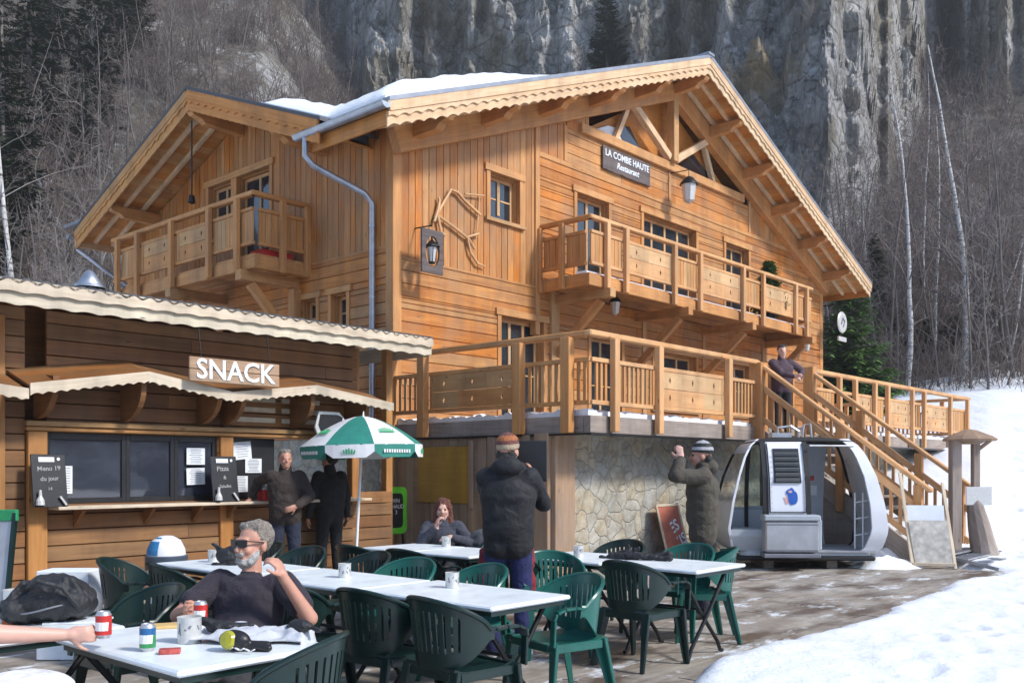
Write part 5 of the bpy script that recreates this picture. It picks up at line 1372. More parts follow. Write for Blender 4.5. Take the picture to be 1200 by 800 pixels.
hv_, hf_ = grid_mesh(list(np.linspace(50, 170, 60)), list(np.linspace(-44, 45, 45)), lambda X, Y: -1.0+max(0, math.hypot(X, Y)-52)*.34+3*noise.noise(Vector((X*.04, Y*.04, 0)))+1.0*noise.noise(Vector((X*.2, Y*.2, 0))))
land('added_reflection_hill', hv_, hf_, mo.data.materials[0])  # second unseen slope, added on the side the hut windows mirror
for i in range(44):
    an = rr.uniform(-1.35, -.25) if i < 20 else rr.uniform(-.5, .22); dd_ = rr.uniform(24, 60); xi, yy = dd_*math.cos(an), dd_*math.sin(an)
    o = copy_tree(protos[rr.randrange(6)][0]); setpos(o, (xi, yy, -.2+max(0, dd_-52)*.34), rr.uniform(0, 6), rr.uniform(.9, 1.3)); o['label'] = 'unseen bare tree added behind the viewpoint for the window reflections'; o['group'] = 'unseen trees added for window reflections'  # more unseen trees, added where the hut windows mirror
# far undergrowth that reads as one mass
def mass(name, n, xr, fr_, seed, hs, mat, cliff=False):
    r = random.Random(seed); base = []
    for k in range(5):
        q = random.Random(seed+k); sg_ = []
        for b in range(9):
            a = q.uniform(0, 6.28); d = Vector((math.cos(a)*.35, math.sin(a)*.35, 1)).normalized()
            grow(q, sg_, Vector((q.uniform(-.5, .5), q.uniform(-.5, .5), 0)), d, q.uniform(2.2, 4.0), .035, 2, 3, .18, .2, 6)
        base.append(tubes_np(sg_, 3))
    VV = []; FF = []; off = 0
    for i in range(n):
        xi = r.uniform(*xr)
        if cliff:
            az = math.atan((xi-600)/FPX); ii = int(np.argmin(abs(azs-az))); p = MV[ii][int(r.uniform(*fr_))]
        else: p = np.array(slope_spot(xi, r.uniform(*fr_)))
        Vb, Fb = base[r.randrange(5)]; a = r.uniform(0, 6.28); c, s_ = math.cos(a), math.sin(a); sc = r.uniform(*hs)
        VV.append((Vb*sc) @ np.array([[c, s_, 0], [-s_, c, 0], [0, 0, 1]])+p-np.array([0, 0, .2])); FF.append(Fb+off); off += len(Vb)
    me = np_mesh(name, np.concatenate(VV), np.concatenate(FF)); me.materials.append(mat); o = bpy.data.objects.new(name, me); COL.objects.link(o); o['kind'] = 'stuff'
    return o
mass('woodland_brush', 460, (-60, 480), (0, 1), 11, (.6, 1.3), M['twig'])
mass('woodland_brush', 420, (880, 1260), (0, 1), 12, (.5, 1.0), M['twig'])
mass('woodland_brush', 260, (270, 470), (.45, 1), 14, (.5, 1.0), M['twig'])
mass('cliff_scrub', 420, (300, 1250), (111, 230), 13, (.3, .6), M['paletwig'], True)
# ================================================================ PLASTIC ARMCHAIRS
def chair_parts(name, label, mat, group):
    root = bpy.data.objects.new(name, None); COL.objects.link(root); tag(root, label, 'chair', group); ORG[root.name] = Vector()
    # seat
    bm = bmesh.new(); n = 14; g = {}
    for i in range(n+1):
        for j in range(n+1):
            x = -.235+.47*i/n; y = -.20+.44*j/n; fx = abs(x)/.235
            z = .425-.018*(1-fx**2)*(1-((y-.0)/.24)**2)-(.03*max(0, (y-.18)/.06)**2 if y > .18 else 0)+(.02*max(0, (-y-.12)/.08)**2 if y < -.12 else 0)
            x *= (1-.10*max(0, (-y)/.2))
            g[i, j] = bm.verts.new((x, y, z))
    for i in range(n):
        for j in range(n): bm.faces.new((g[i, j], g[i+1, j], g[i+1, j+1], g[i, j+1]))
    bmesh.ops.recalc_face_normals(bm, faces=bm.faces); bmesh.ops.solidify(bm, geom=bm.faces[:], thickness=.016)
    me = bpy.data.meshes.new('seat'); bm.to_mesh(me); bm.free(); me.materials.append(mat); shade(me, 50)
    o = bpy.data.objects.new('seat', me); COL.objects.link(o); o.parent = root
    # back shell with slots
    bm = bmesh.new(); NA_, NZ = 66, 12; g = {}
    A = R(98)
    for i in range(NA_+1):
        th = -A+2*A*i/NA_
        ct = math.cos(th); top = .645+.165*max(0, ct)**.75; bot = .415+.17*(1-max(0, ct))**1.6
        for j in range(NZ+1):
            f = j/NZ; z = bot+(top-bot)*f; lean = .13*(z-.42)
            rx = .235+.045*(z-.42)/.4*1.0; y = .00-(.225+lean)*ct+.0; x = rx*math.sin(th)*1.05
            g[i, j] = bm.verts.new((x, y, z))
    for i in range(NA_):
        th = abs(-A+2*A*(i+.5)/NA_)
        for j in range(NZ):
            if th < R(52) and 3 <= j <= 9 and i % 3 == 1: continue
            bm.faces.new((g[i, j], g[i+1, j], g[i+1, j+1], g[i, j+1]))
    bmesh.ops.delete(bm, geom=[v for v in bm.verts if not v.link_faces], context='VERTS')
    bmesh.ops.recalc_face_normals(bm, faces=bm.faces); bmesh.ops.solidify(bm, geom=bm.faces[:], thickness=.012)
    me = bpy.data.meshes.new('backrest'); bm.to_mesh(me); bm.free(); me.materials.append(mat); shade(me, 50)
    o = bpy.data.objects.new('backrest', me); COL.objects.link(o); o.parent = root
    mb = MB(); pts = []
    for i in range(25):
        th = -A+2*A*i/24; ct = math.cos(th); top = .645+.165*max(0, ct)**.75; lean = .13*(top-.42); rx = .235+.045*(top-.42)/.4
        pts.append((rx*math.sin(th)*1.05, -(.225+lean)*ct, top))
    mb.tube(pts, .014, 7); mb.build('rim', mat, root, smooth=True, org=Vector())
    for s in (-1, 1):
        mb = MB()
        P = [(s*.272, .03, .64), (s*.285, .10, .648), (s*.287, .18, .645), (s*.282, .235, .625), (s*.275, .25, .58), (s*.265, .252, .42)]
        for a, b in zip(P[:-1], P[1:]): mb.beam(a, b, .05, .018, (0, 0, 1) if a[2] > .6 else (0, 1, 0))
        mb.build('armrest', mat, root, .005, org=Vector())
        for nm, top, bot, w in (('front', (s*.235, .215, .43), (s*.262, .262, 0), .075), ('rear', (s*.205, -.19, .43), (s*.235, -.285, 0), .07)):
            mb = MB(); top = Vector(top); bot = Vector(bot)
            mb.beam(bot, top, .036, .022, (0, 1, 0), w, .03); mb.beam(bot+Vector((-s*.016, (-.012 if nm == 'front' else .012), 0)), top+Vector((-s*.03, (-.03 if nm == 'front' else .03), 0)), .012, .034, (0, 1, 0), .014, .06)
            mb.build('leg', mat, root, .005, org=Vector())
    mb = MB(); mb.beam((-.2, .235, .40), (.2, .235, .40), .012, .05); mb.beam((-.17, -.2, .395), (.17, -.2, .395), .012, .05)
    for s in (-1, 1): mb.beam((s*.225, -.17, .395), (s*.235, .21, .395), .012, .05)
    mb.build('seat_skirt', mat, root, .003, org=Vector())
    return root
GC = 'plastic garden armchairs round the terrace tables'
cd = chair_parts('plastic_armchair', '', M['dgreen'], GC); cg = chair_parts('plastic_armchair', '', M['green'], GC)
usedc = set()
def chair(P, face, kind, label, frame='B', jit=0):
    """face: direction the sitter looks, as a vector in frame"""
    src = cd if kind == 'd' else cg
    if kind in usedc: o = copy_tree(src)
    else: o = src; usedc.add(kind)
    if frame == 'B': w_ = B2W(*P); d = (BM.to_3x3() @ Vector((face[0], face[1], 0)))
    else: w_ = Vector((P[0], P[1], 0)); d = Vector((face[0], face[1], 0))
    o.location = w_; o.rotation_euler = (0, 0, math.atan2(-d.x, d.y)+R(jit)); o['label'] = label
    return o
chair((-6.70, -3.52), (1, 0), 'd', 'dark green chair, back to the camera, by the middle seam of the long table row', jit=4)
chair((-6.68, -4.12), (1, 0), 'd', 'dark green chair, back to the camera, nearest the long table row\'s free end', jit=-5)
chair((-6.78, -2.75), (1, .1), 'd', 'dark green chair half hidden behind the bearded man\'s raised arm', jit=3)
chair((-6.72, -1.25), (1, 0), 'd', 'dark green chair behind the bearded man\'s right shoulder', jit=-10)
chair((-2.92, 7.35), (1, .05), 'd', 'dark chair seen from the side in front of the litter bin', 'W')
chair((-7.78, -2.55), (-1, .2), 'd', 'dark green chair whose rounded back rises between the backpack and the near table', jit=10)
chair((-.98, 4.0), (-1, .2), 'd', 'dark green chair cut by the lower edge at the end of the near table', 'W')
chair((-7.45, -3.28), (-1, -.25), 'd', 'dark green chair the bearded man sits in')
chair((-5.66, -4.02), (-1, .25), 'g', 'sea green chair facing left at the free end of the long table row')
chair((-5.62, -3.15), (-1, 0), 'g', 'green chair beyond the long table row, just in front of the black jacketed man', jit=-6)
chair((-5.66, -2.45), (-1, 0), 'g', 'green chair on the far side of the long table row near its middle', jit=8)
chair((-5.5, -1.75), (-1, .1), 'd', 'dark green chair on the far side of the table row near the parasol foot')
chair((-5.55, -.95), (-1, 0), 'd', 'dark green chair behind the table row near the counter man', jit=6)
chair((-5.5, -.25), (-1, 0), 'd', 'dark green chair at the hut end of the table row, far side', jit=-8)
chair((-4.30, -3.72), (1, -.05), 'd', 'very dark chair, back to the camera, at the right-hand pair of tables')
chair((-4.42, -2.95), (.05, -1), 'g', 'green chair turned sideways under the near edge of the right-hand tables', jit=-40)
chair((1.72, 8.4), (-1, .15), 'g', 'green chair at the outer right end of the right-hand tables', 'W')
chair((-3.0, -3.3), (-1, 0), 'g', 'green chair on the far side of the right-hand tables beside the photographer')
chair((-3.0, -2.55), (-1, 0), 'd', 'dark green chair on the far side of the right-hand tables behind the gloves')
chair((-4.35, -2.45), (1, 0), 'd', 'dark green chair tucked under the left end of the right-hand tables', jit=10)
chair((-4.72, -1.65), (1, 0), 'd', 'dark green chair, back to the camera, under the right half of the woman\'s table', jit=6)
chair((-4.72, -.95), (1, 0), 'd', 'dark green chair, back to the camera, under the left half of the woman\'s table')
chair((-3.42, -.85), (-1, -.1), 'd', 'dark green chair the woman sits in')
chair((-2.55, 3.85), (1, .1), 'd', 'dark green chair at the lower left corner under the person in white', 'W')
# ================================================================ TABLES
def table(s0, s1, t0, t1, label, h=.73):
    cs_, ct = (s0+s1)/2, (t0+t1)/2
    th = thing('terrace_table', label, 'table', (cs_, ct, 0), group='white terrace tables')
    mb = MB(); mb.box(s0, s1, t0, t1, h-.028, h); mb.build('table_top', M['tabletop'], th, .009)
    mb = MB(); mb.box(s0+.03, s1-.03, t0+.03, t1-.03, h-.06, h-.029); mb.build('apron', M['dgreen'], th)
    for t, sg in ((t0+.16, 1), (t1-.16, -1)):
        for a, b in ((s0+.08, s1-.10), (s1-.08, s0+.10)):
            mb = MB(); tt = t+(.015 if a < b else -.015)
            mb.tube([(a, tt, h-.06), (a+(b-a)*.42, tt, h*.52), (b-(b-a)*.10, tt, .10), (b-(b-a)*.02, tt, .02), (b+(b-a)*.04, tt, .012)], .016, 8)
            mb.build('leg', M['iron'], th, smooth=True)
    mb = MB(); mb.tube([(cs_, t0+.16, h*.52), (cs_, t1-.16, h*.52)], .012, 6); mb.build('stretcher', M['iron'], th)
    return th
table(-6.55, -5.83, -4.25, -3.07, 'white table at the free right end of the long row, one tin on it')
table(-6.58, -5.87, -3.04, -1.82, 'white middle table of the long row with a tin near its front corner')
table(-6.55, -5.87, -1.79, -.45, 'white table of the long row nearest the hut, behind the bearded man')
table(-4.42, -3.68, -1.99, -1.24, 'right square table in front of the seated woman'); table(-4.42, -3.68, -1.22, -.50, 'left square table in front of the seated woman')
table(-4.12, -3.35, -3.20, -2.32, 'left table of the pair in front of the stone wall'); table(-4.12, -3.35, -4.12, -3.22, 'right table of the pair, nearest the photographer')
table(-8.57, -7.83, -4.50, -3.38, 'white near table in front of the bearded man with cans and goggles')
table(-8.95, -8.2, -3.32, -2.0, 'white table at the left edge holding the black backpack')
TH = .731
def G3(xi, yi, z): k = (z-CAMH)/((HOR-yi)/FPX); return Vector(((xi-600)/FPX*k, k, z))
def tin(p, label, r=.045, h=.10, mat=None, name='ashtray_tin', cat='tin'):
    th = thing(name, label, cat, p, 'W'); x, y, z = p
    mb = MB(); mb.lathe([(0, 0), (r, 0), (r*1.03, .004), (r*.99, .008), (r*.99, h-.008), (r*1.04, h-.003), (r*1.04, h), (r*.96, h), (r*.95, .02), (0, .02)], (x, y, z), 20); mb.build('body', mat or M['tin'], th, smooth=True)
    mb = MB()
    for q in range(6):
        a = R(215+q*16+40*rng.random()); mb.beam((x+r*math.cos(a)*1.0, y+r*math.sin(a)*1.0, z+h*(.2+.5*rng.random())), (x+r*math.cos(a+.15), y+r*math.sin(a+.15), z+h*(.3+.5*rng.random())), .006, .002, (math.cos(a), math.sin(a), 0))
    mb.build('printed_marks', M['ink'], th)
for xi, yi, lab in ((530, 688, 'white tin on the right table of the long row'), (404, 676, 'white tin on the middle table of the long row'), (250, 658, 'white tin on the table nearest the hut'),
                    (523, 640, 'small white tin in front of the seated woman'), (678, 652, 'small pale tin on the left table by the stone wall')):
    tin(tuple(G3(xi, yi, TH)), lab)
tin(tuple(G3(222, 752, TH)), 'white tin on the near table beside the red can', .052, .115)
tin(tuple(G3(18, 716, TH)), 'white tin behind the backpack at the left edge', .06, .12)
def can(p, label, mats, r=.033, h=.115, tilt=0):
    th = thing('drink_can', label, 'can', p, 'W'); x, y, z = p
    mb = MB(); mb.lathe([(0, 0), (r*.75, 0), (r*.8, .006), (r, .014), (r, h-.014), (r*.8, h-.003), (r*.78, h), (r*.7, h-.004), (0, h-.005)], (x, y, z), 20); mb.build('aluminium_body', M['steel'], th, smooth=True)
    mb = MB(); mb.lathe([(r*1.01, .016), (r*1.012, .017), (r*1.012, h*.6), (r*1.01, h*.6+.001)], (x, y, z), 20); mb.build('printed_sleeve', mats[0], th, smooth=True)
    mb = MB(); mb.lathe([(r*1.01, h*.6+.001), (r*1.012, h*.6+.002), (r*1.012, h-.017), (r*1.01, h-.016)], (x, y, z), 20); mb.build('upper_band', mats[1], th, smooth=True)
    mb = MB()
    for q in range(5):
        a = R(225+q*22); mb.beam((x+r*1.02*math.cos(a), y+r*1.02*math.sin(a), z+h*.3), (x+r*1.02*math.cos(a+.1), y+r*1.02*math.sin(a+.1), z+h*.62), .012, .002, (math.cos(a), math.sin(a), 0))
    mb.build('white_motif', M['white'], th)
cgreen = plain('can_green', (.05, .30, .10), .3, .3); cblue = plain('can_blue', (.03, .14, .34), .3, .3)
can(tuple(G3(173, 762, TH)), 'green and blue drink can standing on the near table', (cgreen, cblue))
can(tuple(G3(235, 731, TH)), 'red drink can in front of the bearded man by his right hand', (M['red'], M['red']))
can(tuple(G3(119, 748, .775)+Vector((0, .02, 0))), 'red drink can held by the outstretched hand at the left', (M['red'], M['red']))
# yellow pad, cigarette packet, papers
def flat(name, label, cat, xi, yi, w, l, h, mat, rot, z=TH):
    p = G3(xi, yi, z); mb = MB(); mb.box(-w/2, w/2, -l/2, l/2, 0, h); return local_solo(mb, name, mat, label, cat, p, rot, bevel=.002)
flat('writing_pad', 'yellow pad lying at the back edge of the near table', 'pad', 196, 734, .20, .12, .012, plain('yellow_card', (.62, .42, .16), .7), R(20))
flat('cigarette_packet', 'small crumpled red and white packet on the near table', 'packet', 199, 765, .085, .05, .02, plain('packet_red', (.45, .08, .07), .5, 0, (30, .6, .01), .6, 30), R(15))
flat('paper_sheet', 'white folded sheet lying beside the black backpack', 'paper', 92, 728, .30, .16, .01, M['paper'], R(10))
# ================================================================ BLOB MODELLING (remeshed bodies, bags)
def rot_to(z, x=None):
    z = Vector(z).normalized(); x = Vector(x) if x is not None else Vector((1, 0, 0))
    x = (x-z*x.dot(z)).normalized(); y = z.cross(x)
    m = Matrix.Identity(3)
    for i in range(3): m[i][0] = x[i]; m[i][1] = y[i]; m[i][2] = z[i]
    return m
class Blob:
    def __init__(s): s.P = []
    def cap(s, p, q, r1, r2, tag): s.P.append(('c', Vector(p), Vector(q), r1, r2, tag))
    def ell(s, c, r, tag, rot=None): s.P.append(('e', Vector(c), Vector(r), rot or Matrix.Identity(3), 0, tag))
    def build(s, name, mats, parent=None, vox=.01, smooth_it=2, wr=(), disp=.006, freq=9, post=None):
        bm = bmesh.new()
        for pr in s.P:
            k = pr[0]
            if k == 'e': M4 = Matrix.Translation(pr[1]) @ pr[3].to_4x4() @ Matrix.Diagonal((*pr[2], 1)); bmesh.ops.create_icosphere(bm, subdivisions=3, radius=1, matrix=M4)
            else:
                p, q, r1, r2 = pr[1:5]; d = q-p; L = max(d.length, 1e-5); rm = rot_to(d if L > 1e-4 else (0, 0, 1), (1, 0, 0) if abs(d.normalized().x) < .9 else (0, 1, 0)); n = 14; rings = []
                for i in range(-5, 1): a = i*math.pi/10; rings.append((math.sin(a)*r1, math.cos(a)*r1))
                for i in range(0, 6): a = i*math.pi/10; rings.append((L+math.sin(a)*r2, math.cos(a)*r2))
                vv = []
                for z, r in rings:
                    vv.append([bm.verts.new(p+rm @ Vector((max(r, 1e-4)*math.cos(2*math.pi*t/n), max(r, 1e-4)*math.sin(2*math.pi*t/n), z))) for t in range(n)])
                for a, b in zip(vv[:-1], vv[1:]):
                    for t in range(n): bm.faces.new((a[t], a[(t+1) % n], b[(t+1) % n], b[t]))
                bm.faces.new(vv[0][::-1]); bm.faces.new(vv[-1])
        me = bpy.data.meshes.new(name); bm.to_mesh(me); bm.free()
        t = bpy.data.objects.new('tmp', me); COL.objects.link(t)
        md = t.modifiers.new('r', 'REMESH'); md.mode = 'VOXEL'; md.voxel_size = vox; md.adaptivity = 0
        if smooth_it: sm = t.modifiers.new('s', 'SMOOTH'); sm.factor = .5; sm.iterations = smooth_it
        dg = bpy.context.evaluated_depsgraph_get(); me2 = bpy.data.meshes.new_from_object(t.evaluated_get(dg)); bpy.data.objects.remove(t)
        n = len(me2.vertices); co = np.empty(n*3, dtype=np.float32); me2.vertices.foreach_get('co', co); co = co.reshape(-1, 3).astype(np.float64)
        D = np.empty((len(s.P), n), dtype=np.float32)
        for i, pr in enumerate(s.P):
            if pr[0] == 'e': q = (co-np.array(pr[1])) @ np.array(pr[3]); rr_ = np.array(pr[2]); D[i] = (np.linalg.norm(q/rr_, axis=1)-1)*rr_.min()
            else:
                a, b = np.array(pr[1]), np.array(pr[2]); d = b-a; tt = np.clip(((co-a) @ d)/max(d @ d, 1e-9), 0, 1); D[i] = np.linalg.norm(co-(a+tt[:, None]*d), axis=1)-(pr[3]+(pr[4]-pr[3])*tt)
        tags = list(mats.keys()); ptag = np.array([tags.index(p[5]) for p in s.P]); vt = ptag[np.argmin(D, axis=0)]
        if post: vt = post(co, vt, tags)
        wi = [tags.index(x) for x in wr if x in tags]
        hi_ = [tags.index(x) for x in ('hair', 'beard') if x in tags]
        if hi_:
            no = np.empty(n*3, dtype=np.float32); me2.vertices.foreach_get('normal', no); no = no.reshape(-1, 3)
            for i in np.nonzero(np.isin(vt, hi_))[0]:
                p = Vector(co[i]); co[i] += no[i]*(.007*noise.noise(Vector((p.x*60, p.y*28, p.z*34)))+.006*noise.noise(p*25))
            me2.vertices.foreach_set('co', co.astype(np.float32).ravel())
        if disp and wi:
            no = np.empty(n*3, dtype=np.float32); me2.vertices.foreach_get('normal', no); no = no.reshape(-1, 3)
            for i in np.nonzero(np.isin(vt, wi))[0]:
                p = Vector(co[i]); w_ = noise.noise(Vector((p.x*freq, p.y*freq, p.z*freq*1.7))+noise.noise_vector(p*4)*1.2); w2 = 1-abs(noise.noise(p*freq*1.3)*2.2)
                co[i] += no[i]*(w_*disp+w2*disp*.6)
            me2.vertices.foreach_set('co', co.astype(np.float32).ravel())
        loops = np.empty(len(me2.loops), dtype=np.int32); me2.loops.foreach_get('vertex_index', loops); ls = np.empty(len(me2.polygons), dtype=np.int32); me2.polygons.foreach_get('loop_start', ls)
        me2.materials.clear()
        for k in tags: me2.materials.append(mats[k])
        me2.polygons.foreach_set('material_index', vt[loops[ls]].astype(np.int32))
        me2.polygons.foreach_set('use_smooth', np.ones(len(me2.polygons), dtype=bool)); me2.name = name; me2.update()
        o = bpy.data.objects.new(name, me2); COL.objects.link(o)
        if parent: o.parent = parent
        return o
def skinmat(name, c):
    t = NT(name); ob = t.coord('Object'); n = t.noise(ob, 18, 4, .6); t.col(t.mix(n, tuple(x*.85 for x in c), (min(1, c[0]*1.15), c[1]*1.05, c[2]*1.05))); t.rough(.5)
    t.b.inputs['Subsurface Weight'].default_value = .12; t.b.inputs['Subsurface Radius'].default_value = (.02, .008, .004); t.bump(t.noise(ob, 150, 2), .15, .002); return t.m
M['skin'] = skinmat('skin', (.50, .27, .19)); M['skin2'] = skinmat('pale_skin', (.58, .36, .28)); M['hairg'] = fabric('grey_hair', (.25, .215, .18), 40, 1.0, .7); M['beard'] = fabric('white_beard', (.50, .48, .46), 50, 1.0, .8)
M['hairr'] = fabric('auburn_hair', (.13, .035, .018), 35, 1.0, .55); M['hairb'] = fabric('dark_hair', (.02, .016, .014), 35, 1.0, .6)
M['eye'] = plain('dark_eye', (.02, .015, .012), .3)
def head(B, c, rt, k=1.0, hair='hair', style='short', beard=False, hat=False):
    c = Vector(c); T_ = lambda p: c+rt @ (Vector(p)*k); S_ = lambda r: Vector(r)*k
    B.ell(T_((0, -.018, .028)), S_((.074, .094, .092)), 'skin', rt); B.ell(T_((0, .022, -.03)), S_((.060, .070, .086)), 'skin', rt); B.ell(T_((0, .045, -.088)), S_((.040, .042, .030)), 'skin', rt)
    B.cap(T_((0, .088, .008)), T_((0, .108, -.032)), .010*k, .0145*k, 'skin'); B.cap(T_((-.03, .080, .024)), T_((.03, .080, .024)), .013*k, .013*k, 'skin')
    for s in (-1, 1):
        B.ell(T_((s*.077, -.012, -.012)), S_((.011, .020, .031)), 'skin', rt); B.ell(T_((s*.034, .068, -.034)), S_((.024, .022, .022)), 'skin', rt); B.ell(T_((s*.031, .082, .003)), S_((.0135, .009, .008)), 'eye', rt)
    B.cap(T_((-.020, .084, -.066)), T_((.020, .084, -.066)), .0085*k, .0085*k, 'lip'); 
    if style == 'hat': B.cap(T_((-.04, -.07, -.03)), T_((.04, -.07, -.03)), .045*k, .045*k, 'hair')
    if style == 'short': B.ell(T_((0, -.038, .042)), S_((.082, .094, .094)), 'hair', rt); B.ell(T_((.012, .006, .096)), S_((.058, .060, .030)), 'hair', rt); B.ell(T_((-.03, -.01, .098)), S_((.045, .06, .032)), 'hair', rt)
    if style == 'long':
        B.ell(T_((0, -.030, .040)), S_((.092, .100, .100)), 'hair', rt)
        for s in (-1, 1): B.cap(T_((s*.072, -.01, .03)), T_((s*.088, .01, -.16)), .036*k, .040*k, 'hair'); B.cap(T_((s*.088, .01, -.14)), T_((s*.10, .03, -.24)), .04*k, .022*k, 'hair')
        B.cap(T_((0, -.07, 0)), T_((0, -.08, -.2)), .07*k, .06*k, 'hair')
    if beard:
        B.ell(T_((0, .052, -.094)), S_((.044, .045, .038)), 'beard', rt); B.cap(T_((-.022, .094, -.052)), T_((.022, .094, -.052)), .010*k, .010*k, 'beard')
        for s in (-1, 1): B.cap(T_((s*.056, .02, -.05)), T_((s*.04, .052, -.092)), .020*k, .024*k, 'beard')
def hand(B, w_, d, pn, curl=.5, thumb=1, k=1.0, r=.0092, tagn='hand', spread=.12):
    w_ = Vector(w_); d = Vector(d).normalized(); pn = Vector(pn); pn = (pn-d*pn.dot(d)).normalized(); ac = d.cross(pn)*thumb
    rm = rot_to(pn, ac)
    B.ell(w_+d*.045*k, (.041*k, .052*k, .0165*k), tagn, rm); B.cap(w_-d*.02*k, w_+d*.02*k, .026*k, .028*k, tagn)
    for i, (o_, L) in enumerate(((.030, .9), (.010, 1.0), (-.010, .95), (-.029, .75))):
        p = w_+d*(.083-.006*abs(i-1.2))*k+ac*o_*k; dd = (d+ac*(o_/.03)*spread).normalized(); a = curl*.7
        for sgm, fr_l in enumerate((.040, .026, .021)):
            dd2 = (dd*math.cos(a)+pn*math.sin(a)).normalized(); q = p+dd2*fr_l*L*k; B.cap(p, q, r*k*(1.05-.1*sgm), r*k*(.97-.1*sgm), tagn); p = q; a += curl*1.0
    p = w_+d*.028*k+ac*.030*k; td = (d*.65+ac*.75+pn*.25*curl).normalized()
    q = p+td*.042*k; B.cap(p, q, r*1.3*k, r*1.15*k, tagn); q2 = q+(td*.7+d*.5+pn*.4*curl).normalized()*.030*k; B.cap(q, q2, r*1.1*k, r*.9*k, tagn)
def ik(a, t, l1, l2, pole):
    a = Vector(a); t = Vector(t); v = t-a; L = min(v.length, (l1+l2)*.995); v.normalize(); t = a+v*L
    x = (l1*l1-l2*l2+L*L)/(2*L); h = math.sqrt(max(0, l1*l1-x*x)); p = Vector(pole); p = (p-v*p.dot(v)).normalized()
    return a+v*x+p*h, t
def person(label, pos, face, mats, H=1.78, sit=False, lean=0, arms=None, legs=None, hd=(0, 0), bulk=.02, hem=.84, vox=.011, style='short', beard=False, hipz=None, hood=False, short=False, extra=None, feetz=0, handr=.0092, tw=1.0, collar=True):
    """arms: dict L/R -> (world wrist target, pole local, hand dir local, palm normal local, curl); face = world angle of looking direction (deg, 0=+Y, ccw)"""
    k = H/1.78; root = bpy.data.objects.new('person', None); COL.objects.link(root); root.location = pos; root.rotation_euler = (0, 0, R(face)); tag(root, label, 'person')
    Wm = Matrix.Translation(pos) @ Matrix.Rotation(R(face), 4, 'Z'); toL = lambda p: Wm.inverted() @ Vector(p)
    B = Blob(); b = bulk
    hz_ = hipz if hipz is not None else (.93*k if not sit else .47)
    hip = Vector((0, 0, hz_)); sp = Vector((0, -math.sin(R(lean)), math.cos(R(lean)))); X = Vector((1, 0, 0)); rt = rot_to(sp, X)
    ch = hip+sp*.36*k; shc = hip+sp*.50*k; nk = hip+sp*.585*k; hc = nk+sp*.10*k+Vector((0, .02, .03))*k
    W_ = tw
    B.ell(hip+sp*.04*k, (.152*k*W_+b*.55, .118*k*W_+b*.55, .15*k), 'top' if hem < 1.2 else 'legs', rt)
    B.ell(hip+sp*.20*k+Vector((0, .02*(W_-1)*8, 0)), (.155*k*W_+b, .118*k*W_+b+.06*max(0, W_-1), .18*k), 'top', rt); B.ell(ch, (.185*k+b, .122*k+b, .19*k), 'top', rt)
    B.ell(hip+sp*.12*k, (.165*k*W_+b, .122*k*W_+b, .20*k), 'top', rt)
    for s in (-1, 1): B.cap(hip+X*s*.05*k*W_+sp*.06*k, ch+X*s*.07*k, .105*k+b, .105*k+b, 'top')
    for s in (-1, 1): B.cap(ch+X*s*.07*k+sp*.08*k, shc+X*s*.165*k, .085*k+b*.5, .060*k+b*.7, 'top')
    B.cap(shc+sp*.02*k, nk+sp*(.03 if collar else -.045)*k, .085*k+b*.4, .056*k, 'top'); B.cap(nk-sp*.02, hc-sp*.04*k, .054*k, .052*k, 'skin')
    if collar: B.cap(nk+Vector((0, -.01, 0)), nk+sp*.035*k, .072*k+b*.2, .066*k+b*.2, 'top')
    if hood: B.ell(nk+Vector((0, -.085, .01)), (.12*k, .07*k, .075*k), 'top', rt); B.cap(nk+Vector((-.09, -.02, .0)), nk+Vector((.09, -.02, .0)), .05*k, .05*k, 'top')
    # coat skirt down to hem
    if not sit and hem < hz_: B.cap(hip+Vector((-.06, 0, 0)), Vector((-.062, 0, hem+.1)), .112*k+b*.6, .112*k+b*.6, 'top'); B.cap(hip+Vector((.06, 0, 0)), Vector((.062, 0, hem+.1)), .112*k+b*.6, .112*k+b*.6, 'top')
    for nm, s in (('L', -1), ('R', 1)):
        kn, an = (legs or {}).get(nm, (None, None)); h0 = hip+X*s*.09*k
        if kn is None:
            if sit: kn = h0+Vector((s*.03, .42*k, .02)); an = Vector((kn.x, kn.y+.02, .09))
            else: kn = Vector((s*.11*k, .02, .50*k)); an = Vector((s*.12*k, -.01, .09*k))
        kn, an = Vector(kn), Vector(an)
        B.cap(h0, kn, .092*k+b*.3, .062*k+.012, 'legs'); B.cap(kn, an, .060*k+.012, .046*k+.014, 'legs')
        fd = Vector((s*.25, 1, 0)).normalized(); B.cap(an+Vector((0, 0, -.045)), an+fd*.15*k+Vector((0, 0, -.055)), .043, .036, 'shoe'); B.ell(an+fd*.10*k+Vector((0, 0, -.065)), (.045, .11, .025), 'shoe', rot_to((0, 0, 1), (fd.y, -fd.x, 0)))
        sh_ = shc+X*s*.185*k; ar = (arms or {}).get(nm)
        if ar is None: wt = hip+Vector((s*.30, .06, -.10)); pole = (s*.6, -1, 0); hdv = (0, .2, -1); pnv = (-s, 0, 0); cu = .4
        else: wt, pole, hdv, pnv, cu = ar; wt = toL(wt) if len(ar) == 5 else wt
        el, wt = ik(sh_, wt, .29*k, .255*k, pole)
        B.cap(sh_, el, .057*k+b*.45, .047*k+b*.45, 'top')
        if short: B.P.pop(); m_ = sh_.lerp(el, .62); B.cap(sh_, m_, .062*k+b*.8, .064*k+b*.8, 'top'); B.cap(sh_.lerp(el, .4), el, .046*k, .043*k, 'skin'); B.cap(el, wt, .043*k, .028*k, 'skin')
        else: B.cap(el, wt-(wt-el).normalized()*.02, .046*k+b*.42, .034*k+b*.35, 'top')
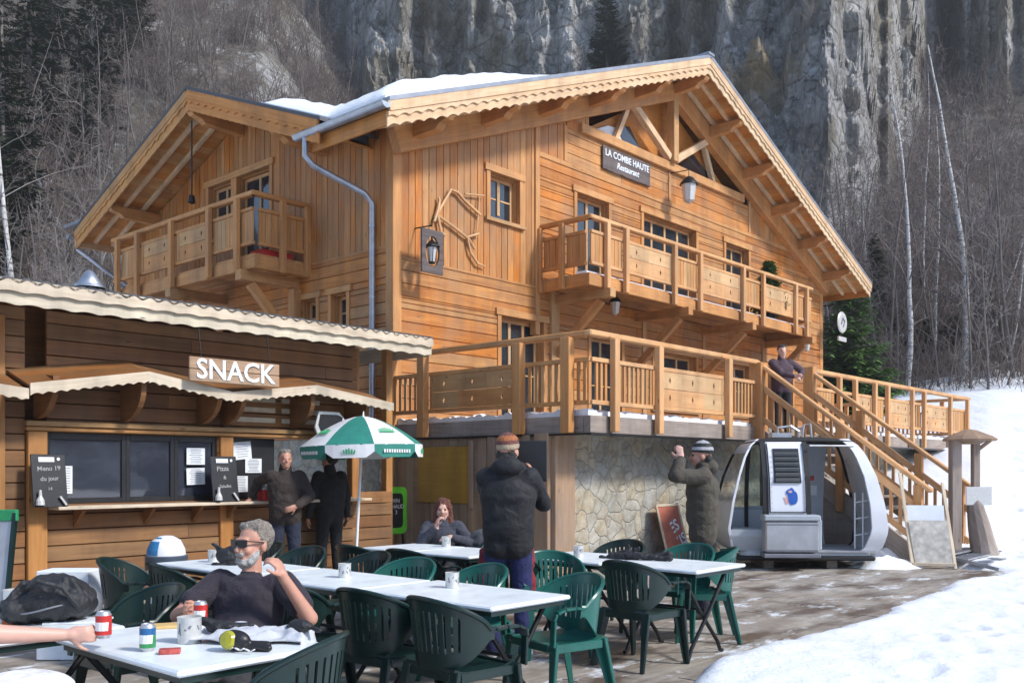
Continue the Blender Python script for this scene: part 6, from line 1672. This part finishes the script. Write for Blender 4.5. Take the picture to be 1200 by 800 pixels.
        hand(B, wt+(wt-el).normalized()*.012, Vector(hdv), Vector(pnv), cu, -s, k, handr)
    hr = Matrix.Rotation(R(hd[0]), 3, 'Z') @ Matrix.Rotation(R(hd[1]), 3, 'X')
    head(B, hc, hr, k, 'hair', style, beard)
    if extra: extra(B, dict(hip=hip, hc=hc, hr=hr, nk=nk, k=k, ch=ch, sp=sp, toL=toL))
    mm = dict(skin=M['skin'], hand=M['skin'], eye=M['eye'], lip=skin_lip, top=None, legs=None, shoe=M['rubber'], hair=M['hairb'], beard=M['beard']); mm.update(mats)
    if vox >= .011: mm['lip'] = mm['skin']; mm['eye'] = M['shadeskin']
    used = {p[5] for p in B.P}; mm = {q: v_ for q, v_ in mm.items() if q in used}
    def post(co, vt, tags):
        if 'legs' in tags and not sit and hem < hz_+.3:
            t_, l_ = tags.index('top'), tags.index('legs'); low = (co[:, 2] < hem) & (vt == t_) & (np.abs(co[:, 0]) < .2); vt = vt.copy(); vt[low] = l_
        return vt
    o = B.build('body', mm, root, vox, 2, ('top', 'legs'), .0055, 9, post)
    return root, dict(hc=hc, hr=hr, k=k, toL=toL, nk=nk)
M['shadeskin'] = skinmat('eye_socket', (.22, .11, .08))
skin_lip = skinmat('lips', (.44, .20, .15))
def child(mb, name, mat, parent, T, **kw):
    o = mb.build(name, mat, parent, org=Vector(), **kw); o.data.transform(T); return o
def headM(i): return Matrix.Translation(i['hc']) @ i['hr'].to_4x4() @ Matrix.Scale(i['k'], 4)
def beanie(root, i, m1, m2=None, m3=None, pom=False, flaps=False):
    B = Blob(); B.ell((0, -.020, .050), (.093, .112, .104), 'a'); B.cap((0, -.02, .12), (0, -.025, .14), .04, .02, 'a')
    o = B.build('knitted_hat', {'a': m1, 'b': m2 or m1, 'c': m3 or m1}, root, .008, 2, ('a',), .003, 30,
                lambda co, vt, tags: np.where(co[:, 2] < .055, 1, np.where((co[:, 2] < .085) | (co[:, 2] > .125), 2, 0)))
    bm = bmesh.new(); bm.from_mesh(o.data); bmesh.ops.bisect_plane(bm, geom=bm.verts[:]+bm.edges[:]+bm.faces[:], plane_co=(0, 0, .028), plane_no=(0, -.12, 1), clear_inner=True)
    bmesh.ops.solidify(bm, geom=bm.faces[:], thickness=.004); bm.to_mesh(o.data); bm.free(); o.data.transform(headM(i)); return o
F_ = fabric
# --- 1 bearded man sitting at the near table
pE = Vector((-1.46, 5.10, 0))
rootE, iE = person('seated bearded grey-haired man in dark purple polo and sunglasses, one hand raised', pE, 172,
    dict(top=F_('plum_polo', (.026, .020, .030), 10, .7), legs=F_('dark_trousers', (.03, .03, .035)), hair=M['hairg'], hand=M['skin'], shoe=M['rubber']), H=1.80, sit=True, lean=14, hipz=.385,
    arms=dict(R=(Vector((-1.63, 4.86, .79)), (1, -.3, -.6), (.2, 1, .1), (-1, .2, 0), .75), L=(Vector((-1.19, 4.95, .925)), (-.8, .1, -1), (.30, .2, .9), (.9, -.1, .1), .8)),
    hd=(-24, 2), bulk=.012, vox=.0068, short=True, beard=True, tw=1.20, handr=.0088, collar=False)
mb = MB()
for s in (-1, 1):
    mb.prism([(s*.006, .020), (s*.060, .024), (s*.062, .0), (s*.050, -.020), (s*.022, -.022), (s*.007, -.008)], lambda a, b, d: (a, .112-abs(a)*.28+d, b+.004), 0, .005)
    mb.beam((s*.062, .096, .020), (s*.085, -.005, .012), .010, .006)
mb.beam((-.012, .110, .018), (.012, .110, .018), .006, .008)
child(mb, 'sunglasses', M['black'], rootE, headM(iE))
mb = MB(); mb.hexa([(-.012, 0, 0), (.012, 0, 0), (.012, .02, 0), (-.012, .02, 0), (-.05, -.01, .05), (.05, -.01, .05), (.05, .02, .05), (-.05, .02, .05)])
o = flat  # (kept simple: collar line comes from the polo itself)
# --- 2 person in white at the lower left corner
person('person in white at the left edge, only an outstretched bare arm in view', Vector((-2.24, 3.90, 0)), -86,
    dict(top=F_('white_top', (.72, .72, .74)), legs=F_('purple_trousers', (.05, .03, .05)), skin=M['skin2'], hand=M['skin2'], hair=M['hairb']), H=1.7, sit=True, lean=10, hipz=.44,
    arms=dict(R=(Vector((-1.865, 4.04, .79)), (.3, -.6, -1), (-.1, 1, .02), (-1, .15, -.05), .9), L=(Vector((-2.32, 4.2, .55)), (-1, -.4, -.2), (.3, 1, 0), (0, 0, -1), .4)), hd=(0, 0), bulk=.012, vox=.0075, short=True, handr=.009,
    extra=lambda B, i: (B.ell((.12, .26, .60), (.22, .20, .09), 'top'), B.cap((.25, .15, .58), (.3, .36, .54), .10, .08, 'top')))
# --- 3 man in black jacket, back view
pA = Vector((-.03, 7.5, 0))
rootA, iA = person('man from behind in black jacket, blue trousers and knitted hat holding up a tablet', pA, -4,
    dict(top=F_('black_jacket', (.003, .0034, .006), 9, .6, .7), legs=F_('blue_trousers', (.012, .018, .085), 9, .8), shoe=M['white'], hair=M['hairb']), H=1.78,
    arms=dict(R=(Vector((.17, 7.80, 1.42)), (.45, -.2, -1), (-.1, .3, 1), (-1, .3, 0), .5), L=(Vector((.02, 7.86, 1.38)), (-1, -.2, -.6), (.3, .3, 1), (.8, .4, 0), .5)), hd=(-12, 2), bulk=.044, hem=.80, hood=True, vox=.010, style='hat')
beanie(rootA, iA, F_('hat_rust', (.36, .12, .04), 60), F_('hat_cream', (.42, .33, .22), 60), F_('hat_brown', (.14, .05, .04), 60))
mb = MB(); mb.box(-.125, .125, -.012, .012, -.17, .17); local_solo(mb, 'tablet_case', M['black'], 'black tablet held up beside the head of the man in the black jacket', 'tablet', (.165, 7.86, 1.57), R(-5), bevel=.006)
# --- 4 photographer in profile
pB = Vector((1.94, 9.62, 0))
rootB, iB = person('man in olive-brown hooded coat and banded hat taking a photo towards the left', pB, 80,
    dict(top=F_('olive_coat', (.062, .052, .038), 10, .8), legs=F_('navy_trousers', (.012, .013, .025)), hand=M['skin2'], shoe=M['rubber'], hair=M['hairb']), H=1.78,
    arms=dict(L=(Vector((1.70, 9.52, 1.60)), (-1, .1, -.9), (.1, .15, 1), (1, 0, 0), .45), R=(Vector((1.72, 9.72, 1.60)), (1, .1, -.9), (-.1, .15, 1), (-1, 0, 0), .45)), hd=(0, 0), bulk=.05, hem=.74, hood=True, vox=.010, style='hat')
beanie(rootB, iB, M['rubber'], F_('hat_black', (.012, .012, .016), 60), F_('hat_band', (.42, .42, .44), 60))
mb = MB(); mb.box(-.03, .02, -.06, .06, -.035, .035); mb.lathe([(.025, 0), (.028, .05), (0, .05)], (-.03, 0, 0), 14, Matrix.Rotation(-math.pi/2, 3, 'Y')); local_solo(mb, 'camera', M['black'], 'small black camera held at the eye of the man in the olive coat', 'camera', (1.735, 9.60, 1.66), R(-10), bevel=.005)
# --- 5 man leaning on the counter
person('grey haired man in a dark brown jacket with one hand on the hut counter', Vector((-2.78, 11.6, 0)), 196,
    dict(top=F_('brown_jacket', (.035, .024, .020), 10, .8), legs=F_('jeans', (.016, .022, .045)), hair=M['hairg']), H=1.76, lean=4,
    arms=dict(R=(Vector((-3.22, 11.68, 1.145)), (.6, -.9, -.4), (.75, .4, -.35), (0, 0, -1), .15), L=(Vector((-2.60, 11.42, 1.06)), (-1.2, -.6, 0), (.8, .3, -.3), (.5, -.8, 0), .5)), hd=(10, 4), bulk=.04, hem=.83, vox=.011)
# --- 6 dark figure behind the parasol
person('man in black clothes standing half hidden behind the parasol in the shade of the hut', Vector((-2.42, 12.55, 0)), 40,
    dict(top=F_('black_coat', (.012, .012, .014)), legs=F_('black_trousers', (.010, .010, .012)), hair=M['hairb']), H=1.74, hd=(30, 0), bulk=.045, hem=.80, vox=.013)
# --- 7 seated woman
rootF, iF = person('auburn haired woman in a grey jacket seated behind the far tables', Vector((-.74, 10.05, 0)), 176,
    dict(top=F_('slate_jacket', (.045, .048, .065), 12, .8), legs=F_('dark_jeans', (.02, .022, .03)), hair=M['hairr'], skin=M['skin2'], hand=M['skin2']), H=1.64, sit=True, hipz=.42, lean=6,
    arms=dict(R=(Vector((-.79, 9.80, .90)), (.8, 0, -1), (-.2, .1, 1), (-.6, -.3, 0), .8), L=(Vector((-.62, 9.78, .80)), (-1, -.2, -.6), (.8, .6, 0), (0, 0, -1), .4)), hd=(4, 0), bulk=.035, vox=.009, style='long')
# --- 8 person on the stairs
person('person in a dark patterned jacket at the top of the outdoor stairs', B2W(5.28, -.25, 2.02), 185,
    dict(top=fabric('patterned_jacket', (.07, .04, .055), 5, .8), legs=F_('dark_legs', (.012, .012, .016)), hair=M['hairb'], skin=M['skin2'], hand=M['skin2']), H=1.70, hd=(0, -6), bulk=.03, hem=.85, vox=.014,
    arms=dict(R=(B2W(5.16, -.55, 3.12), (1, -.3, -.7), (-.3, 1, .2), (-1, 0, 0), .5), L=(B2W(5.45, -.5, 3.1), (-1, -.3, -.7), (.3, 1, .2), (1, 0, 0), .5)))
# ================================================================ BAGS AND SMALL THINGS
def blob_thing(name, label, cat, pos, rot, prims, mats, vox=.01, disp=.012, freq=10, nm='body'):
    root = bpy.data.objects.new(name, None); COL.objects.link(root); root.location = pos; root.rotation_euler = (0, 0, rot); tag(root, label, cat)
    B = Blob()
    for p in prims: (B.cap if p[0] == 'c' else B.ell)(*p[1:])
    B.build(nm, mats, root, vox, 2, tuple(mats), disp, freq); return root
nyl = fabric('black_nylon', (.012, .013, .016), 9, .9, .5)
bp = blob_thing('backpack', 'black backpack lying on its side on the left edge table', 'backpack', G3(62, 728, TH), R(10),
    [('e', (0, 0, .085), (.235, .15, .085), 'a'), ('e', (.02, -.02, .13), (.17, .12, .07), 'a'), ('e', (-.16, -.04, .06), (.10, .11, .06), 'a'), ('c', (-.12, -.08, .17), (.12, -.09, .18), .014, .014, 'a'), ('c', (.12, -.09, .18), (.20, -.1, .09), .016, .016, 'a'), ('c', (-.12, -.08, .17), (-.22, -.1, .08), .016, .016, 'a'), ('e', (.10, -.10, .09), (.11, .05, .055), 'a')], {'a': nyl}, .008, .012, 12)
mb = MB()
for z, w_ in ((.07, .20), (.125, .15)):
    mb.tube([(w_*math.cos(a), -.165*math.sin(a)*(1 if z < .1 else .8)-.005, z+.02*math.sin(a*2)) for a in np.linspace(.3, 2.85, 14)], .004, 5)
child(mb, 'zips', M['ink'], bp, Matrix.Identity(4))
mb = MB(); mb.tube([(-.2, -.1, .09), (-.27, -.14, .05), (-.30, -.16, .0), (-.26, -.20, -.05)], .012, 6); mb.tube([(-.1, -.1, .15), (-.02, -.19, .19), (.1, -.18, .16), (.18, -.13, .06)], .012, 6); child(mb, 'straps', nyl, bp, Matrix.Identity(4), smooth=True); bp.scale = (.92, 1, 1.2)
mb = MB(); mb.box(-.03, .03, -.03, .02, 0, .03); local_solo(mb, 'orange_tag', plain('orange_plastic', (.6, .16, .03), .5), 'small orange buckle beside the black backpack', 'buckle', G3(12, 731, TH), 0, bevel=.006)
blob_thing('camera_bag', 'black camera bag with raised strap on the table behind the bearded man', 'bag', G3(268, 661, TH), 0, [('e', (0, 0, .07), (.10, .08, .07), 'a'), ('e', (.05, 0, .10), (.07, .06, .06), 'a'), ('c', (-.08, 0, .1), (-.13, 0, .17), .012, .01, 'a'), ('c', (-.13, 0, .17), (-.06, 0, .13), .01, .012, 'a'), ('c', (-.12, -.05, .01), (.1, -.08, .01), .01, .01, 'a')], {'a': nyl}, .009, .008, 14)
blob_thing('ski_gloves', 'heap of black gloves and straps on the tables in front of the stone wall', 'gloves', G3(742, 655, TH), R(-25), [('e', (0, 0, .03), (.20, .07, .03), 'a'), ('c', (-.2, 0, .02), (-.05, .02, .05), .03, .03, 'a'), ('c', (.0, .0, .05), (.05, .0, .10), .02, .012, 'a'), ('c', (-.03, .03, .04), (-.05, .03, .11), .016, .012, 'a'), ('c', (.1, -.02, .03), (.34, -.05, .02), .025, .018, 'a'), ('c', (.18, .03, .02), (.30, .05, .05), .02, .03, 'a'), ('c', (-.3, .0, .012), (-.1, -.05, .012), .011, .012, 'a')], {'a': nyl}, .008, .01, 18)
blob_thing('dark_rucksack', 'dark rucksack on the bench beside the seated woman', 'bag', Vector((-.32, 9.95, .62)), 0, [('e', (0, 0, .1), (.15, .11, .15), 'a'), ('e', (.03, -.06, .06), (.1, .06, .09), 'a')], {'a': F_('grey_nylon', (.05, .055, .065))}, .012, .012, 12)
blob_thing('red_jacket', 'red jacket hanging behind the man in the black jacket', 'jacket', Vector((.04, 7.9, 0)), 0, [('c', (0, .05, 1.10), (.04, .05, .72), .09, .12, 'a'), ('c', (-.25, .05, .8), (-.28, .06, .55), .06, .07, 'a'), ('c', (-.25, .05, .8), (.04, .06, .8), .05, .06, 'a'), ('c', (.04, .05, .75), (.10, .06, .5), .09, .07, 'a')], {'a': F_('red_cloth', (.22, .02, .03))}, .012, .012, 9)
# crumpled jacket, goggles and camera on the near table
cl = thing('crumpled_jacket', 'crumpled pale grey and white jacket lying over the front corner of the near table', 'jacket', (0, 0, 0), 'L')
cpos = G3(318, 748, TH); cl.location = (cpos.x, cpos.y, 0)
vs2 = []; fs2 = []; NX, NY = 60, 36
for i in range(NX+1):
    for j in range(NY+1):
        x = -.33+.70*i/NX; y = -.16+.30*j/NY; u_, v_ = i/NX, j/NY
        z = TH+.012+.045*abs(noise.noise(Vector((x*6, y*7, 1))))+.03*(1-abs(noise.noise(Vector((x*9, y*11, 4)))*2))*smooth(4*min(u_, 1-u_, v_, 1-v_)); x += .03*noise.noise(Vector((y*8, 3, 0))); y += .05*noise.noise(Vector((x*6, 5, 0)))
        if u_ > .70: dz = (u_-.70)/.30; z = z-.34*dz**1.2-.0; x = x-.17*dz+.03*noise.noise(Vector((y*16, dz*2, 0))); y += .02*math.sin(dz*9+y*30)
        vs2.append((x, y, z))
for i in range(NX):
    for j in range(NY): a = i*(NY+1)+j; fs2.append((a, a+NY+1, a+NY+2, a+1))
me = mesh_from(vs2, fs2, 'cloth'); me.materials.append(F_('pale_jacket', (.50, .52, .56), 8, .7)); shade(me, 180)
o = bpy.data.objects.new('cloth', me); COL.objects.link(o); o.parent = cl; sm = o.modifiers.new('t', 'SOLIDIFY'); sm.thickness = .006; sm.offset = 1
gp_ = G3(275, 762, TH); gg_ = thing('ski_goggles', 'black ski goggles with yellow lens lying on the near table', 'goggles', (0, 0, 0), 'L'); gg_.location = gp_; gg_.rotation_euler = (0, 0, R(-20))
Bb = Blob(); Bb.ell((0, 0, .045), (.075, .045, .045), 'a'); Bb.cap((.05, .01, .03), (.15, .03, .015), .02, .015, 'a'); Bb.cap((.0, .05, .02), (.12, .06, .02), .018, .02, 'a'); Bb.build('goggle_frame', {'a': M['black']}, gg_, .006, 2, (), 0)
mb = MB(); mb.lathe([(0, .02), (.03, .016), (.04, 0), (.036, -.006)], (-.008, -.035, .052), 18, Matrix.Rotation(R(78), 3, 'X')); child(mb, 'yellow_lens', plain('yellow_lens', (.38, .36, .03), .2, 0, None, .2, 10), gg_, Matrix.Identity(4), smooth=True)
mb = MB()
for q in range(5): mb.beam((.0+q*.028, -.03-.004*q, .012+.008*(q % 2)), (.02+q*.028, -.035-.003*q, .022-.008*(q % 2)), .01, .004, (0, 0, 1))
child(mb, 'white_strap_letters', M['white'], gg_, Matrix.Identity(4))
blob_thing('black_glove', 'black glove lying on the jacket beside the red can', 'glove', G3(262, 742, TH+.02), R(10), [('e', (0, 0, .03), (.075, .04, .028), 'a'), ('c', (.03, .0, .03), (.12, .01, .035), .022, .014, 'a'), ('c', (-.04, 0, .04), (-.09, .01, .06), .02, .02, 'a')], {'a': nyl}, .006, .006, 20)
blob_thing('compact_camera', 'black strap and camera lying by the raised elbow of the bearded man', 'camera', G3(352, 742, TH+.02), R(-10), [('e', (0, 0, .035), (.06, .035, .032), 'a'), ('c', (-.07, .02, .02), (-.02, .0, .05), .016, .016, 'a'), ('c', (.05, 0, .03), (.1, -.02, .02), .012, .01, 'a')], {'a': nyl}, .007, .003, 20)
# ================================================================ GONDOLA CABIN
gc = thing('gondola_cabin', 'old white and grey ski lift gondola cabin with open doors standing on the terrace', 'gondola', (0, 0, 0), 'L')
gc.location = (4.47, 14.9, .0); gc.rotation_euler = (0, 0, R(-3))
gw = plain('gondola_white', (.74, .76, .80), .3, 0, None, .05, 3); gi = plain('gondola_grey_shell', (.42, .46, .50), .4, .1, None, .1, 3)
PR = [(.22, 1.0), (.30, 1.12), (.6, 1.19), (1.0, 1.13), (1.4, 1.03), (1.7, .92), (1.86, .83), (1.96, .72), (2.0, .62)]      # (z, half length)
def hl(z): return float(np.interp(z, [p[0] for p in PR], [p[1] for p in PR]))
def dy(z): return float(np.interp(z, [.2, .5, .9, 1.4, 1.8, 2.0], [.62, .74, .76, .70, .55, .40]))
def gshell(x0f, x1f, z0, z1, side, th=.03, n=14):
    """piece of the front/back skin between fractions of the half length"""
    mb = MB(); vs_ = []; 
    for i in range(n+1):
        z = z0+(z1-z0)*i/n
        for f in (x0f, x1f):
            x = f*hl(z) if abs(f) > .9 else f
            vs_ += [(x, side*dy(z), z), (x, side*(dy(z)-th), z)]
    fs_ = []
    for i in range(n):
        a = i*4; b_ = a+4; fs_ += [(a, a+2, b_+2, b_), (a+1, b_+1, b_+3, a+3), (a, b_, b_+1, a+1), (a+2, a+3, b_+3, b_+2)]
    fs_ += [(0, 1, 3, 2), (n*4, n*4+2, n*4+3, n*4+1)]
    mb._add([Vector(v_) for v_ in vs_], fs_); return mb
G0 = dict(org=Vector())
mb = gshell(-.58, -.02, .82, 1.93, -1, .05); mb.build('front_panel', gw, gc, .01, True, **G0)
def yz(z, off): return -dy(z)-off
mb = MB(); zz = (1.30, 1.82); mb.hexa([(-.50, yz(zz[0], .024), zz[0]), (-.09, yz(zz[0], .024), zz[0]), (-.09, yz(zz[0], -.02), zz[0]), (-.50, yz(zz[0], -.02), zz[0]), (-.48, yz(zz[1], .024), zz[1]), (-.10, yz(zz[1], .024), zz[1]), (-.10, yz(zz[1], -.02), zz[1]), (-.48, yz(zz[1], -.02), zz[1])])
lv = mb.build('louvre_frame', M['black'], gc, **G0)
mb = MB()
for q in range(6):
    z = 1.345+q*.078; mb.beam((-.47, yz(z, .036), z), (-.12, yz(z, .036), z), .012, .05, (0, -.5, 1))
mb.build('louvre_slats', plain('slat_grey', (.16, .17, .17), .4), lv, **G0)
mb = MB(); z = 1.1
for (cx, cz, rx, rz, d_) in ((-.24, .0, .055, .13, .010), (-.20, -.02, .05, .10, .012), (-.26, .06, .06, .05, .013)):
    n = 14; mb.prism([(cx+rx*math.cos(2*math.pi*q/n), z+cz+rz*math.sin(2*math.pi*q/n)) for q in range(n)], lambda a, b, d: (a, yz(b, d), b), 0, d_)
mb.build('blue_bird_emblem', plain('emblem_blue', (.02, .10, .42), .4), gc, **G0)
mb = MB(); n = 10
mb.prism([(-.26+.03*math.cos(2*math.pi*q/n), z+.07+.02*math.sin(2*math.pi*q/n)) for q in range(n)], lambda a, b, d: (a, yz(b, .013+d), b), 0, .004)
mb.prism([(-.36, z-.02), (-.29, z+.0), (-.25, z-.1), (-.33, z-.12)], lambda a, b, d: (a, yz(b, d), b), 0, .006); mb.build('emblem_highlights', plain('emblem_pink', (.62, .38, .36), .5), gc, **G0)
# dark posts, window strips and openings
dk = M['rubber']
for x0, x1 in ((-.66, -.585), (-.02, .045)):
    gshell(x0, x1, .45, 1.93, -1, .06).build('dark_pillar', dk, gc, **G0)
gshell(-1, -1.0, .3, .4, -1)
for side in (-1, 1):                                            # end frames, white outside
    for sg in (-1, 1):
        mb = MB(); vs_ = []
        n = 18
        for i in range(n+1):
            z = .24+(1.97-.24)*i/n; X0 = sg*hl(z); w_ = .04 if sg < 0 else (.15+.07*(2-z) if side < 0 else .06)
            for xx, yy in ((X0, side*dy(z)), (X0-sg*w_, side*(dy(z)+.004)), (X0-sg*w_, side*(dy(z)-.05)), (X0-sg*.02, side*(dy(z)-.06))): vs_.append((xx, yy, z))
        fs_ = []
        for i in range(n):
            a = i*4; b_ = a+4
            for q in range(4): fs_.append((a+q, a+(q+1) % 4, b_+(q+1) % 4, b_+q))
        fs_ += [(0, 1, 2, 3), (n*4+3, n*4+2, n*4+1, n*4)]
        mb._add([Vector(v_) for v_ in vs_], fs_); mb.build('end_frame', gw if side < 0 else dk, gc, .006, True, **G0)
# end skins
for sg in (-1, 1):
    mb = MB(); vs_ = []; n = 16
    for i in range(n+1):
        z = .24+(1.97-.24)*i/n
        for y in (-1, 1): vs_ += [(sg*(hl(z)-.005), y*(dy(z)-.03), z), (sg*(hl(z)-.03), y*(dy(z)-.03), z)]
    fs_ = []
    for i in range(n):
        if sg < 0 and .9 < .24+(1.73)*i/n < 1.7: continue
        a = i*4; b_ = a+4; fs_ += [(a, a+2, b_+2, b_), (a+1, b_+1, b_+3, a+3), (a, b_, b_+1, a+1), (a+2, a+3, b_+3, b_+2)]
    mb._add([Vector(v_) for v_ in vs_], fs_); mb.build('end_shell', gw if sg > 0 else gi, gc, 0, True, **G0)
# back skin: lower panels and windows
gshell(-1, -.66, .24, .88, 1, .03).build('back_panel', gi, gc, **G0); gshell(-.66, -.05, .24, .9, 1, .03).build('back_panel', gi, gc, **G0)
gshell(.30, .62, .24, 1.95, 1, .04).build('inner_wall', gi, gc, 0, True, **G0); gshell(-.05, .02, .24, 1.95, 1, .05).build('dark_pillar', dk, gc, **G0); gshell(.02, .30, .24, .95, 1, .03).build('back_panel', gi, gc, **G0); gshell(.02, .30, 1.7, 1.95, 1, .03).build('back_panel', gi, gc, **G0)
gshell(-.66, -.60, .24, 1.95, 1, .05).build('dark_pillar', dk, gc, **G0); gshell(-.6, -.05, .9, 1.9, 1, .01).build('window', M['clear'], gc, **G0)
gshell(-1, -.66, .9, 1.9, -1, .012).build('window', M['clear'], gc, **G0)
gshell(-1, -.66, .28, .60, -1, .03).build('left_lower_panel', gi, gc, 0, True, **G0)
# floor, roof, bench, box
mb = MB(); mb.prism([(-.98, -.6), (-.9, -.66), (.9, -.66), (.98, -.6), (.98, .6), (.9, .66), (-.9, .66), (-.98, .6)], lambda a, b, d: (a, b, d), .20, .28); mb.build('floor', gi, gc, .01, **G0)
mb = MB(); mb.prism([(-1.02, -.66), (1.02, -.68), (1.08, .66), (-1.08, .66)], lambda a, b, d: (a, b, d), .13, .199); mb.build('underframe', M['rubber'], gc, .02, **G0)
for q in ((-.6, -.45), (.35, .5)): mb = MB(); mb.box(q[0], q[1], -.5, .5, 0, .13); mb.build('skid', M['grey'], gc, **G0)
mb = MB(); vs_ = []; n = 12
for i in range(n+1):
    x = -1+2*i/n
    for j in range(7):
        y = -1+2*j/6; vs_.append((x*.76, y*.46, 1.93+.08*(1-x**4)*(1-y*y*.6)))
fs_ = [(i*7+j, (i+1)*7+j, (i+1)*7+j+1, i*7+j+1) for i in range(n) for j in range(6)]
mb._add([Vector(v_) for v_ in vs_], fs_); o = mb.build('roof', dk, gc, 0, True, **G0); sdm = o.modifiers.new('s', 'SOLIDIFY'); sdm.thickness = .05
mb = MB()
mb.tube([(-.30, -.1, 2.0), (-.30, -.1, 2.16), (-.1, -.1, 2.18), (.02, -.1, 2.1), (.02, -.1, 2.0)], .02, 6); mb.box(-.42, -.12, -.25, .05, 2.0, 2.07); mb.tube([(.08, -.1, 2.0), (.10, -.1, 2.2), (.2, -.1, 2.22), (.22, -.1, 2.0)], .018, 6); mb.build('hanger_bracket', M['steel'], gc, **G0)
mb = MB(); mb.box(-.68, .10, -1.0, -.70, .28, .74); bx_ = mb.build('ski_box', M['steel'], gc, .02, **G0)
mb = MB(); mb.box(-.70, .12, -1.02, -.68, .745, .83); mb.build('box_lid', gi, bx_, .015, **G0)
mb = MB(); mb.box(-.70, .12, -1.01, -.70, .20, .262); mb.build('box_rail', M['ink'], bx_, .01, **G0)
mb = MB(); mb.box(-.95, -.15, .25, .6, .5, .56); mb.box(-.95, -.15, .32, .6, .28, .49); mb.box(.12, .25, -.6, .58, .28, .75); mb.build('bench', gi, gc, .02, **G0)
mb = MB()
for x in (.78, .90): mb.tube([(x, -.45, .3), (x, -.45, 1.15)], .014, 6)
for z in (.5, .75, 1.0): mb.tube([(.78, -.45, z), (.98, -.45, z+.03)], .012, 6)
mb.build('grab_rails', M['white'], gc, **G0)
mb = MB()
for sg_ in (-.565, -.03): mb.tube([(sg_, yz(z_, .016), z_) for z_ in np.linspace(.86, 1.9, 12)], .010, 6)
mb.tube([(-.565, yz(.86, .016), .86), (-.03, yz(.86, .016), .86)], .010, 6); mb.build('rubber_seal', dk, gc, **G0)
mb = MB()
for sx_ in (-.53, -.06):
    for z_ in np.linspace(.92, 1.24, 5): mb.lathe([(.007, 0), (.006, .004), (0, .005)], (sx_, yz(z_, .001), z_), 6, Matrix.Rotation(math.pi/2, 3, 'X'))
mb.build('rivets', M['steel'], gc, **G0)
mb = MB(); mb.box(.36, .50, dy(1.15)-.075, dy(1.15)-.07, 1.08, 1.24); mb.build('notice_sticker', M['paper'], gc, **G0)
mb = MB(); mb.box(.38, .45, dy(1.35)-.085, dy(1.35)-.08, 1.32, 1.40); mb.build('red_sticker', M['red'], gc, **G0)
mb = MB(); mb.box(.02, 1.02, -.70, -.665, .262, .285); mb.tube([(.06, -.60, 1.86), (.74, -.52, 1.86)], .014, 6); mb.build('door_track', M['steel'], gc, **G0)
mb = MB(); mb.box(-.66, .08, -1.004, -1.0, .30, .32); mb.box(-.66, .08, -1.004, -1.0, .68, .70); mb.build('box_ribs', M['ink'], bx_, **G0)
# snow remnants under the cabin
def pile(xc, yc, rx, ry, h, label=None):
    vs_ = []; fs_ = []; n, m = 40, 12
    for j in range(m+1):
        for i in range(n):
            a = 2*math.pi*i/n; f = j/m; r_ = f*(1+.2*noise.noise(Vector((math.cos(a)*2, math.sin(a)*2, xc))))
            x, y = xc+rx*r_*math.cos(a), yc+ry*r_*math.sin(a); vs_.append((x, y, h*(1-f*f)*(1+.5*noise.noise(Vector((x*6, y*6, 0))))-.03*f))
    for j in range(m):
        for i in range(n): fs_.append((j*n+i, j*n+(i+1) % n, (j+1)*n+(i+1) % n, (j+1)*n+i))
    return vs_, fs_
for q, (xc, yc, rx, ry, h) in enumerate(((5.75, 14.5, .62, .30, .16), (6.0, 15.3, .5, .4, .3))):
    v, fs = pile(xc, yc, rx, ry, h); land('snow_heap', v, fs, M['snow'], 'stuff')
# ================================================================ CAMERA, LIGHT, WORLD
cam = bpy.data.cameras.new('camera'); co_ = bpy.data.objects.new('camera', cam); COL.objects.link(co_)
co_.location = (0, 0, CAMH); co_.rotation_euler = (R(90), 0, 0)
cam.lens = 36*FPX/1200; cam.sensor_width = 36; cam.shift_y = (HOR-400)/1200
cam.clip_end = 2000; SC.camera = co_
EL = R(40); sh = Vector((.90, -.44)).normalized()
Dn = Vector((sh.x*math.cos(EL), sh.y*math.cos(EL), math.sin(EL)))
sun = bpy.data.lights.new('sun', 'SUN'); sun.energy = SUNE; sun.angle = R(8); sun.color = (1, .955, .89)
so = bpy.data.objects.new('sun', sun); COL.objects.link(so); so.rotation_euler = Dn.to_track_quat('Z', 'Y').to_euler(); so.location = (30, -10, 40)
w = bpy.data.worlds.new('World'); SC.world = w; w.use_nodes = True; nt = w.node_tree
sky = nt.nodes.new('ShaderNodeTexSky'); sky.sky_type = 'NISHITA'; sky.sun_disc = False; sky.sun_elevation = EL; sky.sun_rotation = math.atan2(sh.x, sh.y); sky.altitude = 1500; sky.dust_density = 1.5
nt.links.new(sky.outputs[0], nt.nodes['Background'].inputs[0]); nt.nodes['Background'].inputs[1].default_value = SKYS
SC.view_settings.view_transform = 'Standard'; SC.view_settings.look = 'None'; SC.view_settings.exposure = EXPO; SC.view_settings.gamma = 1
SC.render.engine = 'CYCLES'
mb = MB(); mb.box(-420, 420, -190, 330, -4, 170)
hz_o = solo(mb, 'haze', None, None, None, (0, 0, 0), 'W', kind='stuff'); hm_ = bpy.data.materials.new('haze_air'); hm_.use_nodes = True; hn = hm_.node_tree; hn.nodes.clear()
ho = hn.nodes.new('ShaderNodeOutputMaterial'); pv = hn.nodes.new('ShaderNodeVolumePrincipled'); pv.inputs['Color'].default_value = (.88, .90, .93, 1); pv.inputs['Density'].default_value = .0009; pv.inputs['Anisotropy'].default_value = .2
hn.links.new(pv.outputs[0], ho.inputs['Volume']); hz_o.data.materials.clear(); hz_o.data.materials.append(hm_)
